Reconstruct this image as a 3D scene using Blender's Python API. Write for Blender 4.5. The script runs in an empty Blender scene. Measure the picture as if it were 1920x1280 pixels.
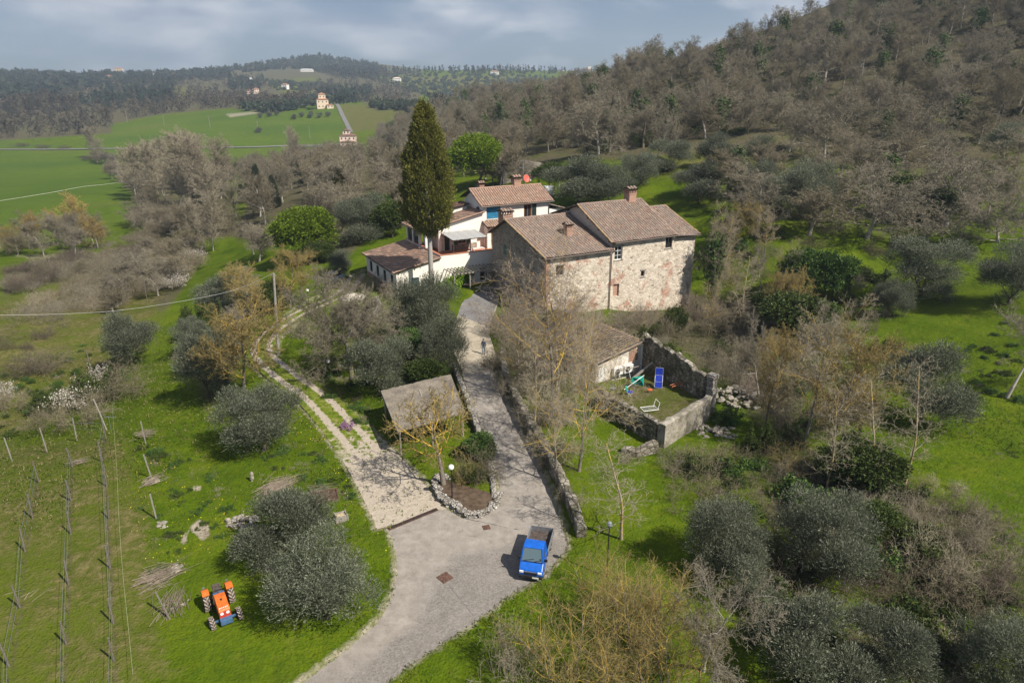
import bpy, bmesh, math, random
import numpy as np
from mathutils import Vector, Matrix

scene = bpy.context.scene
R = math.radians
COL = scene.collection

# ---------------------------------------------------------------- camera
CAM_Z = 27.0
PITCH = R(20.0)
FPX = 1280.0            # focal length in pixels of the 1920 px wide photograph
cam_d = bpy.data.cameras.new("camera")
cam_d.sensor_width = 36.0
cam_d.lens = 36.0 * FPX / 1920.0
cam_d.clip_start = 0.5
cam_d.clip_end = 20000.0
cam = bpy.data.objects.new("camera", cam_d)
cam.location = (0, 0, CAM_Z)
cam.rotation_euler = (R(90) - PITCH, 0, 0)
COL.objects.link(cam)
scene.camera = cam

# ---------------------------------------------------------------- light
SUN_AZ = R(126.0)       # clockwise from +Y
SUN_EL = R(47.0)
sd = bpy.data.lights.new("sun", 'SUN')
sd.energy = 5.0
sd.angle = R(0.55)
sd.color = (1.0, 0.93, 0.83)
sun = bpy.data.objects.new("sun", sd)
sv = Vector((math.sin(SUN_AZ) * math.cos(SUN_EL), math.cos(SUN_AZ) * math.cos(SUN_EL), math.sin(SUN_EL)))
sun.rotation_euler = sv.to_track_quat('Z', 'Y').to_euler()
COL.objects.link(sun)

world = bpy.data.worlds.new("World")
scene.world = world
world.use_nodes = True
wt = world.node_tree
wt.nodes.clear()
def wn(t, **k):
    n = wt.nodes.new(t)
    for a, b in k.items():
        setattr(n, a, b)
    return n
w_out = wn('ShaderNodeOutputWorld')
w_bg = wn('ShaderNodeBackground')
w_bg.inputs['Strength'].default_value = 0.037
w_sky = wn('ShaderNodeTexSky', sky_type='NISHITA', sun_disc=False)
w_sky.sun_elevation = SUN_EL
w_sky.sun_rotation = SUN_AZ
w_sky.air_density = 1.0
w_sky.dust_density = 0.7
w_sky.ozone_density = 2.0
w_tc = wn('ShaderNodeTexCoord')
# clouds lie on a flat layer: project the view direction on it
w_sep = wn('ShaderNodeSeparateXYZ')
w_zc = wn('ShaderNodeMath', operation='ADD'); w_zc.inputs[1].default_value = 0.30
w_zm = wn('ShaderNodeMath', operation='MAXIMUM'); w_zm.inputs[1].default_value = 0.05
w_dx = wn('ShaderNodeMath', operation='DIVIDE')
w_dy = wn('ShaderNodeMath', operation='DIVIDE')
w_cmb = wn('ShaderNodeCombineXYZ')
w_n1 = wn('ShaderNodeTexNoise')
w_n1.inputs['Scale'].default_value = 1.5
w_n1.inputs['Detail'].default_value = 7
w_n1.inputs['Roughness'].default_value = 0.52
w_n1.inputs['Distortion'].default_value = 0.3
w_r1 = wn('ShaderNodeValToRGB')
w_r1.color_ramp.elements[0].position = 0.45
w_r1.color_ramp.elements[0].color = (0.05, 0.05, 0.05, 1)
w_r1.color_ramp.elements[1].position = 0.60
w_r1.color_ramp.elements[1].color = (0.92, 0.92, 0.92, 1)
w_n2 = wn('ShaderNodeTexNoise')
w_n2.inputs['Scale'].default_value = 2.9
w_n2.inputs['Detail'].default_value = 6
w_r2 = wn('ShaderNodeValToRGB')
w_r2.color_ramp.elements[0].position = 0.36
w_r2.color_ramp.elements[0].color = (5.6, 6.7, 9.5, 1)
w_r2.color_ramp.elements[1].position = 0.62
w_r2.color_ramp.elements[1].color = (14.5, 14.8, 15.8, 1)
w_mix = wn('ShaderNodeMixRGB')
L = wt.links.new
L(w_tc.outputs['Generated'], w_sep.inputs[0])
L(w_sep.outputs['Z'], w_zc.inputs[0])
L(w_zc.outputs[0], w_zm.inputs[0])
L(w_sep.outputs['X'], w_dx.inputs[0]); L(w_zm.outputs[0], w_dx.inputs[1])
L(w_sep.outputs['Y'], w_dy.inputs[0]); L(w_zm.outputs[0], w_dy.inputs[1])
L(w_dx.outputs[0], w_cmb.inputs[0]); L(w_dy.outputs[0], w_cmb.inputs[1])
L(w_cmb.outputs[0], w_n1.inputs['Vector']); L(w_cmb.outputs[0], w_n2.inputs['Vector'])
L(w_n1.outputs['Fac'], w_r1.inputs[0]); L(w_n2.outputs['Fac'], w_r2.inputs[0])
L(w_r1.outputs[0], w_mix.inputs[0])
w_tint = wn('ShaderNodeMixRGB', blend_type='MULTIPLY'); w_tint.inputs[0].default_value = 1; w_tint.inputs[2].default_value = (.78, .95, 1.25, 1)
L(w_sky.outputs[0], w_tint.inputs[1]); L(w_tint.outputs[0], w_mix.inputs[1]); L(w_r2.outputs[0], w_mix.inputs[2])
L(w_mix.outputs[0], w_bg.inputs['Color'])
L(w_bg.outputs[0], w_out.inputs['Surface'])

scene.view_settings.view_transform = 'Standard'
scene.view_settings.look = 'None'
scene.view_settings.exposure = 0.58
scene.view_settings.gamma = 1.0
scene.view_settings.use_curve_mapping = False
scene.cycles.max_bounces = 6
scene.cycles.diffuse_bounces = 3
scene.cycles.transparent_max_bounces = 8
scene.cycles.volume_bounces = 0
scene.cycles.use_denoising = True
# ---------------------------------------------------------------- geometry of the view, used to read positions off the photograph
cp_, sp_ = math.cos(PITCH), math.sin(PITCH)
def ray(u, v):
    a = (u - 960) / FPX; b = (640 - v) / FPX
    return np.array([a, cp_ + b * sp_, -sp_ + b * cp_])
def P(u, v, z):
    D = ray(u, v); return D * ((z - CAM_Z) / D[2]) + np.array([0, 0, CAM_Z])
def Pd(u, v, d):
    return ray(u, v) * d + np.array([0, 0, CAM_Z])
def proj(x, y, z):
    zz = z - CAM_Z
    d = y * cp_ - zz * sp_; up = y * sp_ + zz * cp_
    d = np.where(d < 1e-3, 1e-3, d)
    return 960 + FPX * x / d, 640 - FPX * up / d

# ---------------------------------------------------------------- terrain: thin plate spline in (bearing, log range)
CTL = [  # u, v, 'z' height or 'd' depth
 (650,1280,'z',0),(850,1000,'z',0),(410,1130,'z',-.2),(215,1248,'z',-.4),(21,1256,'z',-.5),(1080,1090,'z',0),
 (1300,1280,'z',0),(1700,1280,'z',.2),(1900,1280,'z',.5),(900,860,'z',0),(890,700,'z',.4),(880,640,'z',.4),
 (922,545,'z',.2),(1028,602,'z',0),(1145,576,'z',-.1),(1293,567,'z',-1.4),(1120,720,'z',-.6),(1330,790,'z',-.9),
 (1235,850,'z',-.5),(1090,800,'z',-.4),(1420,700,'z',-.6),(1500,850,'z',0),(1700,910,'z',.5),(1890,745,'z',1.0),(1725,580,'z',2.0),
 (1500,590,'z',.2),(1450,450,'d',104),(1900,560,'d',80),(1900,430,'d',101),(1900,330,'d',128),(1900,230,'d',160),
 (1900,100,'d',205),(1900,0,'d',240),(1900,-150,'d',300),(1400,400,'d',115),(1600,400,'d',113),(1400,290,'d',150),(1400,200,'d',205),
 (1400,75,'d',310),(1600,20,'d',300),(1650,260,'d',165),(1100,300,'d',172),(1100,200,'d',275),(1100,180,'d',420),(1250,118,'d',350),(980,203,'d',450),
 (985,345,'d',150),(1050,375,'d',128),(850,202,'d',500),(850,250,'d',330),(850,300,'d',230),(1240,330,'d',137),
 (780,235,'d',500),(550,430,'d',150),(550,380,'d',200),(650,330,'d',262),(700,290,'d',400),(652,275,'d',575),
 (250,280,'d',540),(100,390,'d',262),(100,470,'d',186),(100,560,'d',131),(200,700,'d',83),(60,800,'d',66.5),
 (420,480,'d',150),(430,560,'d',109),(330,700,'d',74),(300,850,'d',55),(30,1000,'d',45.5),(0,280,'d',540),(450,280,'d',545),
 (-600,280,'d',540),(-600,470,'d',186),(-500,700,'d',85),(-400,1000,'d',47),
 (250,215,'d',800),(607,203,'d',760),(740,206,'d',720),(420,205,'d',800),(250,190,'d',1000),(250,160,'d',1400),
 (250,142,'d',2000),(0,141,'d',2000),(-600,138,'d',2100),(590,155,'d',1500),(590,108,'d',2400),(480,123,'d',2300),(720,131,'d',2200),(900,131,'d',2000),
 (900,170,'d',1400),(800,195,'d',950),(1060,136,'d',2200),(1200,138,'d',2200),(1500,120,'d',2300),
 (683,530,'z',.2),(890,545,'z',.6),(760,560,'z',.3),(600,520,'z',-.6),(545,565,'z',-.8),(460,745,'z',-.3),(650,705,'z',0),(522,665,'z',-.2),
 (2500,430,'d',90),(2500,100,'d',180),(2600,900,'z',2),(2500,-200,'d',270),
]
def _pt(c):
    return P(c[0], c[1], c[3]) if c[2] == 'z' else Pd(c[0], c[1], c[3])
_pts = [_pt(c) for c in CTL]
_extra = [(-20,10,-.2),(0,10,0),(20,10,.2),(-60,5,-2),(60,5,2),(0,-30,0),(-80,-30,-3),(80,-30,3),
          (300,500,60),(700,600,170),(500,330,150),(900,2500,70),(1500,1500,150),(250,330,85),(2500,500,200),(0,3300,60),(-1500,2700,40),(1500,3300,60),(800,3100,60),(0,5000,40),(-3000,4000,40),(3000,4000,60),
          (-9.5,96,.4),(-2,107,1.5),(4,111,2.6),(-12,112,1.5)]
_pts = np.array(_pts + [np.array(e, float) for e in _extra])
def _warp(x, y):
    y2 = y + 25.0
    r = np.sqrt(x * x + y2 * y2) + 1e-6
    th = np.arctan2(x, y2)
    return th * 2.6, np.log(r + 8.0) * 1.9
_wx, _wy = _warp(_pts[:, 0], _pts[:, 1])
def _phi(r2):
    return np.where(r2 > 1e-12, 0.5 * r2 * np.log(np.maximum(r2, 1e-12)), 0)
_scale = 1.0 / np.sqrt((_pts[:, 0] ** 2 + _pts[:, 1] ** 2) + 900)
_n = len(_pts)
_K = _phi((_wx[:, None] - _wx) ** 2 + (_wy[:, None] - _wy) ** 2) + np.eye(_n) * 0.0008
_Pm = np.c_[np.ones(_n), _wx, _wy]
_A = np.block([[_K, _Pm], [_Pm.T, np.zeros((3, 3))]])
_g = _pts[:, 2] * _scale
_sol = np.linalg.solve(_A, np.r_[_g, 0, 0, 0])
def H0(x, y):
    x = np.atleast_1d(np.asarray(x, float)); y = np.atleast_1d(np.asarray(y, float))
    out = np.empty(x.shape)
    xf, yf, of = x.ravel(), y.ravel(), out.reshape(-1)
    for i in range(0, len(xf), 20000):
        a, b = xf[i:i + 20000], yf[i:i + 20000]
        p, q = _warp(a, b)
        k = _phi((p[:, None] - _wx) ** 2 + (q[:, None] - _wy) ** 2)
        g = k @ _sol[:_n] + _sol[_n] + _sol[_n + 1] * p + _sol[_n + 2] * q
        of[i:i + 20000] = g * np.sqrt(a * a + b * b + 900)
    return out
def H(x, y):
    return float(H0(x, y)[0])
_ds = np.geomspace(24, 4000, 420)
def G(u, v):
    """point of the ground seen at pixel (u, v) of the photograph"""
    D = ray(u, v)
    pts = D[None] * _ds[:, None] + np.array([0, 0, CAM_Z])
    below = pts[:, 2] < H0(pts[:, 0], pts[:, 1])
    if not below.any():
        q = D * 300 + np.array([0, 0, CAM_Z]); return np.array([q[0], q[1], H(q[0], q[1])])
    i = int(np.argmax(below)); lo, hi = _ds[max(i - 1, 0)], _ds[i]
    for _ in range(22):
        m = (lo + hi) / 2; q = D * m + np.array([0, 0, CAM_Z])
        if q[2] < H(q[0], q[1]): hi = m
        else: lo = m
    q = D * hi + np.array([0, 0, CAM_Z])
    return np.array([q[0], q[1], H(q[0], q[1])])
def depth(q):
    return q[1] * cp_ - (q[2] - CAM_Z) * sp_

def inside(poly, x, y):
    poly = np.asarray(poly, float); r = np.zeros(x.shape, bool)
    xi, yi = poly[:, 0], poly[:, 1]; xj, yj = np.roll(xi, 1), np.roll(yi, 1)
    for a, b, c, d in zip(xi, yi, xj, yj):
        if b == d: continue
        m = ((b > y) != (d > y)) & (x < (c - a) * (y - b) / (d - b) + a)
        r ^= m
    return r
def edge_dist(poly, x, y, closed=True):
    poly = np.asarray(poly, float); best = np.full(x.shape, 1e9)
    n = len(poly)
    for i in range(n if closed else n - 1):
        a = poly[i]; b = poly[(i + 1) % n]; e = b - a; L2 = (e * e).sum() + 1e-9
        t = np.clip(((x - a[0]) * e[0] + (y - a[1]) * e[1]) / L2, 0, 1)
        best = np.minimum(best, np.hypot(x - a[0] - t * e[0], y - a[1] - t * e[1]))
    return best
def soft(poly, x, y, w):
    d = edge_dist(poly, x, y); s = np.where(inside(poly, x, y), d, -d)
    return np.clip(s / w * .5 + .5, 0, 1)

# ---------------------------------------------------------------- object helpers
def tag(o, label=None, cat=None, group=None, kind=None):
    if label: o['label'] = label
    if cat: o['category'] = cat
    if group: o['group'] = group
    if kind: o['kind'] = kind
    return o
def empty(name, loc, rz=0.0, label=None, cat=None, group=None):
    o = bpy.data.objects.new(name, None); o.empty_display_size = .3
    o.location = loc; o.rotation_euler = (0, 0, rz); COL.objects.link(o)
    return tag(o, label, cat, group)
def mesh_np(name, verts, faces_flat, fsize, mat, mat_idx=None, smooth=False):
    """verts (n,3), faces_flat flat loop indices, fsize: loops per face (int or array)"""
    me = bpy.data.meshes.new(name)
    verts = np.asarray(verts, np.float32); loops = np.asarray(faces_flat, np.int32).ravel()
    nf = len(loops) // fsize if np.isscalar(fsize) else len(fsize)
    tot = np.full(nf, fsize, np.int32) if np.isscalar(fsize) else np.asarray(fsize, np.int32)
    me.vertices.add(len(verts)); me.vertices.foreach_set('co', verts.ravel())
    me.loops.add(len(loops)); me.loops.foreach_set('vertex_index', loops)
    me.polygons.add(nf)
    me.polygons.foreach_set('loop_start', np.r_[0, np.cumsum(tot)[:-1]].astype(np.int32))
    me.polygons.foreach_set('loop_total', tot)
    for m in (mat if isinstance(mat, (list, tuple)) else [mat]): me.materials.append(m)
    if mat_idx is not None: me.polygons.foreach_set('material_index', np.asarray(mat_idx, np.int32))
    me.update(calc_edges=True)
    if smooth: me.polygons.foreach_set('use_smooth', np.ones(nf, bool))
    me.validate()
    return me
def link(name, me, parent=None, loc=None, rz=None):
    o = bpy.data.objects.new(name, me); COL.objects.link(o)
    if parent is not None: o.parent = parent
    if loc is not None: o.location = loc
    if rz is not None: o.rotation_euler = (0, 0, rz)
    return o

class MB:
    """collects polygons, builds them as one mesh object"""
    def __init__(s): s.v = []; s.f = []; s.m = []
    def poly(s, pts, m=0):
        i = len(s.v); s.v += [tuple(map(float, p)) for p in pts]; s.f.append(list(range(i, i + len(pts)))); s.m.append(m); return s
    def box(s, x0, x1, y0, y1, z0, z1, m=0, M=None):
        c = [(x0,y0,z0),(x1,y0,z0),(x1,y1,z0),(x0,y1,z0),(x0,y0,z1),(x1,y0,z1),(x1,y1,z1),(x0,y1,z1)]
        return s.hexa(c, m, M)
    def hexa(s, c, m=0, M=None):
        if M is not None: c = [tuple(M @ Vector(p)) for p in c]
        i = len(s.v); s.v += [tuple(map(float, p)) for p in c]
        for q in ((0,3,2,1),(4,5,6,7),(0,1,5,4),(1,2,6,5),(2,3,7,6),(3,0,4,7)):
            s.f.append([i + k for k in q]); s.m.append(m)
        return s
    def bar(s, a, b, w, h=None, m=0):
        a, b = Vector(a), Vector(b); h = h or w; d = (b - a).normalized()
        side = d.cross(Vector((0, 0, 1)))
        side = side.normalized() if side.length > 1e-4 else Vector((1, 0, 0))
        up = side.cross(d).normalized(); sw, uh = side * w / 2, up * h / 2
        c = [a - sw - uh, a + sw - uh, b + sw - uh, b - sw - uh, a - sw + uh, a + sw + uh, b + sw + uh, b - sw + uh]
        return s.hexa([tuple(p) for p in c], m)
    def tube(s, pts, r, n=8, m=0, caps=True):
        pts = [Vector(p) for p in pts]; rr = r if isinstance(r, (list, tuple)) else [r] * len(pts)
        i0 = len(s.v); ref = None
        for k, p in enumerate(pts):
            d = (pts[min(k + 1, len(pts) - 1)] - pts[max(k - 1, 0)]).normalized()
            if ref is None:
                ref = d.orthogonal().normalized()
            ref = (ref - d * ref.dot(d)).normalized(); b = d.cross(ref)
            for j in range(n):
                a = 2 * math.pi * j / n
                s.v.append(tuple(p + (ref * math.cos(a) + b * math.sin(a)) * rr[k]))
        for k in range(len(pts) - 1):
            for j in range(n):
                s.f.append([i0 + k * n + j, i0 + k * n + (j + 1) % n, i0 + (k + 1) * n + (j + 1) % n, i0 + (k + 1) * n + j]); s.m.append(m)
        if caps:
            s.f.append([i0 + j for j in range(n)][::-1]); s.m.append(m)
            e = i0 + (len(pts) - 1) * n; s.f.append([e + j for j in range(n)]); s.m.append(m)
        return s
    def lathe(s, prof, n=16, m=0, M=None, axis='z'):
        """prof: list of (radius, height)"""
        i0 = len(s.v)
        for r_, h in prof:
            for j in range(n):
                a = 2 * math.pi * j / n
                p = Vector((r_ * math.cos(a), r_ * math.sin(a), h)) if axis == 'z' else Vector((h, r_ * math.cos(a), r_ * math.sin(a)))
                s.v.append(tuple(M @ p if M is not None else p))
        for k in range(len(prof) - 1):
            for j in range(n):
                s.f.append([i0 + k * n + j, i0 + k * n + (j + 1) % n, i0 + (k + 1) * n + (j + 1) % n, i0 + (k + 1) * n + j]); s.m.append(m)
        return s
    def prism(s, outline, axis, t0, t1, m=0, M=None):
        """outline: 2D polygon; extruded along axis 'x','y' or 'z' from t0 to t1"""
        def mk(p, t):
            q = {'x': (t, p[0], p[1]), 'y': (p[0], t, p[1]), 'z': (p[0], p[1], t)}[axis]
            return tuple(M @ Vector(q)) if M is not None else q
        a = [mk(p, t0) for p in outline]; b = [mk(p, t1) for p in outline]; n = len(outline)
        s.poly(a[::-1], m); s.poly(b, m)
        for i in range(n): s.poly([a[i], a[(i + 1) % n], b[(i + 1) % n], b[i]], m)
        return s
    def blob(s, c, rx, ry, rz, rng, n=7, jit=.25, m=0, M=None):
        """irregular stone"""
        i0 = len(s.v); rings = 4
        for k in range(rings + 1):
            t = math.pi * k / rings
            for j in range(n):
                a = 2 * math.pi * (j + .5 * (k % 2)) / n; q = 1 + jit * (rng.random() - .5) * 2
                p = Vector((c[0] + rx * q * math.sin(t) * math.cos(a), c[1] + ry * q * math.sin(t) * math.sin(a), c[2] + rz * q * math.cos(t)))
                s.v.append(tuple(M @ p if M is not None else p))
        for k in range(rings):
            for j in range(n):
                s.f.append([i0 + k * n + j, i0 + (k + 1) * n + j, i0 + (k + 1) * n + (j + 1) % n, i0 + k * n + (j + 1) % n]); s.m.append(m)
        return s
    def build(s, name, mats, parent=None, loc=None, rz=None, bevel=0, smooth=False, fix=False):
        if not isinstance(mats, (list, tuple)): mats = [mats]
        me = bpy.data.meshes.new(name); me.from_pydata(s.v, [], s.f)
        for q in mats: me.materials.append(q)
        me.polygons.foreach_set('material_index', s.m)
        if fix or bevel:
            bm = bmesh.new(); bm.from_mesh(me)
            bmesh.ops.remove_doubles(bm, verts=bm.verts, dist=1e-5)
            bmesh.ops.recalc_face_normals(bm, faces=bm.faces)
            if bevel:
                es = [e for e in bm.edges if len(e.link_faces) == 2 and e.calc_face_angle(0) > .5]
                bmesh.ops.bevel(bm, geom=es, offset=bevel, segments=2, profile=.5, affect='EDGES', clamp_overlap=True)
            bm.to_mesh(me); bm.free()
        if smooth: me.polygons.foreach_set('use_smooth', [True] * len(me.polygons))
        me.update()
        return link(name, me, parent, loc, rz)

def wall_panel(mb, p0, p1, z0, z1, holes, t, m=0, rev=1, back=True):
    """wall from p0 to p1 (xy); outer face on the right-hand side of p0->p1; holes (s0,s1,za,zb) cut through, reveals of depth t"""
    p0, p1 = Vector((*p0, 0)), Vector((*p1, 0)); d = (p1 - p0); Ln = d.length; d.normalize()
    nrm = Vector((d.y, -d.x, 0))
    ss = sorted({0.0, Ln, *[h[0] for h in holes], *[h[1] for h in holes]}); zs = sorted({z0, z1, *[h[2] for h in holes], *[h[3] for h in holes]})
    def q(s_, z, dep): 
        w = p0 + d * s_ - nrm * dep; return (w.x, w.y, z)
    for a, b in zip(ss[:-1], ss[1:]):
        for c, e in zip(zs[:-1], zs[1:]):
            if any(h[0] - 1e-6 <= a and b <= h[1] + 1e-6 and h[2] - 1e-6 <= c and e <= h[3] + 1e-6 for h in holes): continue
            mb.poly([q(a, c, 0), q(b, c, 0), q(b, e, 0), q(a, e, 0)], m)
            if back: mb.poly([q(b, c, t), q(a, c, t), q(a, e, t), q(b, e, t)], m)
    for a, b, c, e in holes:
        mb.poly([q(a, c, 0), q(a, c, t), q(b, c, t), q(b, c, 0)][::-1], m); mb.poly([q(a, e, 0), q(b, e, 0), q(b, e, t), q(a, e, t)][::-1], m)
        mb.poly([q(a, c, 0), q(a, e, 0), q(a, e, t), q(a, c, t)][::-1], m); mb.poly([q(b, c, 0), q(b, c, t), q(b, e, t), q(b, e, 0)][::-1], m)

def copy_tree(o, parent=None):
    c = o.copy(); COL.objects.link(c)
    if parent is not None: c.parent = parent
    for ch in [k for k in KIDS.get(o.name, [])]:
        copy_tree(ch, c)
    return c
KIDS = {}
# ---------------------------------------------------------------- materials
class NT:
    def __init__(s, name):
        s.mat = bpy.data.materials.new(name); s.mat.use_nodes = True
        s.t = s.mat.node_tree; s.t.nodes.clear()
        s.out = s.n('ShaderNodeOutputMaterial'); s.bs = s.n('ShaderNodeBsdfPrincipled')
        s.bs.inputs['Roughness'].default_value = .9; s.bs.inputs['Specular IOR Level'].default_value = .2
        s.l(s.bs.outputs[0], s.out.inputs[0])
    def n(s, typ, **k):
        q = s.t.nodes.new(typ)
        for a, b in k.items(): setattr(q, a, b)
        return q
    def l(s, a, b): s.t.links.new(a, b)
    def coord(s, which='Object'):
        return s.n('ShaderNodeTexCoord').outputs[which]
    def pos(s): return s.n('ShaderNodeNewGeometry').outputs['Position']
    def noise(s, vec, scale, detail=4, rough=.55, out='Fac', dist=0):
        q = s.n('ShaderNodeTexNoise'); q.inputs['Scale'].default_value = scale; q.inputs['Detail'].default_value = detail
        q.inputs['Roughness'].default_value = rough; q.inputs['Distortion'].default_value = dist
        if vec is not None: s.l(vec, q.inputs['Vector'])
        return q.outputs[out]
    def ramp(s, fac, stops):
        q = s.n('ShaderNodeValToRGB'); e = q.color_ramp.elements
        while len(e) < len(stops): e.new(.5)
        for k, (p_, c) in enumerate(stops):
            e[k].position = p_; e[k].color = (c, c, c, 1) if np.isscalar(c) else (*c, 1)
        s.l(fac, q.inputs[0]); return q.outputs[0]
    def mix(s, fac, a, b, mode='MIX'):
        q = s.n('ShaderNodeMixRGB', blend_type=mode)
        for i, x in ((0, fac), (1, a), (2, b)):
            if isinstance(x, (int, float)): q.inputs[i].default_value = x if i == 0 else (x, x, x, 1)
            elif isinstance(x, tuple): q.inputs[i].default_value = (*x, 1)
            else: s.l(x, q.inputs[i])
        return q.outputs[0]
    def math(s, op, a, b=None, clamp=False):
        q = s.n('ShaderNodeMath', operation=op, use_clamp=clamp)
        for i, x in ((0, a), (1, b)):
            if x is None: continue
            if isinstance(x, (int, float)): q.inputs[i].default_value = x
            else: s.l(x, q.inputs[i])
        return q.outputs[0]
    def attr(s, name, out='Color'):
        q = s.n('ShaderNodeAttribute', attribute_name=name); return q.outputs[out]
    def sep(s, c):
        q = s.n('ShaderNodeSeparateColor'); s.l(c, q.inputs[0]); return q.outputs
    def bump(s, h, strength=.5, dist=.1):
        q = s.n('ShaderNodeBump'); q.inputs['Strength'].default_value = strength; q.inputs['Distance'].default_value = dist
        s.l(h, q.inputs['Height']); s.l(q.outputs[0], s.bs.inputs['Normal'])
    def color(s, c):
        if isinstance(c, tuple): s.bs.inputs['Base Color'].default_value = (*c, 1)
        else: s.l(c, s.bs.inputs['Base Color'])
        return s
    def set(s, **k):
        for a, b in k.items(): s.bs.inputs[a.replace('_', ' ')].default_value = b
        return s

def rnd_island(m): return m.n('ShaderNodeNewGeometry').outputs['Random Per Island']
def obj_rnd(m): return m.n('ShaderNodeObjectInfo').outputs['Random']

M = {}
def plain(name, c, rough=.6, spec=.4, metal=0, var=.25, scale=6):
    m = NT(name); nz = m.noise(m.coord(), scale, 4)
    a = tuple(x * (1 - var) for x in c); b = tuple(min(1, x * (1 + var)) for x in c)
    m.color(m.ramp(nz, [(.3, a), (.7, b)])); m.set(Roughness=rough, Specular_IOR_Level=spec, Metallic=metal)
    M[name] = m.mat; return m.mat

# --- ground: cover attribute R litter, G sown field, B rough dry grass, A bare earth
m = NT('ground'); pos = m.pos()
big = m.noise(pos, .035, 5, .6); mid = m.noise(pos, .22, 5, .6); fine = m.noise(pos, 1.7, 5, .65); vf = m.noise(pos, 7.0, 3, .6)
g1 = m.ramp(mid, [(.30, (.051, .084, .003)), (.52, (.084, .130, .004)), (.74, (.128, .158, .008))])
g1 = m.mix(m.ramp(fine, [(.45, 0.), (.75, .75)]), g1, (.040, .085, .005))
g1 = m.mix(m.ramp(big, [(.45, 0.), (.66, .5)]), g1, (.122, .160, .010))
pat = m.noise(pos, .42, 6, .72, dist=.4)
g1 = m.mix(m.ramp(pat, [(.30, .65), (.45, 0.)]), g1, (.035, .062, .005))
g1 = m.mix(m.ramp(pat, [(.57, 0.), (.72, .55)]), g1, (.115, .145, .012))
ttf = m.noise(pos, .75, 4, .7)
g1 = m.mix(m.ramp(ttf, [(.57, 0.), (.68, .4)]), g1, (.14, .15, .022))
fld = m.ramp(m.noise(pos, .012, 5, .6), [(.3, (.055, .105, .008)), (.55, (.085, .135, .010)), (.75, (.115, .135, .022))])
fld = m.mix(m.ramp(mid, [(.4, .35), (.6, 0.)]), fld, (.06, .085, .014))
dry = m.ramp(fine, [(.32, (.075, .078, .02)), (.5, (.125, .115, .036)), (.7, (.20, .165, .075))])
dry = m.mix(m.ramp(mid, [(.42, 0.), (.60, .75)]), dry, (.082, .108, .010))
lit = m.ramp(fine, [(.3, (.055, .047, .027)), (.55, (.112, .096, .058)), (.75, (.165, .145, .09))])
lit = m.mix(m.ramp(mid, [(.52, 0.), (.66, .7)]), lit, (.075, .095, .018))
ear = m.ramp(fine, [(.3, (.26, .215, .16)), (.7, (.44, .385, .30))])
cv = m.attr('cover'); sc_ = m.sep(cv); al = m.attr('cover', 'Alpha')
wob = m.math('MULTIPLY', m.math('SUBTRACT', fine, .5), .9)
def edge(ch):
    x = m.math('ADD', ch, m.math('MULTIPLY', wob, m.math('MULTIPLY', m.math('MULTIPLY', ch, m.math('SUBTRACT', 1.0, ch)), 4.0)))
    return m.ramp(x, [(.3, 0.), (.7, 1.)])
c = m.mix(edge(sc_[1]), g1, fld); c = m.mix(edge(sc_[2]), c, dry); c = m.mix(edge(sc_[0]), c, lit); c = m.mix(edge(al), c, ear)
c = m.mix(m.ramp(vf, [(.3, .35), (.6, 0.)]), c, (.03, .045, .008))
m.color(c); m.set(Roughness=1.0, Specular_IOR_Level=.05)
m.bump(m.math('ADD', m.math('MULTIPLY', fine, .7), m.math('MULTIPLY', vf, .4)), .9, .35)
M['ground'] = m.mat

def grit(name, a, b, c_, s1=.35, s2=3.0, s3=22., crack=True, bump=.4):
    m = NT(name); pos = m.pos()
    col = m.ramp(m.noise(pos, s1, 6, .62), [(.3, a), (.52, b), (.72, c_)])
    col = m.mix(m.ramp(m.noise(pos, s2, 6, .7), [(.35, .45), (.6, 0.)]), col, tuple(x * .6 for x in a))
    sp = m.noise(pos, s3, 2, .7)
    col = m.mix(m.ramp(sp, [(.25, .5), (.42, 0.)]), col, tuple(x * .45 for x in a))
    col = m.mix(m.ramp(sp, [(.6, 0.), (.75, .35)]), col, tuple(min(1, x * 1.5) for x in c_))
    if crack:
        v = m.n('ShaderNodeTexVoronoi', feature='DISTANCE_TO_EDGE'); v.inputs['Scale'].default_value = .16
        wv = m.mix(.12, pos, m.noise(pos, .8, 3, out='Color')); m.l(wv, v.inputs['Vector'])
        col = m.mix(m.ramp(v.outputs[0], [(.0, .6), (.006, 0.)]), col, (.08, .07, .055))
    m.color(col); m.set(Roughness=.95, Specular_IOR_Level=.15); m.bump(sp, bump, .05)
    M[name] = m.mat; return m.mat
m = NT('concrete'); pos = m.pos(); bigc = m.math('ADD', m.math('MULTIPLY', m.noise(pos, .30, 7, .72, dist=.8), .75), m.math('MULTIPLY', m.sep(m.attr('pour'))[0], .30)); sp = m.noise(pos, 9, 4, .8); md = m.noise(pos, 1.4, 6, .7)
smo = m.ramp(md, [(.3, (.20, .178, .15)), (.5, (.275, .247, .213)), (.7, (.335, .305, .268))]); rou = m.ramp(sp, [(.34, (.085, .076, .068)), (.5, (.165, .15, .134)), (.64, (.26, .24, .216))])
c = m.mix(m.ramp(bigc, [(.36, 0.), (.70, .75)]), smo, rou); c = m.mix(m.ramp(sp, [(.30, .5), (.42, 0.)]), c, (.11, .095, .08)); c = m.mix(m.ramp(m.noise(pos, .5, 7, .75, dist=1.), [(.57, 0.), (.70, .55)]), c, (.13, .11, .085)); c = m.mix(m.ramp(m.noise(pos, .7, 6, .7), [(.3, .4), (.42, 0.)]), c, (.34, .31, .275))
m.color(c); m.bump(sp, .7, .05); M['concrete'] = m.mat
grit('gravel', (.30, .26, .19), (.40, .35, .27), (.47, .42, .33), crack=False, s3=14)
grit('asphalt', (.15, .142, .138), (.20, .192, .186), (.25, .24, .23), crack=False)

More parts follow.
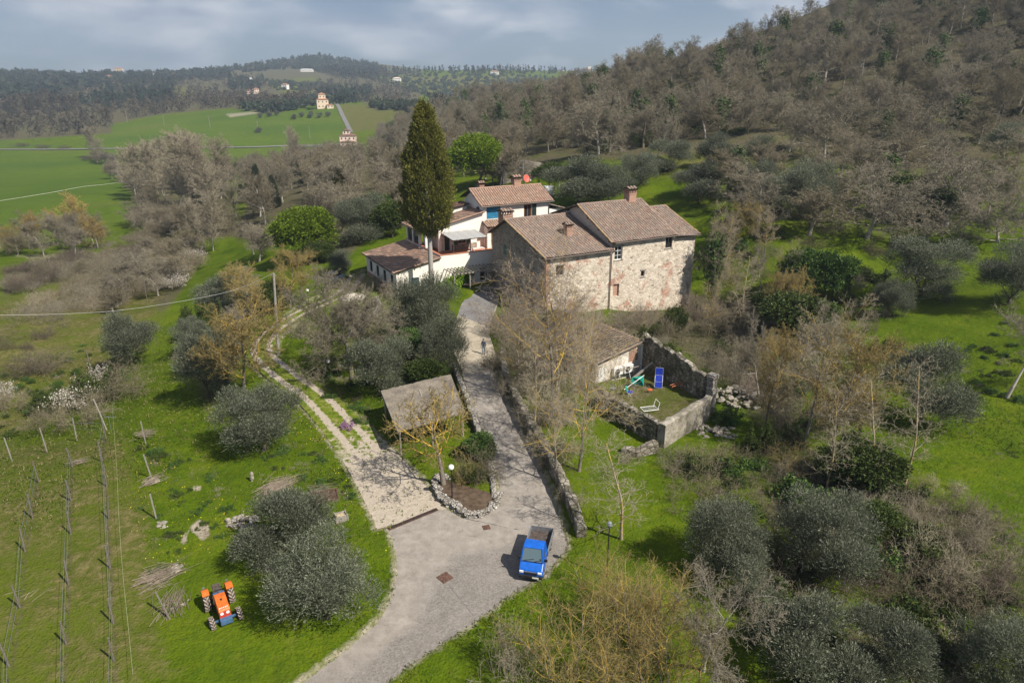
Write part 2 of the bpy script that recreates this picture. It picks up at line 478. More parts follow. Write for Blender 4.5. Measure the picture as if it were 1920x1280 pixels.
m = NT('track'); pos = m.pos(); rut = m.sep(m.attr('rut'))[0]; fine = m.noise(pos, 1.6, 5, .65); mid = m.noise(pos, .3, 4)
dirt = m.ramp(m.noise(pos, 5, 5, .7), [(.3, (.29, .245, .19)), (.7, (.44, .385, .31))])
gr = m.ramp(fine, [(.32, (.05, .095, .008)), (.5, (.12, .155, .014)), (.68, (.23, .21, .08))])
x = m.math('ADD', rut, m.math('MULTIPLY', m.math('SUBTRACT', fine, .5), 1.3))
m.color(m.mix(m.ramp(x, [(.40, 0.), (.58, 1.)]), gr, dirt)); m.set(Roughness=1., Specular_IOR_Level=.05); m.bump(fine, .6, .2); M['track'] = m.mat

# --- masonry
def stone(name, cols, mortar, scale=2.6, brick=None, dark=0.0, moss=0.0):
    m = NT(name); o = m.coord(); 
    mp = m.n('ShaderNodeMapping'); mp.inputs['Scale'].default_value = (1, 1, 1.55); m.l(o, mp.inputs[0])
    wv = m.mix(.07, mp.outputs[0], m.noise(o, 1.7, 3, out='Color'))
    v = m.n('ShaderNodeTexVoronoi', feature='F1'); v.inputs['Scale'].default_value = scale; m.l(wv, v.inputs['Vector'])
    ve = m.n('ShaderNodeTexVoronoi', feature='DISTANCE_TO_EDGE'); ve.inputs['Scale'].default_value = scale; m.l(wv, ve.inputs['Vector'])
    r_ = m.sep(v.outputs['Color'])[0]
    col = m.ramp(r_, [(i / (len(cols) - 1), c) for i, c in enumerate(cols)])
    col = m.mix(m.ramp(m.noise(o, 9, 4, .7), [(.3, .4), (.6, 0.)]), col, tuple(x * .45 for x in cols[0]))
    mo = m.ramp(ve.outputs[0], [(.02, 1.), (.09, 0.)])
    col = m.mix(mo, col, mortar)
    if brick:
        bn = m.noise(o, .42, 4, .6, dist=.6); bf = m.noise(o, 5, 3, .7)
        bc = m.ramp(m.sep(v.outputs['Color'])[1], [(0, (.30, .12, .075)), (.5, (.42, .20, .13)), (1, (.50, .30, .22))])
        bc = m.mix(m.ramp(bf, [(.4, .0), (.6, .6)]), bc, (.47, .38, .31))
        col = m.mix(m.ramp(bn, [(brick, 0.), (brick + .035, .9)]), col, bc)
    pl = m.noise(o, .8, 5, .65)
    col = m.mix(m.ramp(pl, [(.50, 0.), (.62, .55)]), col, tuple(min(1, x * 1.12) for x in mortar))
    if moss:
        col = m.mix(m.ramp(m.noise(o, .7, 5, .7), [(.5 - moss * .2, 0.), (.62, .8)]), col, (.05, .055, .025))
    m.color(col); m.set(Roughness=.95, Specular_IOR_Level=.1)
    m.bump(m.math('SUBTRACT', m.math('MULTIPLY', m.noise(o, 6, 4), .5), mo), .8, .06)
    M[name] = m.mat; return m.mat
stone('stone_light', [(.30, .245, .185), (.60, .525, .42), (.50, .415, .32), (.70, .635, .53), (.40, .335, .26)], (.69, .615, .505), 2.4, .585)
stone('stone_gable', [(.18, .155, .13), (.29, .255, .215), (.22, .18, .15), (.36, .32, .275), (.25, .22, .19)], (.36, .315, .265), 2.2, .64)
stone('stone_old', [(.15, .13, .10), (.36, .325, .27), (.22, .19, .15), (.48, .44, .38), (.28, .25, .21)], (.085, .075, .055), 2.2, None, moss=.3)
stone('stone_white', [(.27, .25, .215), (.44, .42, .38), (.34, .31, .27), (.50, .48, .44)], (.13, .115, .09), 4.2)
m = NT('rendered_old'); o = m.coord(); nz = m.noise(o, .9, 6, .68); nf = m.noise(o, 4, 5, .7)
c = m.ramp(nz, [(.32, (.13, .115, .095)), (.48, (.26, .23, .19)), (.66, (.39, .355, .305))]); c = m.mix(m.ramp(nf, [(.5, 0.), (.62, .7)]), c, (.10, .115, .04))
m.color(c); m.bump(nf, .5, .05); M['rendered_old'] = m.mat
m = NT('plaster'); o = m.coord(); nz = m.noise(o, .35, 5, .6); nf = m.noise(o, 3, 5, .65)
c = m.ramp(nz, [(.3, (.74, .685, .60)), (.6, (.82, .775, .70))]); c = m.mix(m.ramp(nf, [(.30, .25), (.5, 0.)]), c, (.5, .45, .38)); m.color(c); m.bump(nf, .15, .03); M['plaster'] = m.mat
m = NT('plaster_worn'); o = m.coord(); nz = m.noise(o, .8, 6, .7); nf = m.noise(o, 5, 5, .65)
c = m.ramp(nz, [(.33, (.42, .36, .29)), (.5, (.63, .58, .51)), (.7, (.72, .68, .62))]); c = m.mix(m.ramp(nf, [(.56, 0.), (.66, .5)]), c, (.45, .26, .18)); m.color(c); m.bump(nf, .3, .04); M['plaster_worn'] = m.mat
m = NT('brick'); o = m.coord(); b = m.n('ShaderNodeTexBrick'); b.inputs['Scale'].default_value = 1.0; b.inputs['Brick Width'].default_value = .28; b.inputs['Row Height'].default_value = .075; b.inputs['Mortar Size'].default_value = .012
b.inputs['Color1'].default_value = (.27, .105, .06, 1); b.inputs['Color2'].default_value = (.37, .17, .105, 1); b.inputs['Mortar'].default_value = (.45, .38, .31, 1)
sx = m.n('ShaderNodeSeparateXYZ'); m.l(o, sx.inputs[0]); cx = m.n('ShaderNodeCombineXYZ'); m.l(m.math('ADD', sx.outputs[0], sx.outputs[1]), cx.inputs[0]); m.l(sx.outputs[2], cx.inputs[1]); m.l(cx.outputs[0], b.inputs['Vector'])
m.color(b.outputs[0]); M['brick'] = m.mat

plain('brick_old', (.34, .20, .145), .95, .1, var=.4, scale=5)
# --- roof tiles: UVMap counts tiles across (u) and up the slope (v)
def tiles(name, cols, grey, lichen):
    m = NT(name); uv = m.n('ShaderNodeUVMap', uv_map='tile').outputs[0]
    fl = m.n('ShaderNodeVectorMath', operation='FLOOR'); m.l(uv, fl.inputs[0])
    w = m.n('ShaderNodeTexWhiteNoise', noise_dimensions='2D'); m.l(fl.outputs[0], w.inputs['Vector'])
    col = m.ramp(w.outputs['Value'], [(i / (len(cols) - 1), c) for i, c in enumerate(cols)])
    o = m.coord(); a = m.noise(o, .55, 5, .65); f = m.noise(o, 4.5, 5, .7)
    col = m.mix(m.ramp(a, [(.36, .75), (.58, .1)]), col, grey)
    col = m.mix(m.ramp(f, [(.54, 0.), (.68, .75)]), col, (.36, .325, .27))
    col = m.mix(m.ramp(f, [(.30, .6), (.44, 0.)]), col, (.055, .045, .04))
    l1 = m.noise(o, 1.1, 5, .7); col = m.mix(m.ramp(l1, [(.60, 0.), (.70, lichen)]), col, (.40, .27, .07))
    m.color(col); m.set(Roughness=.95, Specular_IOR_Level=.1); m.bump(f, .4, .03); M[name] = m.mat; return m.mat
plain('tile_gap', (.085, .068, .055), .95, .05, var=.4, scale=4)
tiles('tiles_old', [(.19, .115, .085), (.30, .20, .15), (.24, .18, .15), (.37, .29, .23), (.22, .13, .10)], (.17, .145, .125), .55)
tiles('tiles_warm', [(.30, .16, .105), (.40, .245, .175), (.33, .20, .145), (.46, .32, .24), (.27, .14, .10)], (.26, .185, .14), .25)
tiles('tiles_moss', [(.19, .125, .085), (.28, .20, .14), (.24, .18, .13)], (.19, .165, .12), .95)
tiles('tiles_dark', [(.15, .07, .05), (.22, .11, .08), (.18, .09, .065)], (.10, .07, .06), .15)
plain('tile_edge', (.34, .24, .13), .9, .1, var=.4, scale=3)
plain('terracotta', (.42, .17, .10), .8, .2); plain('mortar', (.46, .42, .37), .9, .1)
m = NT('reed'); o = m.coord(); sx = m.n('ShaderNodeMapping'); sx.inputs['Scale'].default_value = (6, .6, 1); m.l(o, sx.inputs[0])
nz = m.noise(sx.outputs[0], 6, 5, .7); nb = m.noise(o, .7, 5, .6); c = m.ramp(nz, [(.3, (.10, .085, .065)), (.5, (.21, .18, .14)), (.7, (.31, .28, .23))])
c = m.mix(m.ramp(nb, [(.33, .8), (.55, 0.)]), c, (.10, .085, .075)); m.color(c); m.bump(nz, .8, .04); M['reed'] = m.mat

plain('wood_grey', (.26, .235, .205), .85, .1, var=.35, scale=9); plain('wood_brown', (.14, .085, .05), .8, .2, var=.4, scale=8); plain('wood_dark', (.06, .045, .035), .8, .2)
plain('wood_orange', (.42, .17, .045), .6, .3); plain('wood_post', (.14, .122, .10), .9, .1, var=.4, scale=14)
plain('concrete_post', (.24, .222, .195), .9, .1); plain('shutter_green', (.010, .085, .06), .5, .4); plain('shutter_dark', (.012, .03, .03), .5, .4)
plain('frame_teal', (.02, .045, .055), .5, .4); plain('curtain_blue', (.03, .19, .33), .8, .2, var=.5, scale=5); plain('white_paint', (.78, .77, .74), .5, .4, var=.06)
plain('gutter_metal', (.16, .13, .11), .5, .4, metal=.5); plain('dark_metal', (.03, .03, .035), .5, .5, metal=.5); plain('grey_metal', (.35, .37, .39), .45, .5, metal=.7)
plain('interior_dark', (.03, .027, .024), .9, .1); plain('canvas_grey', (.34, .34, .33), .9, .1, var=.15); plain('canvas_cream', (.40, .36, .29), .9, .1, var=.15)
plain('rust', (.105, .06, .045), .9, .2, var=.5, scale=10); plain('red_dish', (.52, .10, .07), .5, .4); plain('plastic_white', (.72, .72, .70), .45, .4, var=.08)
plain('fabric_blue', (.01, .03, .30), .7, .2); plain('fabric_green', (.01, .26, .19), .7, .2); plain('paint_orange', (.52, .11, .03), .5, .4); plain('paint_red', (.42, .05, .03), .5, .4)
plain('string', (.30, .33, .20), .8, .1); plain('cable', (.62, .60, .56), .7, .2); plain('soil', (.09, .065, .045), .95, .05, var=.4, scale=3); plain('limestone', (.26, .235, .195), .95, .1, var=.45, scale=4); plain('straw', (.40, .33, .21), .95, .05, var=.4)
plain('villa_wall', (.66, .54, .40), .9, .1); plain('villa_roof', (.36, .18, .11), .9, .1); plain('house_pink', (.70, .56, .47), .9, .1); plain('house_white', (.80, .78, .74), .9, .1)
m = NT('glass'); m.color((.02, .025, .03)); m.set(Roughness=.06, Specular_IOR_Level=.6); M['glass'] = m.mat
m = NT('windscreen'); m.color((.10, .15, .165)); m.set(Roughness=.08, Specular_IOR_Level=.7); M['windscreen'] = m.mat  # pale teal base colour paints a light reflection into the glass
m = NT('globe'); m.color((.85, .85, .83)); m.set(Roughness=.25, Specular_IOR_Level=.5); M['globe'] = m.mat

# --- vegetation
def bark(name, a, b, lichen=None, amt=.5, scale=2.2):
    m = NT(name); o = m.coord(); c = m.ramp(m.noise(o, 6, 4, .7), [(.3, a), (.7, b)])
    if lichen:
        c = m.mix(m.ramp(m.noise(o, scale, 4, .65), [(.58 - amt * .25, 0.), (.66 - amt * .2, .9)]), c, lichen)
    m.color(c); m.set(Roughness=.95, Specular_IOR_Level=.1); M[name] = m.mat; return m.mat
bark('bark_grey', (.13, .112, .09), (.25, .22, .18)); bark('bark_lichen', (.20, .17, .125), (.34, .29, .215), (.46, .33, .085), .4)
bark('bark_yellow', (.28, .215, .10), (.40, .30, .13), (.58, .385, .055), .75); bark('bark_pale', (.26, .235, .195), (.42, .385, .33)); bark('bark_cypress', (.26, .23, .21), (.42, .39, .36))
bark('bark_dark', (.055, .042, .032), (.13, .10, .08)); bark('bark_moss', (.13, .115, .085), (.21, .19, .14), (.12, .125, .035), .5)
def twig(name, a, b, var=.35):
    m = NT(name); c = m.mix(rnd_island(m), a, b)
    hs = m.n('ShaderNodeHueSaturation'); m.l(c, hs.inputs['Color']); hs.inputs['Value'].default_value = 1
    m.l(m.math('ADD', m.math('MULTIPLY', obj_rnd(m), var), 1 - var * .5), hs.inputs['Value']); m.color(hs.outputs[0]); m.set(Roughness=.95, Specular_IOR_Level=.08); M[name] = m.mat; return m.mat
twig('twig_grey', (.155, .136, .098), (.285, .252, .185)); twig('twig_brown', (.14, .120, .078), (.25, .215, .143)); twig('twig_pink', (.19, .155, .118), (.31, .255, .198))
twig('twig_yellow', (.18, .145, .065), (.31, .245, .10)); twig('twig_dark', (.075, .06, .045), (.16, .13, .10)); twig('twig_pale', (.22, .188, .13), (.37, .325, .235)); twig('twig_willow', (.26, .185, .065), (.39, .285, .10))
twig('blossom', (.42, .38, .34), (.66, .62, .58), .1)
def leaf(name, cols, trans=.25, var=.3, spec=.25):
    m = NT(name); c = m.ramp(rnd_island(m), [(i / (len(cols) - 1), q) for i, q in enumerate(cols)])
    hs = m.n('ShaderNodeHueSaturation'); m.l(c, hs.inputs['Color']); m.l(m.math('ADD', m.math('MULTIPLY', obj_rnd(m), var), 1 - var * .5), hs.inputs['Value'])
    m.color(hs.outputs[0]); m.set(Roughness=.6, Specular_IOR_Level=spec)
    tr = m.n('ShaderNodeBsdfTranslucent'); m.l(hs.outputs[0], tr.inputs[0]); mx = m.n('ShaderNodeMixShader'); mx.inputs[0].default_value = trans
    m.l(m.bs.outputs[0], mx.inputs[1]); m.l(tr.outputs[0], mx.inputs[2]); m.l(mx.outputs[0], m.out.inputs[0]); M[name] = m.mat; return m.mat
leaf('leaf_olive', [(.050, .060, .033), (.10, .115, .068), (.165, .18, .120), (.30, .315, .235)], .38); leaf('leaf_cypress', [(.06, .068, .011), (.135, .14, .026), (.24, .225, .05)], .25)
leaf('leaf_pine', [(.07, .12, .006), (.135, .205, .010), (.20, .27, .018)], .2); leaf('leaf_evergreen', [(.022, .040, .008), (.055, .085, .016), (.10, .125, .026)], .2); leaf('leaf_ivy', [(.022, .055, .012), (.06, .12, .02), (.12, .19, .035)], .2)
leaf('leaf_lime', [(.09, .19, .008), (.19, .33, .02), (.28, .40, .05)], .3); leaf('leaf_conifer', [(.016, .028, .014), (.032, .050, .022), (.055, .075, .034)], .1)
leaf('leaf_grass', [(.042, .078, .003), (.070, .120, .005), (.112, .152, .011)], .3, 0.); leaf('leaf_dry', [(.12, .13, .03), (.20, .17, .07), (.30, .25, .12)], .2, 0.); leaf('petal_pink', [(.30, .14, .30), (.50, .30, .48)], .2)
leaf('flower_yellow', [(.55, .45, .02), (.70, .58, .03)], .2, 0.)
m = NT('wood_mass'); at = m.attr('tone'); m.color(m.mix(m.math('MULTIPLY', rnd_island(m), .55), at, (.03, .028, .02))); m.set(Roughness=1., Specular_IOR_Level=.05); M['wood_mass'] = m.mat
# ---------------------------------------------------------------- vegetation prototypes
def _norm(d):
    l = math.sqrt(d[0] * d[0] + d[1] * d[1] + d[2] * d[2]) or 1e-9
    return (d[0] / l, d[1] / l, d[2] / l)
def grow(seed, L0, r0, n, ln, ang, seg, up=(.05, .12, .1, .05, .02), wob=(.06, .16, .2, .25, .3), tmin=(.35, .25, .15, .1, .1), lean=(0, 0), rmul=.62, taper=.55, bases=((0, 0, 0),), leader=True, dirs=None, rmin=.006):
    rng = random.Random(seed); S = []; nl = len(n)
    def rec(p, d, Lb, r, lv, ph):
        k = seg[lv]; step = Lb / k; pts = [(p, d, r)]
        for i in range(k):
            w = wob[lv]
            d = _norm((d[0] + rng.gauss(0, w), d[1] + rng.gauss(0, w), d[2] + rng.gauss(0, w * .7) + up[lv]))
            q = (p[0] + d[0] * step, p[1] + d[1] * step, p[2] + d[2] * step)
            r2 = max(rmin * .7, r * ((.24 if lv == 0 else taper * .62) ** (1.0 / k)))
            S.append((p, q, r, r2, lv)); p, r = q, r2; pts.append((p, d, r))
        if lv >= nl: return
        c = n[lv]; c = c if isinstance(c, int) else rng.randint(*c)
        for j in range(c):
            t = tmin[lv] + (1 - tmin[lv]) * (j + rng.random() * .8) / c
            x = t * k; i = min(int(x), k - 1); f = x - i
            a, b = pts[i], pts[i + 1]
            o = tuple(a[0][q] + (b[0][q] - a[0][q]) * f for q in range(3)); dd = b[1]; rr = a[2] + (b[2] - a[2]) * f
            ph += 2.4 + rng.gauss(0, .35)
            ref = (0, 0, 1) if abs(dd[2]) < .9 else (1, 0, 0)
            s1 = _norm((dd[1] * ref[2] - dd[2] * ref[1], dd[2] * ref[0] - dd[0] * ref[2], dd[0] * ref[1] - dd[1] * ref[0]))
            s2 = (dd[1] * s1[2] - dd[2] * s1[1], dd[2] * s1[0] - dd[0] * s1[2], dd[0] * s1[1] - dd[1] * s1[0])
            an = R(ang[lv] * rng.uniform(.7, 1.25)); ca, sa = math.cos(an), math.sin(an)
            nd = _norm(tuple(dd[q] * ca + (s1[q] * math.cos(ph) + s2[q] * math.sin(ph)) * sa for q in range(3)))
            rec(o, nd, Lb * ln[lv] * rng.uniform(.65, 1.2) * (1.12 - .42 * t), max(rmin, rr * rmul), lv + 1, rng.random() * 6.28)
    for i, b in enumerate(bases):
        d0 = dirs[i] if dirs else (lean[0] + (b[0] * .5 if len(bases) > 1 else 0), lean[1] + (b[1] * .5 if len(bases) > 1 else 0), 1)
        rec(b, _norm(d0), L0 * (1 if i == 0 else rng.uniform(.7, 1)), r0 * (1 if i == 0 else rng.uniform(.6, .95)), 0, rng.random() * 6)
    return S
def tubes(S, sides, grow_thin=1.0):
    """numpy tubes for segments; sides: function level -> sides"""
    V = []; F = []; off = 0
    for k in sorted({sides(s[4]) for s in S}):
        sel = [s for s in S if sides(s[4]) == k]
        A = np.array([s[0] for s in sel]); B = np.array([s[1] for s in sel]); ra = np.array([s[2] for s in sel]) * grow_thin; rb = np.array([s[3] for s in sel]) * grow_thin
        d = B - A; d /= np.linalg.norm(d, axis=1)[:, None] + 1e-9
        ref = np.where(np.abs(d[:, 2:3]) < .9, np.array([[0, 0, 1.]]), np.array([[1., 0, 0]]))
        u = np.cross(d, ref); u /= np.linalg.norm(u, axis=1)[:, None] + 1e-9; w = np.cross(d, u)
        an = np.arange(k) * 2 * np.pi / k; cs, sn = np.cos(an), np.sin(an)
        ring = u[:, None] * cs[None, :, None] + w[:, None] * sn[None, :, None]
        v = np.concatenate([A[:, None] + ring * ra[:, None, None], B[:, None] + ring * rb[:, None, None]], 1).reshape(-1, 3)
        n = len(sel); base = (np.arange(n) * 2 * k)[:, None, None] + off
        j = np.arange(k); f = np.stack([j, (j + 1) % k, k + (j + 1) % k, k + j], 1)[None]
        V.append(v); F.append((base + f).reshape(-1, 4)); off += n * 2 * k
    return np.concatenate(V), np.concatenate(F)
def leaves(Pn, D, Ln, W, rng, flat=0.0):
    """one diamond leaf per position"""
    n = len(Pn); D = D / (np.linalg.norm(D, axis=1)[:, None] + 1e-9)
    s = rng.normal(size=(n, 3)); s -= D * (s * D).sum(1)[:, None]; s /= np.linalg.norm(s, axis=1)[:, None] + 1e-9
    Ln = np.broadcast_to(Ln, n)[:, None]; W = np.broadcast_to(W, n)[:, None]
    v = np.stack([Pn, Pn + D * Ln * .45 + s * W * .5, Pn + D * Ln, Pn + D * Ln * .45 - s * W * .5], 1).reshape(-1, 3)
    return v, np.arange(n * 4).reshape(-1, 4)
def rand_dir(rng, n):
    d = rng.normal(size=(n, 3)); return d / np.linalg.norm(d, axis=1)[:, None]
PROTO = {}
def proto(key, **meshes): PROTO[key] = meshes
def bare(key, bark_, twig_, cut, S, thin=1.55, limb=None):
    a = [s for s in S if s[4] < 1]; m_ = [s for s in S if 1 <= s[4] < cut]; b = [s for s in S if s[4] >= cut]; d = {}
    v, f = tubes(a, lambda l: 8); d['trunk'] = mesh_np('trunk', v, f, 4, M['bark_grey' if limb else bark_], smooth=True)
    if m_: v, f = tubes(m_, lambda l: (7, 5, 4, 3, 3)[l]); d['limbs'] = mesh_np('limbs', v, f, 4, M[limb or bark_], smooth=True)
    v, f = tubes(b, lambda l: 3, thin); d['crown'] = mesh_np('crown', v, f, 4, M[twig_])
    proto(key, **d)
def lobed(rng, c, rad, n, sprig, Ln, W, up=.5, lobes=16, hollow=.55, per=5, lobe_r=.42, low=-.35, spread=.5, reach=(.45, .75)):
    """leaf positions on a crown of lobes; c centre, rad (3,)"""
    d = rand_dir(rng, lobes * 4); d = d[d[:, 2] > low][:lobes]
    cen = c + d * rad * rng.uniform(*reach, (len(d), 1)); lr = lobe_r * rng.uniform(.55, 1.5, len(d)) * np.mean(rad)
    k = rng.integers(0, len(d), n); dd = rand_dir(rng, n); dd[:, 2] = np.where(dd[:, 2] < -.6, -dd[:, 2] * .6, dd[:, 2]); 
    p = cen[k] + dd * lr[k][:, None] * (hollow + (1 - hollow) * rng.random(n) ** .5)[:, None] * np.array([1, 1, .85])
    sd = dd + np.array([0, 0, up]) + rng.normal(size=(n, 3)) * .35; sd /= np.linalg.norm(sd, axis=1)[:, None]
    t = np.tile(np.linspace(.1, 1, per), n); pp = np.repeat(p, per, 0) + np.repeat(sd, per, 0) * (t * sprig)[:, None]
    ld = np.repeat(sd, per, 0) + rng.normal(size=(n * per, 3)) * spread
    return leaves(pp, ld, Ln * rng.uniform(.7, 1.3, n * per), W * rng.uniform(.7, 1.3, n * per), rng)
def leafy(key, seed, h, rad, bark_, leaf_, n, sprig=.5, Ln=.2, W=.055, up=.5, lobes=16, trunk_h=.3, r0=.16, per=5, lobe_r=.42, low=-.35, spread=.5, stems=1, hollow=.55, reach=(.45, .75)):
    rng = np.random.default_rng(seed); rr = random.Random(seed)
    bs = [(0, 0, 0)] + [(rr.gauss(0, .3), rr.gauss(0, .3), 0) for _ in range(stems - 1)]
    S = grow(seed, h * .5, r0, ((6, 8), (4, 5)), (.75, .5), (48, 45), (5, 4, 3), up=(.05, .12, .1), wob=(.14, .2, .25), tmin=(trunk_h, .3), bases=bs)
    va, fa = tubes(S, lambda l: (7, 5, 3)[l])
    c = np.array([0, 0, h - rad[2] * 1.0]); v, f = lobed(rng, c, np.array(rad), n, sprig, Ln, W, up, lobes, per=per, lobe_r=lobe_r, low=low, spread=spread, hollow=hollow, reach=reach)
    proto(key, trunk=mesh_np('trunk', va, fa, 4, M[bark_], smooth=True), crown=mesh_np('crown', v, f, 4, M[leaf_]))

# bare trees standing close to the camera (metres)
SG5 = (8, 7, 5, 3, 2)
bare('walnut', 'bark_lichen', 'twig_yellow', 3, grow(11, 3.4, .19, ((12, 13), (7, 8), (6, 7), (4, 5)), (1.02, .50, .46, .42), (62, 46, 45, 45), (6, 8, 5, 3, 2), up=(.0, .05, .05, .03, 0), tmin=(.50, .22, .2, .1), rmin=.009, rmul=.55), limb='bark_yellow')
bare('lichen_tree', 'bark_lichen', 'twig_yellow', 3, grow(12, 8.2, .15, ((18, 20), (9, 10), (8, 9), (6, 7)), (.50, .50, .45, .45), (58, 46, 46, 45), (9, 7, 5, 3, 2), up=(.0, .03, .05, .03, 0), tmin=(.22, .2, .15, .1), rmin=.009, rmul=.50), limb='bark_yellow')
bare('tall_tree', 'bark_lichen', 'twig_pale', 3, grow(13, 11.5, .19, ((16, 18), (8, 9), (7, 8), (5, 6)), (.46, .52, .46, .45), (52, 44, 46, 45), (10, 8, 5, 3, 2), up=(.0, .05, .05, .03, 0), tmin=(.30, .2, .15, .1), rmin=.008, rmul=.44), 1.3, limb='bark_yellow')
bare('forked_tree', 'bark_lichen', 'twig_pink', 3, grow(14, 10.5, .17, ((11, 12), (8, 9), (7, 8), (5, 6)), (.60, .52, .46, .45), (46, 46, 46, 45), (8, 8, 5, 3, 2), up=(.0, .08, .05, .03, 0), tmin=(.22, .15, .15, .1), bases=((0, 0, 0), (.35, .2, 0)), rmin=.008, rmul=.46), 1.25, limb='bark_yellow')
bare('hazy_tree', 'bark_moss', 'twig_grey', 3, grow(15, 4.6, .20, ((18, 20), (11, 12), (10, 11), (9, 10)), (.95, .48, .44, .44), (68, 50, 50, 48), (5, 7, 5, 3, 2), up=(.0, .02, .02, .02, 0), tmin=(.30, .15, .1, .1), rmin=.007, rmul=.40))
bare('sapling', 'bark_lichen', 'twig_pale', 1, grow(16, 8.5, .085, ((30, 34), (6, 7), (4, 5)), (.18, .5, .5), (64, 48, 48), (10, 4, 3, 2), up=(.02, .04, .02, 0), tmin=(.22, .2, .2), rmin=.005, rmul=.30, wob=(.05, .14, .2, .2)))
bare('pale_tree', 'bark_pale', 'twig_grey', 3, grow(17, 5.6, .19, ((10, 12), (9, 10), (8, 9), (6, 7)), (.85, .50, .45, .45), (56, 48, 48, 45), (6, 8, 5, 3, 2), up=(.0, .06, .04, .03, 0), wob=(.12, .22, .25, .3, .3), tmin=(.50, .2, .15, .1), rmin=.009, rmul=.5))
bare('spread_oak', 'bark_pale', 'twig_grey', 3, grow(18, 4.6, .26, ((13, 15), (10, 11), (9, 10), (7, 8)), (1.25, .48, .45, .42), (68, 50, 48, 45), (5, 9, 6, 3, 2), up=(.0, .05, .04, .02, 0), wob=(.1, .22, .28, .3, .3), tmin=(.30, .15, .1, .1), rmin=.012, rmul=.40))
bare('thicket_tree', 'bark_lichen', 'twig_yellow', 2, grow(19, 4.8, .07, ((10, 11), (6, 7), (5, 6)), (.55, .48, .42), (46, 50, 50), (7, 6, 4, 2), up=(.02, .05, .04, .02), wob=(.12, .18, .25, .3), tmin=(.15, .1, .1),
    bases=((0, 0, 0), (.6, .2, 0), (-.6, .3, 0), (.2, -.6, 0), (-.3, -.5, 0), (1, -.2, 0), (-.9, 0, 0), (0, .9, 0)), rmin=.007, rmul=.52), 1.2, limb='bark_yellow')
# twiggy bushes (about 3 m wide, 2 m high)
def bush(key, seed, tw, n=26, L=1.7, lean=.75, n1=(8, 9), n2=(5, 6), r=.022, leaf_=None, nl=0, Ln=.14, W=.06):
    rr = random.Random(seed); dirs = []; bs = []
    for i in range(n):
        a = rr.random() * 6.28; q = rr.random() ** .5; bs.append((math.cos(a) * q * .9, math.sin(a) * q * .9, -.05)); dirs.append((math.cos(a) * q * lean + rr.gauss(0, .25), math.sin(a) * q * lean + rr.gauss(0, .25), 1))
    S = grow(seed, L, r, (n1, n2), (.50, .5), (48, 50), (5, 3, 2), up=(-.03, -.01, 0), wob=(.16, .25, .3), tmin=(.15, .1), bases=bs, dirs=dirs, rmin=.007)
    v, f = tubes(S, lambda l: 3)
    if not leaf_:
        proto(key, crown=mesh_np('crown', v, f, 4, M[tw])); return
    rng = np.random.default_rng(seed); tips = np.array([s[1] for s in S if s[4] >= 1]); k = rng.integers(0, len(tips), nl)
    lv, lf = leaves(tips[k] + rng.normal(size=(nl, 3)) * .08, rand_dir(rng, nl) + np.array([0, 0, .4]), Ln * rng.uniform(.6, 1.3, nl), W, rng)
    proto(key, stems=mesh_np('stems', v, f, 4, M[tw]), leaves=mesh_np('leaves', lv, lf, 4, M[leaf_]))
bush('bush_brown', 31, 'twig_brown'); bush('bush_pink', 32, 'twig_pink'); bush('bush_grey', 33, 'twig_grey'); bush('bush_dark', 34, 'twig_dark')
bush('bush_yellow', 35, 'twig_yellow', 20, 2.0, .6); bush('bush_pale', 36, 'twig_pale', 22, 1.8, .8)
bush('bush_blossom', 37, 'twig_brown', 20, 1.7, .75, leaf_='blossom', nl=1100, Ln=.10, W=.08)
bush('bush_green', 38, 'twig_brown', 18, 1.6, .8, leaf_='leaf_ivy', nl=7000, Ln=.16, W=.09); bush('bush_lime', 39, 'twig_brown', 18, 1.6, .8, leaf_='leaf_lime', nl=6000, Ln=.2, W=.12)
bush('bush_olive_green', 40, 'twig_dark', 18, 1.6, .7, leaf_='leaf_evergreen', nl=8000, Ln=.16, W=.08)
bush('bush_flower', 41, 'twig_brown', 14, 1.2, .9, leaf_='petal_pink', nl=2500, Ln=.12, W=.1)
# olives, evergreens
for i in range(4):
    leafy('olive%d' % i, 50 + i, (5.4, 5.0, 5.8, 5.2)[i], (2.4, 2.4, (2.75, 2.55, 2.95, 2.6)[i]), 'bark_dark', 'leaf_olive', 5600, sprig=.80, Ln=.165, W=.038, up=.9, lobes=(22, 18, 27, 20)[i], lobe_r=.255, low=-.95, spread=.42, per=7, reach=(.45, .98))
leafy('evergreen0', 60, 5.0, (2.5, 2.5, 2.3), 'bark_dark', 'leaf_evergreen', 4200, sprig=.4, Ln=.22, W=.11, up=.3, lobes=16, low=-.7, per=5)
leafy('evergreen1', 61, 5.0, (2.3, 2.3, 2.4), 'bark_dark', 'leaf_ivy', 4000, sprig=.35, Ln=.2, W=.13, up=.2, lobes=15, low=-.8, per=5)
leafy('umbrella_pine', 62, 8.0, (3.9, 3.9, 3.5), 'bark_grey', 'leaf_pine', 7000, sprig=.5, Ln=.34, W=.10, up=.7, lobes=44, low=-.6, per=5, lobe_r=.30, r0=.28, hollow=.7)
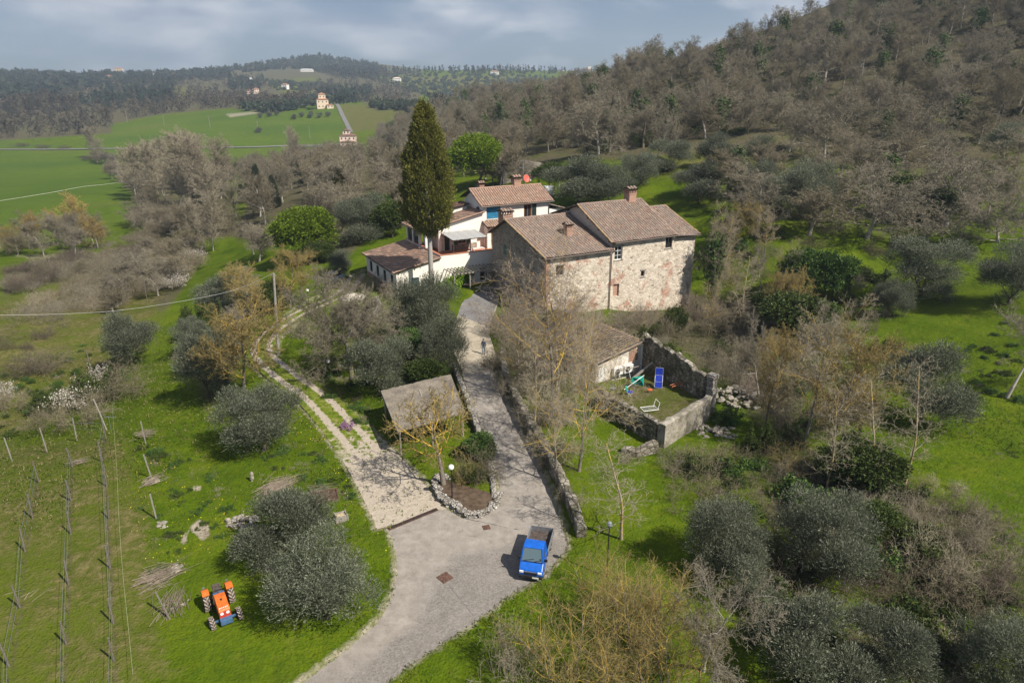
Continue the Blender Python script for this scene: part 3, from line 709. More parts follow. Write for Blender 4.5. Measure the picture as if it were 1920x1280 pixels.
def conifer(key, seed, prof, h0, h1, leaf_, n, Ln, W, trunk_r, bark_, bump_=.18, per=5, clump=0):
    rng = np.random.default_rng(seed); zs = np.array([q[0] for q in prof]); rs = np.array([q[1] for q in prof])
    z = rng.uniform(zs[0], zs[-1], n * 3); r = np.interp(z, zs, rs); keep = rng.random(n * 3) < (r / rs.max()) ** .8 + .06; z, r = z[keep][:n], r[keep][:n]; n = len(z)
    a = rng.random(n) * 2 * np.pi
    q = sum(np.sin(a * k1 + z * k2 + p_) for k1, k2, p_ in ((3, .9, 0), (5, -1.7, 1), (8, 2.6, 2), (11, -3.4, 4), (14, 5.1, 3))) / 5
    r = r * (1 + bump_ * q) * (.72 + .30 * rng.random(n) ** .35)
    if clump:
        m0 = n // clump; r[:m0] = np.interp(z[:m0], zs, rs) * (1 + bump_ * q[:m0]) * rng.uniform(.78, 1.06, m0); k0 = rng.integers(0, m0, n); ox = rng.normal(size=(n, 3)) * (.20, .20, .30)
        z, r, a = z[k0], r[k0], a[k0]
    p = np.stack([r * np.cos(a), r * np.sin(a), z], 1) + (ox if clump else 0); d = np.stack([np.cos(a), np.sin(a), np.full(n, 1.5)], 1) + rng.normal(size=(n, 3)) * .3; d /= np.linalg.norm(d, axis=1)[:, None]
    t = np.tile(np.linspace(0, 1, per), n); pp = np.repeat(p, per, 0) + np.repeat(d, per, 0) * (t * Ln * 1.2)[:, None]
    v, f = leaves(pp, np.repeat(d, per, 0) + rng.normal(size=(n * per, 3)) * .35, Ln * rng.uniform(.6, 1.2, n * per), W, rng)
    mb = MB(); mb.tube([(0, 0, -.4), (0.02, 0, h0 * .5), (0, .03, h0), (0, 0, h1)], [trunk_r * 1.15, trunk_r, trunk_r * .85, trunk_r * .2], 10)
    tv, tf = np.array(mb.v), mb.f
    me = bpy.data.meshes.new('trunk'); me.from_pydata(mb.v, [], mb.f); me.materials.append(M[bark_]); me.polygons.foreach_set('use_smooth', [True] * len(me.polygons))
    proto(key, trunk=me, crown=mesh_np('crown', v, f, 4, M[leaf_]))
conifer('cypress', 70, [(9.3, .4), (9.9, 1.5), (10.8, 2.6), (12, 3.2), (14, 3.45), (16, 3.3), (18, 3.0), (20, 2.6), (22, 2.1), (24, 1.45), (25.6, .8), (26.4, .2)], 10, 22, 'leaf_cypress', 23000, .32, .13, .40, 'bark_cypress', .30, 4, 20)
conifer('cypress_small', 71, [(.4, .7), (2, 1.1), (5, 1.15), (7, .8), (9.2, .05)], 2, 8, 'leaf_cypress', 2500, .3, .11, .15, 'bark_grey', .12)
conifer('fir', 72, [(1, 1.9), (3, 2.2), (6, 1.6), (9, .9), (11.5, .05)], 2, 11, 'leaf_conifer', 1800, .45, .14, .17, 'bark_dark', .25)
# trees of the hill woods: lighter meshes, one object each
def wood_tree(key, seed, bark_, twig_, L0, r0, n, ln, ang, tm, ivy=0, up=.06, thin=1.0, tw=.018, leaf_='leaf_ivy'):
    S = grow(seed, L0, r0, n, ln, ang, (5, 5, 3, 2, 2)[:len(n) + 1], up=(.0, up, .04, .02, .0), wob=(.09, .2, .25, .3, .3), tmin=tm, rmin=tw, rmul=.42)
    a = [s for s in S if s[4] < 2]; b = [s for s in S if s[4] >= 2]
    va, fa = tubes(a, lambda l: (5, 3)[l]); vb, fb = tubes(b, lambda l: 3, thin); Vs, Fs, mi = [va, vb], [fa, fb + len(va)], [np.zeros(len(fa)), np.ones(len(fb))]
    mats = [M[bark_], M[twig_]]
    if ivy:
        rng = np.random.default_rng(seed); pts = np.array([s[0] for s in S if s[4] < 2 and s[0][2] < L0 * 1.0 + .5]); k = rng.integers(0, len(pts), ivy)
        pp = pts[k] + rng.normal(size=(ivy, 3)) * (.3, .3, .5); lv, lf = leaves(pp, rand_dir(rng, ivy), .45, .3, rng)
        Vs.append(lv); Fs.append(lf + sum(map(len, Vs[:-1]))); mi.append(np.full(len(lf), 2)); mats.append(M[leaf_])
    proto(key, whole=mesh_np(key, np.concatenate(Vs), np.concatenate(Fs), 4, mats, np.concatenate(mi)))
WOOD = []
for i, (tw, bk) in enumerate((('twig_grey', 'bark_pale'), ('twig_brown', 'bark_grey'), ('twig_brown', 'bark_pale'), ('twig_grey', 'bark_moss'), ('twig_grey', 'bark_pale'))):
    wood_tree('wood%d' % i, 80 + i, bk, tw, (6.5, 7.5, 5.2, 8, 7)[i], .2, ((16, 18), (10, 11), (8, 9), (4, 5)), ((.55, .48, .6, .46, .52)[i], .46, .44, .42), (50, 48, 48, 48), (.26, .12, .1, .1), tw=.016); WOOD.append('wood%d' % i)
wood_tree('wood_ivy', 86, 'bark_grey', 'twig_grey', 7, .2, ((14, 16), (9, 10), (7, 8), (3, 4)), (.5, .46, .44, .42), (48, 46, 48, 48), (.3, .15, .1, .1), ivy=1300, tw=.016)
wood_tree('poplar', 87, 'bark_pale', 'twig_pale', 17, .22, ((50, 54), (10, 11), (9, 10)), (.36, .42, .42), (34, 42, 45), (.10, .12, .1), up=.10, tw=.034)
wood_tree('willow', 88, 'bark_grey', 'twig_willow', 5.5, .2, ((18, 20), (12, 13), (9, 10)), (.62, .45, .42), (44, 48, 48), (.2, .12, .1), tw=.022)
# ---------------------------------------------------------------- ground
DRIVE_L = [(330,1480),(470,1345),(565,1280),(650,1217),(706,1168),(733,1125),(743,1080),(742,1040),(735,1010),(729,992),(772,976),(818,957),(838,955),(868,972),(905,966),(934,944),(936,915),(921,860),(903,800),(880,745),(868,700)]
DRIVE_R = [(560,1480),(650,1345),(725,1281),(775,1243),(822,1212),(865,1182),(905,1152),(950,1120),(985,1099),(1020,1080),(1040,1055),(1058,1035),(1064,1022),(1062,1012),(1056,990),(1049,966),(1040,935),(1015,875),(985,815),(950,745),(924,696)]
COURT_L = [(868,700),(856,672),(845,645),(846,620),(856,596),(866,572),(884,554),(905,543)]
COURT_R = [(924,696),(930,672),(925,650),(918,625),(922,600),(930,580),(935,562),(932,545)]
TRACK_C = [(774,973),(733,910),(688,850),(640,795),(588,742),(530,700),(492,662),(497,634),(525,610),(560,588),(600,570),(640,552),(660,530),(672,512)]
TRACK_W = [5.0,4.5,4.0,3.6,3.4,3.3,3.3,3.3,3.3,3.4,4.5,6,6,6]   # metres
def g2(p): q = G(*p); return (q[0], q[1])
dl = np.array([g2(p) for p in DRIVE_L]); dr = np.array([g2(p) for p in DRIVE_R])
cl = np.array([g2(p) for p in COURT_L]); cr = np.array([g2(p) for p in COURT_R])
tc = np.array([g2(p) for p in TRACK_C])
def resample(pts, n, extra=None):
    pts = np.asarray(pts, float); s = np.r_[0, np.cumsum(np.hypot(*np.diff(pts, axis=0).T))]; t = np.linspace(0, s[-1], n)
    # Catmull-like smoothing by dense linear then moving average
    x = np.interp(t, s, pts[:, 0]); y = np.interp(t, s, pts[:, 1])
    out = np.stack([x, y], 1)
    return out if extra is None else (out, np.interp(t, s, extra))
def dense(pts, k):
    pts = np.asarray(pts, float); out = []
    for i in range(len(pts) - 1):
        p0, p1, p2, p3 = pts[max(i - 1, 0)], pts[i], pts[i + 1], pts[min(i + 2, len(pts) - 1)]
        for t in np.arange(k) / k:
            out.append(.5 * ((2 * p1) + (-p0 + p2) * t + (2 * p0 - 5 * p1 + 4 * p2 - p3) * t ** 2 + (-p0 + 3 * p1 - 3 * p2 + p3) * t ** 3))
    out.append(pts[-1]); return np.array(out)
drive_poly = np.r_[dl, dr[::-1]]
court_poly = np.r_[dense(cl, 4), dense(cr, 4)[::-1]]
tcd = dense(tc, 8); tw_ = np.interp(np.linspace(0, 1, len(tcd)), np.linspace(0, 1, len(TRACK_W)), TRACK_W)
tt = np.gradient(tcd, axis=0); tt /= np.hypot(*tt.T)[:, None]; tn = np.stack([-tt[:, 1], tt[:, 0]], 1)
track_poly = np.r_[tcd + tn * tw_[:, None] / 2, (tcd - tn * tw_[:, None] / 2)[::-1]]

def drop(x, y):
    """terrain is cut a little below the made surfaces"""
    d = np.zeros(x.shape); near = (np.hypot(x, y) < 160)
    if near.any():
        xs, ys = x[near], y[near]; q = np.zeros(xs.shape)
        for pl in (drive_poly, court_poly, track_poly):
            ed = edge_dist(pl, xs, ys); q = np.maximum(q, np.where(inside(pl, xs, ys), np.clip(ed / .5, 0, 1) * .14, 0))
        d[near] = q
    return d

nth, nr = 560, 640
th = np.linspace(R(-62), R(62), nth); rr_ = np.geomspace(16, 5200, nr)
TH, RR = np.meshgrid(th, rr_); GX, GY = RR * np.sin(TH), RR * np.cos(TH)
gz = H0(GX, GY)
rs = np.random.default_rng(3)
def lumps(x, y):
    z = np.zeros(x.shape)
    for k in range(14):
        w = rs.uniform(.25, 1.4) * (1 if k < 9 else .15); a = rs.random() * 6.28; z += np.sin(x * w * math.cos(a) + y * w * math.sin(a) + rs.random() * 6.28) * (.045 / w ** .8)
    return z
gz = gz + lumps(GX, GY) * np.clip((RR - 30) / 60, .35, 1.6) * np.clip((420 - RR) / 150, .12, 1) * (drop(GX, GY) == 0) - drop(GX, GY)
gv = np.stack([GX, GY, gz], -1).reshape(-1, 3)
idx = np.arange(nth * nr).reshape(nr, nth)
gf = np.stack([idx[:-1, :-1], idx[:-1, 1:], idx[1:, 1:], idx[1:, :-1]], -1).reshape(-1, 4)
gme = mesh_np('ground', gv, gf, 4, M['ground'], smooth=True)
# what grows where; outlines traced on the photograph and laid on the terrain
U, Vv = proj(GX.ravel(), GY.ravel(), gz.ravel())
litter = np.zeros(U.shape); field = np.zeros(U.shape); dryg = np.zeros(U.shape); bare_ = np.zeros(U.shape)
def lay(arr, poly, w, a=1.0): np.maximum(arr, soft(poly, U, Vv, w) * a, out=arr)
lay(litter, [(835,205),(1000,180),(1100,140),(1400,50),(1560,-5),(1560,-400),(2800,-400),(2800,250),(1920,240),(1860,300),(1700,320),(1500,300),(1330,285),(1180,300),(1060,300),(930,330),(860,320),(790,350),(720,310),(690,260)], 14)
lay(litter, [(440,420),(520,300),(600,275),(700,290),(790,340),(770,420),(700,440),(640,490),(560,440),(470,450),(400,450),(330,470),(240,450),(270,430),(340,440)], 12, .9)
lay(litter, [(270,320),(420,300),(450,420),(330,440),(230,350)], 8, .7)
lay(litter, [(-900,212),(60,245),(210,233),(300,215),(430,203),(520,213),(640,172),(700,205),(790,200),(790,60),(1300,60),(1300,-300),(-900,-300)], 4)
lay(litter, [(-300,280),(-300,238),(60,245),(205,232),(210,250),(30,262)], 3)
lay(litter, [(1150,580),(1240,560),(1330,560),(1450,540),(1560,620),(1500,760),(1400,780),(1330,700),(1240,640),(1140,640)], 25, .85)
lay(litter, [(940,560),(1020,590),(1080,600),(1080,700),(1030,760),(960,720),(925,660)], 20, .7)
lay(litter, [(1330,860),(1640,840),(1660,1000),(1560,980),(1400,930)], 35, .5)
lay(litter, [(1640,960),(1780,930),(1860,1060),(1800,1180),(1700,1120)], 35, .5)
lay(litter, [(1450,420),(1640,330),(1920,330),(1920,400),(1700,470),(1560,440)], 25, .45)
lay(litter, [(700,640),(850,560),(870,700),(760,720)], 20, .5)
for pp in ([(500,160),(640,158),(700,172),(640,184),(540,178)], [(540,148),(590,144),(604,151),(550,155)], [(318,160),(372,166),(362,182),(322,176)], [(650,176),(702,170),(702,190),(655,193)], [(700,143),(960,140),(1060,150),(900,185),(800,175)]): litter *= 1 - soft(pp, U, Vv, 5) * .9; lay(dryg, pp, 5, .8)
lay(field, [(-900,215),(0,262),(150,278),(230,236),(430,205),(520,215),(640,190),(640,282),(480,320),(280,330),(290,390),(170,440),(-900,470)], 5)
lay(field, [(210,235),(430,205),(560,210),(640,195),(650,260),(560,285),(420,310),(215,285)], 5)
lay(dryg, [(640,195),(790,200),(780,232),(655,250)], 5, .9)
lay(dryg, [(-900,480),(0,560),(120,520),(330,455),(470,440),(350,540),(255,640),(225,720),(0,830),(-900,900)], 28, .85)
lay(dryg, [(395,445),(470,455),(440,510),(370,520)], 15, .8)
lay(dryg, [(-500,840),(240,800),(290,950),(330,1280),(-500,1400)], 40, .62)
lay(dryg, [(1180,290),(1340,270),(1500,290),(1340,330),(1180,340)], 20, .7)
lay(dryg, [(1560,300),(1920,240),(1920,300),(1600,340)], 20, .6)
lay(dryg, [(680,760),(790,920),(720,850)], 12, .5)
lay(bare_, [(0,478),(195,470),(120,505),(60,545),(40,540),(110,495)], 4, .5)
for (a, b, w) in (((360,985),(388,1005),10),):
    lay(bare_, [(352,990),(372,974),(390,980),(394,1002),(378,1014),(366,1000)], 4)
lay(bare_, [(362,912),(378,910),(376,920),(364,920)], 3); lay(bare_, [(340,1005),(352,995),(350,1022),(338,1020)], 4, .8)
for px in ([(199,822),(192,865),(200,914),(203,976),(209,1071),(215,1177),(218,1290)], [(136,874),(134,940),(133,1005),(130,1103),(126,1214),(122,1290)], [(73,903),(61,971),(48,1038),(41,1146),(21,1256)]):
    np.maximum(dryg, np.clip(1 - edge_dist(px, U, Vv, closed=False) / 11, 0, 1) * .8, out=dryg); np.maximum(litter, np.clip(1 - edge_dist(px, U, Vv, closed=False) / 8, 0, 1) * .62, out=litter)
lay(bare_, [(610,520),(700,520),(760,600),(720,640),(640,600),(580,560)], 25, .45)
lay(bare_, [(420,213),(505,206),(560,205),(505,211),(430,222)], 3, .6)
nearv = np.hypot(gv[:, 0], gv[:, 1]) < 110; ed = np.minimum(edge_dist(drive_poly, gv[nearv, 0], gv[nearv, 1]), edge_dist(track_poly, gv[nearv, 0], gv[nearv, 1])); bare_[nearv] = np.maximum(bare_[nearv], np.exp(-(ed / .5) ** 2) * .55)
lay(dryg, [(-900,215),(0,262),(60,275),(-900,300)], 6, .3); lay(litter, [(280,560),(420,480),(400,520),(300,590)], 14, .7); lay(litter, [(0,500),(180,470),(330,430),(330,470),(200,510),(0,560)], 8, .7); lay(litter, [(350,560),(470,520),(560,560),(470,620),(440,760),(380,790),(340,700)], 25, .55)
STRIP = [(392,448),(472,448),(445,520),(400,560),(350,610),(340,660),(345,720),(420,860),(330,850),(285,790),(283,720),(300,640),(322,580),(360,520)]
ks = 1 - soft(STRIP, U, Vv, 8); litter *= ks; dryg *= (1 - (1 - ks) * .8)
at = gme.color_attributes.new('cover', 'FLOAT_COLOR', 'POINT')
at.data.foreach_set('color', np.stack([litter, field, dryg, bare_], 1).astype(np.float32).ravel())
tag(link('ground', gme), kind='structure')

def sheet(name, A, B, n, mat, dz, kind='structure'):
    """surface laid between two edge lines"""
    A, B = np.asarray(A), np.asarray(B); t = np.linspace(0, 1, n)[None, :, None]
    q = A[:, None] * (1 - t) + B[:, None] * t; z = H0(q[..., 0], q[..., 1]) + dz
    v = np.concatenate([q, z[..., None]], -1).reshape(-1, 3); k = np.arange(len(A) * n).reshape(len(A), n)
    f = np.stack([k[:-1, :-1], k[:-1, 1:], k[1:, 1:], k[1:, :-1]], -1).reshape(-1, 4)
    me = mesh_np(name, v, f, 4, M[mat], smooth=True); o = link(name, me); tag(o, kind=kind); return o
def wav(a, amp=.1, seed=0):
    r = np.random.default_rng(seed); a = np.array(a, float); a += r.normal(size=a.shape) * amp; return a
def lin(a, k): a = np.asarray(a); return np.concatenate([a[i] + (a[i + 1] - a[i]) * (np.arange(k) / k)[:, None] for i in range(len(a) - 1)] + [a[-1:]])
DLd, DRd = lin(dl, 6), lin(dr, 6)
jr = np.random.default_rng(1); cd = DRd - DLd; cd /= np.hypot(*cd.T)[:, None]
sheet('concrete_drive', DLd - cd * jr.uniform(0, .16, (len(cd), 1)), DRd + cd * jr.uniform(0, .2, (len(cd), 1)), 26, 'concrete', .02)
sheet('gravel_court', dense(cl, 5), dense(cr, 5), 14, 'gravel', .024)
dm = bpy.data.objects['concrete_drive'].data; nA = len(DLd); tq_ = np.tile(np.linspace(0, 1, 26), (nA, 1)); sq_ = np.linspace(0, 1, nA)[:, None]
pour = np.clip((tq_ - .46 - .25 * np.clip((sq_ - .45) / .1, 0, 1)) / .06, 0, 1) * (sq_ < .62); pour = np.clip((tq_ - .40 - .30 * np.clip((sq_ - .42) / .12, 0, 1)) / .12, 0, 1) * np.clip((.66 - sq_) / .08, 0, 1); pour = np.maximum(pour, np.clip((.16 - sq_) / .1, 0, 1)); dm.color_attributes.new('pour', 'FLOAT_COLOR', 'POINT').data.foreach_set('color', np.repeat(pour.reshape(-1, 1), 4, 1).astype(np.float32).ravel())
n_ac = 17
tr = sheet('dirt_track', tcd + tn * tw_[:, None] / 2, tcd - tn * tw_[:, None] / 2, n_ac, 'track', .012)
x = np.linspace(-1, 1, n_ac)[None] * tw_[:, None] / 2; sfrac = np.linspace(0, 1, len(tcd))[:, None]
rut = np.maximum(np.exp(-((x - .85) / .42) ** 2), np.exp(-((x + .85) / .42) ** 2))
rut = np.maximum(rut, np.clip(1.25 - sfrac / .24, 0, 1) * 1.05); rut = rut * .9
ra = tr.data.color_attributes.new('rut', 'FLOAT_COLOR', 'POINT'); ra.data.foreach_set('color', np.repeat(rut.reshape(-1, 1), 4, 1).astype(np.float32).ravel())
# lane of paving between the white house and the stone house, valley road, lane to the villa
pv = [g2(p) for p in ((905,543),(885,552),(868,566),(858,590))]; pq = [g2(p) for p in ((935,548),(930,570),(925,590),(912,612))]
sheet('paved_lane', dense(pv, 4), dense(pq, 4), 8, 'asphalt', .03)
def road(name, px, w, mat, dz=.12, k=10):
    c_ = dense(np.array([g2(p) for p in px]), k); t_ = np.gradient(c_, axis=0); t_ /= np.hypot(*t_.T)[:, None]; n_ = np.stack([-t_[:, 1], t_[:, 0]], 1)
    o = sheet(name, c_ + n_ * w / 2, c_ - n_ * w / 2, 4, mat, dz); return o
road('valley_road', [(-420,282),(-200,282),(0,281),(100,281),(180,280),(260,279),(350,278),(450,277),(550,274),(640,271)], 5.5, 'asphalt', .5)
road('villa_lane', [(658,249),(650,232),(641,214),(634,199),(628,193)], 4.2, 'asphalt', .35)
for pj in ([(842, 1097), (864, 1124), (888, 1154)], [(842, 1097), (880, 1071), (925, 1040), (985, 1000)]):
    mb = MB(); jp = [Vector(G(*p)) + Vector((0, 0, .028)) for p in pj]
    for a_, b_ in zip(jp[:-1], jp[1:]): mb.bar(tuple(a_), tuple(b_), .028, .012)
    tag(mb.build('paving_joint', M['asphalt']), kind='structure')
# gutter grate between concrete and track, drain covers
a, b = G(727, 993), G(820, 955)
mb = MB(); d = Vector(b) - Vector(a); nslot = 18
mb.bar((0, 0, .05), tuple(d + Vector((0, 0, .05))), .34, .03, 0)
for i in range(nslot * 3):
    q = d * ((i + .5) / (nslot * 3)); s = Vector((-d.y, d.x, 0)).normalized() * .12
    mb.bar(tuple(q - s + Vector((0, 0, .07))), tuple(q + s + Vector((0, 0, .07))), .04, .012, 1)
o = mb.build('drain_channel', [M['rust'], M['dark_metal']], loc=tuple(a)); tag(o, 'rusty drain channel across the end of the dirt track', 'drain')
for (u, v, s, rz, lb) in ((834, 1083, .74, .75, 'larger rusty drain cover in the middle of the concrete drive'), (912, 989, .48, .3, 'small rusty drain cover near the curved stone planter')):
    q = G(u, v); mb = MB(); mb.box(-s / 2, s / 2, -s / 2, s / 2, -.04, .035)
    for i in range(5):
        for j in range(5): mb.box(-s * .42 + i * s * .175, -s * .42 + i * s * .175 + s * .12, -s * .42 + j * s * .175, -s * .42 + j * s * .175 + s * .12, .035, .045)
    o = mb.build('drain_cover', M['rust'], loc=tuple(q + np.array([0, 0, .02])), rz=rz); tag(o, lb, 'drain cover')
# ---------------------------------------------------------------- roofs with rounded tile rows
def tile_roof(name, A, B, C_, D_, mat, parent, pitch=.40, course=.45, thick=.10, amp=.115, seed=0, edge='tile_edge'):
    """A-B eave line, D-C ridge line (A below D). Tile rows run up the slope."""
    A, B, C_, D_ = (np.array(p, float) for p in (A, B, C_, D_)); r = np.random.default_rng(seed)
    wd = np.linalg.norm(B - A); hd = np.linalg.norm(D_ - A); nrow = max(3, int(wd / pitch)); ncol = max(2, int(hd / course))
    su = 6; xs = np.linspace(0, 1, nrow * su + 1); ys = []
    for j in range(ncol): ys += [(j + 1e-3, j), (j + .98, j)]
    ys = [(0, 0)] + ys[1:] ; ysv = np.array([y[0] for y in ys]) / ncol; cj = np.array([y[1] for y in ys]); fr = np.array([y[0] - y[1] for y in ys])
    Xg, Yg = np.meshgrid(xs, ysv); base = ((1 - Yg) * (1 - Xg))[..., None] * A + ((1 - Yg) * Xg)[..., None] * B + (Yg * Xg)[..., None] * C_ + (Yg * (1 - Xg))[..., None] * D_
    nrm = np.cross(B - A, D_ - A); nrm /= np.linalg.norm(nrm)
    if nrm[2] < 0: nrm = -nrm
    u = Xg * nrow; h = amp * np.abs(np.sin(np.pi * u)) ** .8; jit = r.normal(size=(ncol, nrow + 1)) * .012
    h = h + jit[np.repeat(cj[:, None], len(xs), 1), np.minimum(u.astype(int), nrow)] + (.03 * (1 - fr))[:, None]
    sag = -.05 * np.sin(np.pi * Xg * 1.0) * np.sin(np.pi * Yg) + .02 * np.sin(Xg * 17 + seed) 
    v = base + nrm * (h + sag)[..., None]; k = np.arange(v.shape[0] * v.shape[1]).reshape(v.shape[:2])
    f = np.stack([k[:-1, :-1], k[:-1, 1:], k[1:, 1:], k[1:, :-1]], -1).reshape(-1, 4); V_ = v.reshape(-1, 3)
    off = len(V_); lo = [A - nrm * thick, B - nrm * thick, C_ - nrm * thick, D_ - nrm * thick]; hi = [A - nrm * .0, B - nrm * .0, C_ - nrm * .0, D_ - nrm * .0]
    V_ = np.concatenate([V_, lo, [p + nrm * .012 for p in hi]]); ex = [[off, off + 3, off + 2, off + 1]]
    for i in range(4): ex.append([off + i, off + (i + 1) % 4, off + 4 + (i + 1) % 4, off + 4 + i])
    F_ = np.concatenate([f, np.array(ex)]); ch = np.tile(np.isin(np.arange(nrow * su) % su, (0, su - 1)), v.shape[0] - 1); mi = np.r_[np.where(ch, 2, 0), 1, np.ones(4)]
    me = mesh_np(name, V_, F_, 4, [M[mat], M['wood_dark'], M['tile_gap']], mi)
    uv = me.uv_layers.new(name='tile'); uu = np.r_[u.ravel(), np.zeros(8)]; vv = np.r_[np.repeat(cj[:, None] + .5, len(xs), 1).ravel(), np.zeros(8)]
    li = np.empty(len(me.loops), np.int32); me.loops.foreach_get('vertex_index', li); fc = np.stack([uu[li], vv[li]], 1)
    uc = fc.reshape(-1, 4, 2).mean(1)          # one tile per face
    fc = np.repeat(np.floor(uc) + .5, 4, 0); uv.data.foreach_set('uv', fc.astype(np.float32).ravel())
    return link(name, me, parent)
def edge_tiles(name, a, b, mat, parent, r=.10, step=.38, seed=0):
    """row of half-round tiles along a verge or ridge"""
    rr = random.Random(seed); a, b = Vector(a), Vector(b); n = max(2, int((b - a).length / step)); mb = MB()
    for i in range(n):
        p, q = a.lerp(b, i / n), a.lerp(b, (i + 1.12) / n); j = Vector((rr.gauss(0, .01), rr.gauss(0, .01), .02 + rr.gauss(0, .01)))
        mb.tube([p + j, q + j], [r * 1.12, r * .9], 8)
    return mb.build(name, M[mat], parent)
def window_in(parent, p0, p1, hole, depth, frame='wood_grey', bars=(2, 2), name='window', fw=.07, pane='glass'):
    """frame, bars and pane set back in a hole of wall_panel"""
    p0v, p1v = Vector((*p0, 0)), Vector((*p1, 0)); d = (p1v - p0v).normalized(); nr_ = Vector((d.y, -d.x, 0)); s0, s1, z0, z1 = hole
    Mx = Matrix(((d.x, -nr_.x, 0, p0v.x - nr_.x * depth), (d.y, -nr_.y, 0, p0v.y - nr_.y * depth), (0, 0, 1, 0), (0, 0, 0, 1)))
    mb = MB()
    mb.box(s0, s0 + fw, -.04, .04, z0, z1, 0, Mx); mb.box(s1 - fw, s1, -.04, .04, z0, z1, 0, Mx); mb.box(s0 + fw, s1 - fw, -.04, .04, z0, z0 + fw, 0, Mx); mb.box(s0 + fw, s1 - fw, -.04, .04, z1 - fw, z1, 0, Mx)
    for i in range(1, bars[0]): x_ = s0 + (s1 - s0) * i / bars[0]; mb.box(x_ - .025, x_ + .025, -.03, .03, z0 + fw, z1 - fw, 0, Mx)
    for i in range(1, bars[1]): y_ = z0 + (z1 - z0) * i / bars[1]; mb.box(s0 + fw, s1 - fw, -.022, .022, y_ - .02, y_ + .02, 0, Mx)
    w = mb.build(name, M[frame], parent)
    mb = MB(); mb.box(s0 + fw * .5, s1 - fw * .5, .045, .06, z0 + fw * .5, z1 - fw * .5, 0, Mx); mb.build('pane', M[pane], w); return w
def shutter(parent, p0, p1, s0, s1, z0, z1, mat='shutter_green', out=.05, open_=0.0):
    p0v, p1v = Vector((*p0, 0)), Vector((*p1, 0)); d = (p1v - p0v).normalized(); nr_ = Vector((d.y, -d.x, 0))
    Mx = Matrix(((d.x, -nr_.x, 0, p0v.x + nr_.x * out), (d.y, -nr_.y, 0, p0v.y + nr_.y * out), (0, 0, 1, 0), (0, 0, 0, 1))); mb = MB()
    mb.box(s0, s1, -.02, .02, z0, z1, 0, Mx); n = max(3, int((z1 - z0) / .14))
    for i in range(n): z = z0 + .06 + (z1 - z0 - .12) * i / n; mb.box(s0 + .05, s1 - .05, -.045, -.02, z, z + .07, 0, Mx)
    return mb.build('shutter', M[mat], parent)
def chimney(parent, x, y, z0, w, h, roof='tiles_old', name='chimney', l=None):
    l = l or w; mb = MB(); mb.box(x - w / 2, x + w / 2, y - l / 2, y + l / 2, z0, z0 + h * .60); mb.box(x - w / 2 - .05, x + w / 2 + .05, y - l / 2 - .05, y + l / 2 + .05, z0 + h * .60, z0 + h * .66)
    n = 5
    for i in range(n):
        t = -w / 2 + (w - .1) * i / (n - 1); 
        for q in (-l / 2, l / 2 - .1): mb.box(x + t, x + t + .10, y + q, y + q + .1, z0 + h * .66, z0 + h * .86)
    for i in range(1, n - 1):
        t = -l / 2 + (l - .1) * i / (n - 1)
        for q in (-w / 2, w / 2 - .1): mb.box(x + q, x + q + .1, y + t, y + t + .10, z0 + h * .66, z0 + h * .86)
    mb.box(x - w / 2 - .06, x + w / 2 + .06, y - l / 2 - .06, y + l / 2 + .06, z0 + h * .86, z0 + h * .91)
    c = mb.build(name, M['brick'], parent); o = .16; zt = z0 + h * .91
    tile_roof('chimney_roof', (x - w / 2 - o, y - l / 2 - o, zt), (x + w / 2 + o, y - l / 2 - o, zt), (x + w / 2 + o, y, zt + .3), (x - w / 2 - o, y, zt + .3), roof, c, course=.3)
    tile_roof('chimney_roof', (x + w / 2 + o, y + l / 2 + o, zt), (x - w / 2 - o, y + l / 2 + o, zt), (x - w / 2 - o, y, zt + .3), (x + w / 2 + o, y, zt + .3), roof, c, course=.3)
    return c
def lintel(parent, s0, s1, z, y=0, mat='wood_grey'): pass

# ---------------------------------------------------------------- the stone farmhouse
A29 = R(29.1)
SH = empty('stone_farmhouse', (4.26, 83.3, 0), A29, 'old rubble stone farmhouse of two stepped blocks with brown tiled roofs', 'house')
L1, L2, L3, D1 = 10.1, 19.8, 24.6, 14.6
He1, Hr1, R1, Hb1 = 7.9, 10.95, 10.0, 8.6
He2, Hr2, R2, Hb2 = 8.9, 12.5, 7.7, 10.3
He3, Hr3, R3 = 8.55, 11.3, 7.2
zb = -3.0
def gable(mb, x, pts, m=0, flip=False):
    q = [(x, p[0], p[1]) for p in pts]; mb.poly(q[::-1] if flip else q, m)
# walls (pitch lines end just under the tiles)
mb = MB()
holes = [(1.5, 2.6, 5.2, 6.5)]
wall_panel(mb, (0, 0), (L1, 0), zb, He1 - .12, holes, .5)
mb.build('front_wall', M['stone_light'], SH); window_in(SH, (0, 0), (L1, 0), holes[0], .3, 'wood_dark', (2, 2))
mb = MB(); gh = [(3.2, 4.3, 5.5, 6.9), (6.6, 7.9, 0, 2.4), (11.4, 12.5, 2.4, 3.6)]
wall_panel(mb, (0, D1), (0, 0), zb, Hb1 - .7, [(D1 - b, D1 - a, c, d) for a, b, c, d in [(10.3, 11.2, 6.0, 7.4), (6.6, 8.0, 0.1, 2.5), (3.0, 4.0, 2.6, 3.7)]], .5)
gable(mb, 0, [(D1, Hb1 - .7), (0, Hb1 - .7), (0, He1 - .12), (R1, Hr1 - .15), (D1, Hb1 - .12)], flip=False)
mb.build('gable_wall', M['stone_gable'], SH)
shutter(SH, (0, D1), (0, 0), D1 - 11.25, D1 - 10.25, 5.95, 7.45, 'shutter_green', -.05)
window_in(SH, (0, D1), (0, 0), (D1 - 4.0, D1 - 3.0, 2.6, 3.7), .3, 'wood_dark'); 
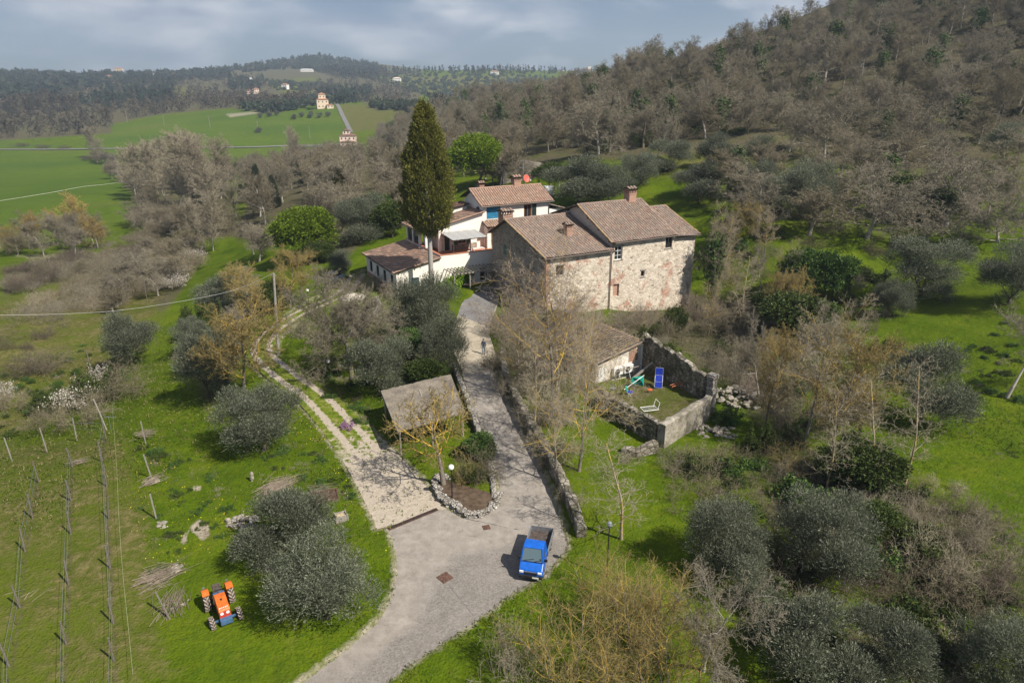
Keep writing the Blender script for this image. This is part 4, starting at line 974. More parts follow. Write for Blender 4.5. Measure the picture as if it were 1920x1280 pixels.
mb = MB(); mb.box(.28, .34, 6.65, 7.95, .1, 2.48); [mb.box(.22, .28, 6.68 + i * .32, 6.92 + i * .32, .15, 2.4) for i in range(4)]; dr_ = mb.build('door', M['wood_brown'], SH); mb = MB(); mb.box(.17, .22, 7.75, 7.8, 1.1, 1.25); mb.build('handle', M['dark_metal'], dr_)
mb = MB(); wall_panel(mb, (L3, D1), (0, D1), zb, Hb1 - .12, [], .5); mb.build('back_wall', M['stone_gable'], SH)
# upper block
mb = MB(); hs = [(.45, 1.75, 6.2, 8.0), (L2 - L1 - .6, L2 - L1 + .6, 6.9, 8.75 - .15), (5.1, 5.75, 3.4, 4.2), (.5, 1.5, 1.2, 2.9)]
wall_panel(mb, (L1, -.06), (L2 + .9, -.06), zb, He2 - .2, hs, .5); mb.poly([(L2 + .9, -.06, He2 - .2), (L2 + .9, .44, He2 - .2), (L2 + .9, .44, zb), (L2 + .9, -.06, zb)])
w_ = mb.build('front_wall', M['stone_light'], SH)
window_in(SH, (L1, -.06), (L2, -.06), hs[0], .22, 'white_paint', (2, 3)); window_in(SH, (L1, -.06), (L2, -.06), hs[1], .25, 'wood_dark', (2, 3)); window_in(SH, (L1, -.06), (L2, -.06), hs[2], .3, 'wood_dark', (1, 1))
mb = MB(); mb.box(L1 + .5, L1 + 1.5, .2, .26, 1.2, 2.9); mb.build('bricked_doorway', M['brick'], SH)
mb = MB(); wall_panel(mb, (L2 + .9, 0), (L3, 0), zb, He3 - .15, [], .5); mb.build('front_wall', M['stone_light'], SH)
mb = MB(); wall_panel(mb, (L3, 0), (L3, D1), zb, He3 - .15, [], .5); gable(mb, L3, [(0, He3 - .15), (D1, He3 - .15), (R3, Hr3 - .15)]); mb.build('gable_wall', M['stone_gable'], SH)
mb = MB(); gable(mb, L1 + .02, [(D1, He1 - 1.5), (0, He1 - 1.5), (0, He2 - .15), (R2, Hr2 - .15), (D1, Hb2 - .15)]); mb.build('step_wall', M['mortar'], SH)
mb = MB(); gable(mb, L2 + .02, [(0, He3 - 1), (D1, He3 - 1), (D1, Hb2 - .3), (R2, Hr2 - .15), (0, He2 - .15)]); mb.build('step_wall', M['mortar'], SH)
ov = .5
def pitch_at(y, e, r_, R_): return e + (r_ - e) * y / R_
e1 = pitch_at(-ov, He1, Hr1, R1)
r1 = tile_roof('roof', (-ov, -ov, e1), (L1 + .05, -ov, e1), (L1 + .05, R1, Hr1), (-ov, R1, Hr1), 'tiles_old', SH, seed=1)
rb = Hb1 - (Hr1 - Hb1) / (D1 - R1) * ov
tile_roof('roof', (L1 + .05, D1 + ov, rb), (-ov, D1 + ov, rb), (-ov, R1, Hr1), (L1 + .05, R1, Hr1), 'tiles_old', SH, seed=2)
mb = MB(); rq_ = random.Random(2); z = -1.0; k = 0
while z < He1 - .5:
    h_ = rq_.uniform(.24, .36); a_, b_ = (.62, .36) if k % 2 else (.36, .62); mb.box(-.035, a_, -.035, b_ * .0 + .02, z, z + h_ - .02); mb.box(-.035, .02, .02, b_, z, z + h_ - .02); z += h_; k += 1
mb.build('quoins', M['brick_old'], SH)
mb = MB(); k = 0; z = -2.4
while z < He3 - .5:
    h_ = rq_.uniform(.26, .40); a_ = .7 if k % 2 else .42; mb.box(L3 - a_, L3 + .035, -.035, .02, z, z + h_ - .02); z += h_; k += 1
mb.build('quoins', M['stone_light'], SH)
for (xa, xb, za, zc, yy_) in ((1.5, 2.6, 5.2, 6.5, 0), (L1 + .45, L1 + 1.75, 6.2, 8.0, -.06), (L2 - .6, L2 + .6, 6.9, 8.6, -.06), (L1 + 5.1, L1 + 5.75, 3.4, 4.2, -.06)):
    mb = MB(); mb.box(xa - .18, xb + .18, yy_ - .04, yy_ + .1, zc + .002, zc + .17); mb.build('lintel', M['stone_white'], SH); mb = MB(); mb.box(xa - .12, xb + .12, yy_ - .07, yy_ + .1, za - .12, za - .002); mb.build('sill', M['stone_white'], SH)
edge_tiles('verge_tiles', (-ov + .05, -ov, e1 + .04), (-ov + .05, R1, Hr1 + .04), 'tile_edge', SH, .11); edge_tiles('ridge_tiles', (-ov, R1, Hr1 + .06), (L1, R1, Hr1 + .06), 'tiles_old', SH, .13)
e2 = pitch_at(-ov, He2, Hr2, R2); x0 = L1 - .45
r2 = tile_roof('roof', (x0, -ov, e2), (L2 + 1.1, -ov, e2), (L2 + 1.1, R2, Hr2), (x0, R2, Hr2), 'tiles_old', SH, seed=3)
rb2 = Hb2 - (Hr2 - Hb2) / (D1 - R2) * ov
tile_roof('roof', (L2 + 1.1, D1 + ov, rb2), (x0, D1 + ov, rb2), (x0, R2, Hr2), (L2 + 1.1, R2, Hr2), 'tiles_old', SH, seed=4)
edge_tiles('verge_tiles', (x0 + .05, -ov, e2 + .05), (x0 + .05, R2, Hr2 + .05), 'tile_edge', SH, .11, seed=3); edge_tiles('ridge_tiles', (x0, R2, Hr2 + .06), (L2 + 1.1, R2, Hr2 + .06), 'tiles_old', SH, .13, seed=4); edge_tiles('verge_tiles', (L2 + 1.05, -ov, e2 + .05), (L2 + 1.05, R2, Hr2 + .05), 'tiles_old', SH, .1, seed=8)
e3 = pitch_at(-ov, He3, Hr3, R3)
tile_roof('roof', (L2 + 1.1, -ov - .05, e3), (L3 + ov, -ov - .05, e3), (L3 + ov, R3, Hr3), (L2 + 1.1, R3, Hr3), 'tiles_old', SH, seed=5)
tile_roof('roof', (L3 + ov, D1 + ov, e3), (L2 + 1.1, D1 + ov, e3), (L2 + 1.1, R3, Hr3), (L3 + ov, R3, Hr3), 'tiles_old', SH, seed=6)
edge_tiles('verge_tiles', (L3 + ov, -ov, e3 + .05), (L3 + ov, R3, Hr3 + .05), 'tile_edge', SH, .1, seed=5); edge_tiles('ridge_tiles', (L2 + 1.1, R3, Hr3 + .06), (L3 + ov, R3, Hr3 + .06), 'tiles_old', SH, .12, seed=6)
chimney(r2, 18.9, R2 + .1, Hr2 - .5, 1.25, 2.3); chimney(r1, .9, R1 + 2.2, Hr1 - 1.3, 1.5, 2.3); chimney(r1, 6.2, 4.6, He1 + .9, .9, 2.0)
# rafters under the verges, gutters and downpipe
def rafter(xa, xb, y, zz): mb = MB(); mb.box(xa, xb, y - .08, y + .08, zz - .09, zz + .09); mb.build('rafter_end', M['wood_dark'], SH)
for y in (.2, 3.3, 6.6, 9.8): rafter(-ov + .05, .3, y, pitch_at(y, He1, Hr1, R1) - .24)
for y in (.2, 2.7, 5.2, 7.6): rafter(x0 + .05, L1 + .2, y, pitch_at(y, He2, Hr2, R2) - .26)
for y in (10.2, 12.6): rafter(x0 + .05, L1 + .2, y, Hr2 - (Hr2 - Hb2) * (y - R2) / (D1 - R2) - .26)
mb = MB(); mb.tube([(-ov, -ov - .08, e1 - .06), (L1, -ov - .08, e1 - .08)], .075, 8); mb.build('gutter', M['gutter_metal'], SH)
mb = MB(); mb.tube([(L1 + .1, -ov - .08, e2 - .06), (L2 + 1.1, -ov - .08, e2 - .06), (L3 + ov, -ov - .12, e3 - .07)], .075, 8); mb.build('gutter', M['gutter_metal'], SH)
mb = MB(); mb.tube([(L1 + .15, -ov - .08, e1 - .1), (L1 - .1, -.2, e1 - .5), (L1 - .1, -.16, e1 - 1), (L1 - .1, -.16, -.5)], .07, 8); mb.tube([(L1 + .15, -ov - .08, e2 - .1), (L1 + .12, -.2, e2 - .45), (L1 + .1, -.2, e1 - .2)], .06, 8); mb.build('downpipe', M['gutter_metal'], SH)
KIDS  # (copied things register their children here)

# ---------------------------------------------------------------- the white farmhouse
WH = empty('white_farmhouse', (-4.38, 104.62, .5), R(28.5), 'white plastered farmhouse with a loggia terrace and stepped tiled roofs', 'house')
g0 = -.5   # heights below are above z = 0 of the world
def Z(z): return z - .5
W, D = 11.76, 6.8
He, Hr, Rr = 11.1, 12.95, 3.74
mb = MB(); h1 = [(.55, 3.05, 8.75, 10.55), (7.1, 8.55, 8.35, 10.5)]
h1 = [(a, b, Z(c), Z(d)) for a, b, c, d in h1]
wall_panel(mb, (0, 0), (W, 0), Z(-1), Z(He - .12), h1, .35); mb.build('front_wall', M['plaster'], WH)
# blue curtained window, wooden window with dark shutter
w1 = window_in(WH, (0, 0), (W, 0), h1[0], .22, 'frame_teal', (3, 1)); 
mb = MB(); nfl = 40
for i in range(nfl):
    xa, xb = .6 + 2.4 * i / nfl, .6 + 2.4 * (i + 1) / nfl; ya, yb = .16 + .035 * (i % 2), .16 + .035 * ((i + 1) % 2); mb.poly([(xa, ya, Z(8.8)), (xb, yb, Z(8.8)), (xb, yb, Z(10.5)), (xa, ya, Z(10.5))])
mb.build('curtain', M['curtain_blue'], w1); mb = MB(); mb.box(.4, 3.2, -.12, .1, Z(8.62), Z(8.745)); mb.build('sill', M['mortar'], w1)
w2 = window_in(WH, (0, 0), (W, 0), h1[1], .12, 'wood_orange', (2, 1), fw=.12); shutter(WH, (0, 0), (W, 0), 8.6, 9.35, Z(8.35), Z(10.5), 'shutter_dark', .06); mb = MB(); mb.box(7.0, 9.3, -.14, .05, Z(8.2), Z(8.34)); mb.build('sill', M['mortar'], w2)
mb = MB(); hg = [(D - 2.4, D - 1.2, Z(8.4), Z(10.0))]; wall_panel(mb, (0, D), (0, 0), Z(-1), Z(He - .3), hg, .35); gable(mb, 0, [(D, Z(He - .3)), (0, Z(He - .3)), (0, Z(He - .12)), (Rr, Z(Hr - .12)), (D, Z(He - .05))]); mb.build('gable_wall', M['plaster'], WH)
# arched top of the gable window
mb = MB(); s0 = 1.2; pts = [(s0, Z(8.4)), (s0 + 1.2, Z(8.4)), (s0 + 1.2, Z(10.0))] + [(s0 + .6 + .6 * math.cos(a), Z(10.0) + .5 * math.sin(a)) for a in np.linspace(.3, 2.84, 7)] + [(s0, Z(10.0))]
mb.prism(pts, 'x', -.012, .1, 0); aw = mb.build('arched_window', M['glass'], WH); mb = MB(); mb.box(-.05, -.012, s0 + .56, s0 + .64, Z(8.4), Z(10.4)); mb.box(-.05, -.012, s0, s0 + 1.2, Z(9.2), Z(9.26))
mb.tube([(-.03, s0, Z(8.4))] + [(-.03, s0 + .6 - .6 * math.cos(a), Z(10.0) + .5 * math.sin(a)) for a in np.linspace(0, math.pi, 9)] + [(-.03, s0 + 1.2, Z(8.4))], .05, 6); mb.build('frame', M['wood_grey'], aw)
mb = MB(); wall_panel(mb, (W, 0), (W, D), Z(-1), Z(He - .12), [], .35); gable(mb, W, [(0, Z(He - .12)), (D, Z(He - .12)), (Rr, Z(Hr - .12))]); wall_panel(mb, (W, D), (0, D), Z(-1), Z(He), [], .35); mb.build('back_wall', M['plaster'], WH)
e = He - (Hr - He) / Rr * .55
rw = tile_roof('roof', (-.6, -.55, Z(e)), (W + .6, -.55, Z(e)), (W + .6, Rr, Z(Hr)), (-.6, Rr, Z(Hr)), 'tiles_warm', WH, seed=11)
eb = He + .25
tile_roof('roof', (W + .6, D + .5, Z(eb)), (-.6, D + .5, Z(eb)), (-.6, Rr, Z(Hr)), (W + .6, Rr, Z(Hr)), 'tiles_warm', WH, seed=12)
edge_tiles('verge_tiles', (-.55, -.55, Z(e + .05)), (-.55, Rr, Z(Hr + .05)), 'tiles_warm', WH, .1, seed=2); edge_tiles('ridge_tiles', (-.6, Rr, Z(Hr + .05)), (W + .6, Rr, Z(Hr + .05)), 'tiles_warm', WH, .12)
mb = MB(); mb.tube([(-.6, -.63, Z(e - .05)), (W + .6, -.63, Z(e - .05))], .07, 8); mb.build('gutter', M['gutter_metal'], WH)
mb = MB(); mb.tube([(W + .45, -.63, Z(e - .05)), (W - .1, -.12, Z(e - .6)), (W - .1, -.12, Z(4))], .06, 8); mb.build('downpipe', M['gutter_metal'], WH)
chimney(rw, 7.9, Rr + .3, Z(Hr - .4), 1.2, 1.9, 'tiles_warm'); chimney(rw, 2.2, Rr + 1.5, Z(Hr - .6), .8, 1.3, 'tiles_warm')
# loggia wing: roof falling to the left
xl, yb_, yf = -10.3, 8.25, -.5; zt_, zl_ = 10.0, 7.8
def lz(x): return zl_ + (zt_ - zl_) * (x - xl) / (-xl)
tile_roof('roof', (xl, yb_, Z(zl_)), (xl, yf, Z(zl_)), (0, yf, Z(zt_)), (0, yb_, Z(zt_)), 'tiles_warm', WH, seed=13)
edge_tiles('verge_tiles', (xl, yf + .06, Z(zl_ + .05)), (0, yf + .06, Z(zt_ + .05)), 'tiles_warm', WH, .1, seed=9)
mb = MB(); mb.tube([(xl - .08, yb_, Z(zl_ - .04)), (xl - .08, yf, Z(zl_ - .04))], .07, 8); mb.build('gutter', M['gutter_metal'], WH)
fl = 4.55   # terrace floor
mb = MB()   # front wall of the wing under its sloping roof, with door and shuttered window
xs_ = -6.9
hw = [(.35, 1.25, fl + .02, fl + 2.3), (2.6, 3.9, fl + .9, fl + 2.3)]; hw = [(a, b, Z(c), Z(d)) for a, b, c, d in hw]
wall_panel(mb, (xs_, 0), (0, 0), Z(fl), Z(lz(xs_) - .2), hw, .3); gable_pts = [(xs_, Z(lz(xs_) - .2)), (0, Z(lz(xs_) - .2)), (0, Z(zt_ - .12)), (xs_, Z(lz(xs_) - .12))]; mb.poly([(p[0], 0, p[1]) for p in gable_pts])
wall_panel(mb, (xs_, 7.9), (xs_, 0), Z(fl), Z(lz(xs_) - .12), [(2, 3.1, Z(fl), Z(fl + 2.2))], .3)
mb.build('wing_wall', M['plaster'], WH)
window_in(WH, (xs_, 0), (0, 0), hw[1], .15, 'wood_orange', (2, 1)); shutter(WH, (xs_, 0), (0, 0), 1.75, 2.55, Z(fl + .85), Z(fl + 2.35), 'shutter_green', .06); shutter(WH, (xs_, 0), (0, 0), 3.95, 4.6, Z(fl + .85), Z(fl + 2.35), 'shutter_green', .06)
mb = MB(); mb.box(xs_ + .35, xs_ + 1.25, .2, .26, Z(fl), Z(fl + 2.3)); mb.build('door', M['shutter_dark'], WH)
mb = MB(); mb.box(-5.4, -1.2, -.05, -.003, Z(fl), Z(fl + .85)); mb.build('stone_dado', M['stone_gable'], WH)
for i, y in enumerate((-.2, 2.3, 4.9, 7.4)):
    mb = MB(); mb.box(-9.75, -9.4, y - .18, y + .18, Z(fl + .9), Z(lz(-9.5) - .1)); mb.box(-9.8, -9.35, y - .22, y + .22, Z(lz(-9.5) - .28), Z(lz(-9.5) - .12)); mb.build('column', M['plaster'], WH)
mb = MB(); mb.box(-7.6, -7.2, -.35, .05, Z(fl), Z(lz(-7.5) - .12)); mb.build('column', M['plaster'], WH)
mb = MB(); mb.box(-9.7, xs_, -.33, -.15, Z(lz(-9.7) - .35), Z(lz(-9.7) - .16)); mb.box(-9.68, -9.5, -.2, 7.9, Z(lz(-9.6) - .3), Z(lz(-9.6) - .13)); mb.build('eave_beam', M['wood_dark'], WH)
mb = MB(); mb.box(-9.6, -9.57, 2.6, 4.7, Z(fl + .95), Z(lz(-9.5) - .4)); mb.box(-9.6, -9.57, 5.2, 7.2, Z(fl + .95), Z(lz(-9.5) - .4)); mb.build('loggia_glazing', M['glass'], WH)
# terrace: floor slab, parapets with terracotta cap
py = -5.93; pxl = -9.76; pxr = 5.5
mb = MB(); mb.box(pxl + .02, pxr, py + .05, 7.9, Z(fl - .25), Z(fl)); mb.build('terrace_floor', M['terracotta'], WH)
mb = MB(); wall_panel(mb, (pxl, py), (pxr, py), Z(-1.2), Z(5.38), [(2.6, 3.5, Z(.9), Z(2.9)), (6.2, 7.3, Z(1.0), Z(3.0))], .25); mb.build('terrace_wall', M['plaster'], WH)
mb = MB(); wall_panel(mb, (pxl, 7.9), (pxl, py), Z(3), Z(5.38), [], .25); mb.poly([(pxl, 7.9, Z(5.38)), (pxl, py, Z(5.38)), (pxl + .25, py, Z(5.38)), (pxl + .25, 7.9, Z(5.38))]); mb.build('terrace_wall', M['plaster'], WH)
mb = MB(); mb.box(pxl - .06, pxr, py - .06, py + .32, Z(5.384), Z(5.45)); mb.box(pxl - .06, pxl + .32, py + .33, 7.95, Z(5.384), Z(5.45)); mb.build('parapet_cap', M['terracotta'], WH)
window_in(WH, (pxl, py), (pxr, py), (6.2, 7.3, Z(1.0), Z(3.0)), .15, 'wood_brown', (2, 2)); mb = MB(); mb.box(pxl + 2.6, pxl + 3.5, py + .1, py + .16, Z(.9), Z(2.9)); mb.build('door', M['frame_teal'], WH)
# orange door and small roof at the right end of the terrace
mb = MB(); hd = [(.6, 1.7, Z(fl), Z(fl + 2.35))]; wall_panel(mb, (.0, -1.3), (3.6, -1.3), Z(fl), Z(7.9), hd, .2); wall_panel(mb, (0, 0), (0, -1.3), Z(fl), Z(7.9), [], .2); mb.build('porch_wall', M['plaster'], WH)
mb = MB(); mb.box(.6, 1.7, -1.22, -1.15, Z(fl), Z(fl + 2.35)); [mb.box(.63 + .36 * i, .93 + .36 * i, -1.25, -1.22, Z(fl + .1), Z(fl + 2.25)) for i in range(3)]; dd = mb.build('door', M['wood_orange'], WH); mb = MB(); mb.box(.72, .76, -1.32, -1.25, Z(fl + 1), Z(fl + 1.15)); mb.build('handle', M['dark_metal'], dd)
tile_roof('porch_roof', (-.3, -1.9, Z(7.85)), (3.8, -1.9, Z(7.85)), (3.8, 0, Z(8.5)), (-.3, 0, Z(8.5)), 'tiles_warm', WH, seed=14)
# lower wing
xw, zw1, zw2 = -16.95, 5.12, 3.74; ye = -6.25
def wz(x): return zw2 + (zw1 - zw2) * (x - xw) / (pxl - xw)
tile_roof('roof', (xw, yb_, Z(zw2)), (xw, ye, Z(zw2)), (pxl - .02, ye, Z(zw1)), (pxl - .02, yb_, Z(zw1)), 'tiles_warm', WH, seed=15)
edge_tiles('verge_tiles', (xw, ye + .08, Z(zw2 + .05)), (pxl, ye + .08, Z(zw1 + .05)), 'tiles_warm', WH, .1, seed=19)
mb = MB(); mb.tube([(xw - .08, yb_, Z(zw2 - .04)), (xw - .08, ye, Z(zw2 - .04))], .07, 8); mb.build('gutter', M['gutter_metal'], WH)
wl = -16.4
mb = MB(); hf = [(2.2, 3.3, Z(.5), Z(2.7))]; wall_panel(mb, (wl, py), (pxl, py), Z(-1.2), Z(wz(wl) - .2), hf, .3); mb.poly([(wl, py, Z(wz(wl) - .2)), (pxl, py, Z(wz(wl) - .2)), (pxl, py, Z(zw1 - .12)), (wl, py, Z(wz(wl) - .12))]); mb.build('lower_wing_wall', M['plaster'], WH)
mb = MB(); mb.box(wl + 2.2, wl + 3.3, py + .1, py + .16, Z(.5), Z(2.7)); mb.box(wl + 2.7, wl + 2.75, py + .07, py + .1, Z(.5), Z(2.7)); mb.build('door', M['frame_teal'], WH)
hl = [(14.0 - 1.5 - i * 3.2 - 1.25, 14.0 - 1.5 - i * 3.2, Z(1.35), Z(3.0)) for i in range(4)]
mb = MB(); wall_panel(mb, (wl, 7.9), (wl, py), Z(1.0), Z(wz(wl) - .12), hl, .3); mb.build('lower_wing_wall', M['plaster'], WH); mb = MB(); wall_panel(mb, (wl - .05, 7.9), (wl - .05, py), Z(-1.5), Z(1.0), [], .3); mb.poly([(wl - .05, 7.9, Z(1)), (wl - .05, py, Z(1)), (wl + .2, py, Z(1)), (wl + .2, 7.9, Z(1))]); mb.build('brick_base', M['brick'], WH)
for h_ in hl: window_in(WH, (wl, 7.9), (wl, py), h_, .12, 'frame_teal', (2, 1), fw=.1)
mb = MB(); [mb.box(x_ - .08, x_ + .08, ye + .05, py + .1, Z(wz(x_) - .32), Z(wz(x_) - .14)) for x_ in (-16, -13.6, -11.4)]; mb.build('rafter_ends', M['wood_dark'], WH)
# small hipped skylight box on the wing roof
mb = MB(); mb.box(-3.2, -.8, 4.2, 6.6, Z(8.8), Z(10.3)); db = mb.build('dormer', M['plaster'], WH); tile_roof('dormer_roof', (-3.5, 7, Z(10.2)), (-3.5, 3.9, Z(10.2)), (-.5, 3.9, Z(10.7)), (-.5, 7, Z(10.7)), 'tiles_dark', db, seed=16)
# low annexe behind the right end
mb = MB(); mb.box(W + .1, W + 3.4, 1.2, 6, Z(0), Z(9.3)); an = mb.build('annexe', M['plaster'], WH); tile_roof('annexe_roof', (W + 3.6, .8, Z(9.2)), (W + 3.6, 6.3, Z(9.2)), (W + .02, 6.3, Z(10.2)), (W + .02, .8, Z(10.2)), 'tiles_old', an, seed=17)

def wloc(x, y, z):
    a = R(28.5); return (-4.38 + x * math.cos(a) - y * math.sin(a), 104.62 + x * math.sin(a) + y * math.cos(a), z)
# awning on the terrace: cloth on beams, with posts
aw = empty('terrace_awning', wloc(-4.6, -2.8, fl), R(28.5), 'grey canvas awning on dark posts over the white terrace', 'awning')
mb = MB(); nx = 8
for i in range(nx):
    for (a, b) in ((0, 1),):
        xa, xb = -2.6 + 5.6 * i / nx, -2.6 + 5.6 * (i + 1) / nx
        for j in range(4):
            ya, yb2 = -1.7 + 4.3 * j / 4, -1.7 + 4.3 * (j + 1) / 4
            def cz(x, y): return 2.55 + .20 * (y + 1.7) / 1.1 * .5 - .07 * math.sin((x + 2.6) * math.pi / 1.4) ** 2
            mb.poly([(xa, ya, cz(xa, ya)), (xb, ya, cz(xb, ya)), (xb, yb2, cz(xb, yb2)), (xa, yb2, cz(xa, yb2))]); mb.poly([(xa, ya, cz(xa, ya) - .02), (xa, yb2, cz(xa, yb2) - .02), (xb, yb2, cz(xb, yb2) - .02), (xb, ya, cz(xb, ya) - .02)])
mb.build('canopy', M['canvas_grey'], aw)
for x in (-2.4, .3, 2.8): mb = MB(); mb.box(x - .05, x + .05, -1.65, -1.55, 0, 2.5); mb.build('post', M['wood_dark'], aw)
mb = MB(); mb.box(-2.6, 3.0, -1.67, -1.55, 2.38, 2.5); [mb.box(-2.55 + i * .62, -2.47 + i * .62, -1.85, 2.5, 2.42, 2.5) for i in range(9)]; mb.build('beams', M['wood_dark'], aw)
# white table with chairs on the terrace
tb = empty('terrace_table', wloc(-2.6, -3.4, fl), R(28.5), 'long white garden table on the white terrace', 'table'); mb = MB(); mb.box(-.9, .9, -.4, .4, .70, .74); mb.build('tabletop', M['white_paint'], tb)
for sx in (-.8, .8):
    for sy in (-.32, .32): mb = MB(); mb.box(sx - .03, sx + .03, sy - .03, sy + .03, 0, .7); mb.build('leg', M['white_paint'], tb)
def garden_chair(loc, rz, lb):
    c = empty('garden_chair', loc, rz, lb, 'chair', 'white chairs on the terrace')
    mb = MB(); mb.box(-.24, .24, -.24, .24, .42, .46); mb.build('seat', M['white_paint'], c); mb = MB(); [mb.box(-.24 + i * .107, -.19 + i * .107, .22, .26, .46, .9) for i in range(5)]; mb.box(-.24, .24, .22, .26, .9, .95); mb.build('backrest', M['white_paint'], c)
    for sx in (-.21, .21):
        for sy in (-.21, .21): mb = MB(); mb.box(sx - .02, sx + .02, sy - .02, sy + .02, 0, .42); mb.build('leg', M['white_paint'], c)
garden_chair(wloc(-.2, -3.6, fl), R(100), 'white slatted terrace chair beside the orange door'); garden_chair(wloc(-4.1, -3.5, fl), R(-60), 'white slatted terrace chair at the left end of the table')
# pergola with lattice along the lower storey
pg = empty('pergola', wloc(-3.5, -7.6, .5), R(28.5), 'weathered wooden pergola with lattice panels against the white house', 'pergola')
for i, x in enumerate((-5.6, -3.2, -.8, 1.4, 3.6)):
    mb = MB(); mb.box(x - .07, x + .07, -1.6, -1.46, -.6, 2.7); mb.build('post', M['wood_grey'], pg)
mb = MB(); mb.box(-5.9, 4.2, -1.62, -1.44, 2.7, 2.86); [mb.box(-5.8 + i * .55, -5.7 + i * .55, -2.0, 1.6, 2.87, 2.99) for i in range(19)]; mb.build('rafters', M['wood_grey'], pg)
for k, (xa, xb) in enumerate(((-.7, 1.3), (1.5, 3.5))):
    mb = MB()
    for i in range(14):
        t = i / 13
        for s in (0, 1):
            p = (xa + (xb - xa) * t, -1.53 - .02 * s, .5); q = (xa + (xb - xa) * (t + .45 if s else t - .45), -1.53 - .02 * s, 2.4)
            if xa <= q[0] <= xb: mb.bar(p, q, .035, .02)
    mb.bar((xa, -1.53, .5), (xb, -1.53, .5), .06); mb.bar((xa, -1.53, 2.4), (xb, -1.53, 2.4), .06); mb.build('lattice_panel', M['wood_brown'], pg)
mb = MB(); wall_panel(mb, (-2.2, -1.75), (4.2, -1.75), -.8, .45, [], .3); mb.box(-2.2, 4.2, -1.74, -1.4, .3, .46); sw = mb.build('low_wall', M['stone_white'], pg)
# vine canes on the pergola
S_ = grow(41, 2.6, .03, (6, 5), (.8, .6), (70, 60), (5, 4, 3), up=(0, .0, 0), bases=((-5, -1.4, 2.9), (-2.5, -1, 2.95), (0, -1.2, 2.9), (2, -.6, 2.95)), dirs=[(1, .3, .1), (1, -.2, .05), (1, .4, .1), (1, -.3, .1)], wob=(.15, .25, .3)); S_ = [s for s in S_ if s[0][2] > 2.7 and s[1][2] > 2.7]
v_, f_ = tubes(S_, lambda l: 3); o = link('bare_vine', mesh_np('bare_vine', v_, f_, 4, M['twig_pale']), loc=wloc(-3.5, -7.6, .5), rz=R(28.5)); tag(o, 'leafless vine trained over the pergola rafters', 'vine')

# ---------------------------------------------------------------- stone barn with an arch, behind
b = G(975, 346); BN = empty('stone_barn', (b[0] + .5, b[1] + 3, b[2] - .3), R(12), 'ruined stone barn with a dark arched opening behind the white house', 'barn')
mb = MB(); arch = [(3.0, 0)] + [(4.4 + 1.4 * math.cos(a), 2.6 + 1.2 * math.sin(a)) for a in np.linspace(math.pi, 0, 9)] + [(5.8, 0)]
for i in range(len(arch) - 1):
    (xa, za), (xb, zb2) = arch[i], arch[i + 1]
    if abs(xb - xa) > 1e-6: mb.poly([(xa, 0, max(za, 0) if za else 2.6), (xb, 0, zb2 if zb2 else 2.6), (xb, 0, 6.2 - .10 * abs(xb - 3)), (xa, 0, 6.2 - .10 * abs(xa - 3))])
mb.poly([(-1.5, 0, -1), (3, 0, -1), (3, 0, 6.2), (1.5, 0, 6.6), (-1.5, 0, 4.6)]); mb.poly([(5.8, 0, -1), (8.5, 0, -1), (8.5, 0, 4.0), (7.2, 0, 5.2), (5.8, 0, 5.92)])
mb.poly([(-1.5, 6, -1), (-1.5, 0, -1), (-1.5, 0, 4.6), (-1.5, 6, 5)]); mb.poly([(8.5, 0, -1), (8.5, 6, -1), (8.5, 6, 5), (8.5, 0, 4.0)]); mb.build('wall', M['stone_gable'], BN)
mb = MB(); mb.box(-1.2, 8.2, 1.5, 1.7, -1, 6); mb.build('interior_shade_panel', M['interior_dark'], BN)  # near-black panel stands in for the shade behind the arch
mb = MB(); mb.tube([(3.0, -.03, 2.6)] + [(4.4 - 1.45 * math.cos(a), -.03, 2.6 + 1.25 * math.sin(a)) for a in np.linspace(0, math.pi, 11)], .14, 6); mb.build('arch_stones', M['stone_old'], BN)
tile_roof('roof', (-6.5, -.6, 5.6), (-1.0, -.6, 5.6), (-1.0, 6, 7.2), (-6.5, 6, 7.2), 'tiles_old', BN, seed=21)
mb = MB(); wall_panel(mb, (-6.2, -.1), (-1.5, -.1), -1, 5.5, [(1.5, 2.6, 1.5, 3.0)], .4); wall_panel(mb, (-6.2, 6), (-6.2, -.1), -1, 5.6, [], .4); mb.build('wall', M['stone_gable'], BN)

BN.scale = (.72, .8, .8)
# ---------------------------------------------------------------- white shed beside the ramp, and the stone enclosure
a37 = R(33.0); sx, sy = 8.39, 63.25; zs = -.9
SD = empty('white_shed', (sx, sy, zs), a37, 'small whitewashed shed with a mossy lean-to tiled roof above the ramp', 'shed')
mb = MB(); hsd = [(4.35, 5.55, 1.75, 3.0), (.35, 1.25, .25, 2.1)]
wall_panel(mb, (0, 0), (6, 0), -1, 2.55, [(.35, 1.25, .25, 2.1)], .3); mb.poly([(0, 0, 2.55), (6, 0, 2.55), (6, 0, 3.6), (0, 0, 2.56)]); mb.build('front_wall', M['plaster_worn'], SD)
mb = MB(); mb.box(4.35, 5.6, -.03, .02, 1.75, 3.05); 
for i in range(7):
    for j in range(8): mb.box(4.39 + i * .172, 4.53 + i * .172, -.055, -.03, 1.79 + j * .157, 1.89 + j * .157)
mb.build('brick_grille', M['brick'], SD); mb = MB(); mb.box(.35, 1.25, .08, .14, .25, 2.1); mb.box(.35, .41, .02, .08, .25, 2.1); mb.box(1.19, 1.25, .02, .08, .25, 2.1); mb.box(.78, .82, .04, .08, .25, 2.1); mb.build('door', M['white_paint'], SD)
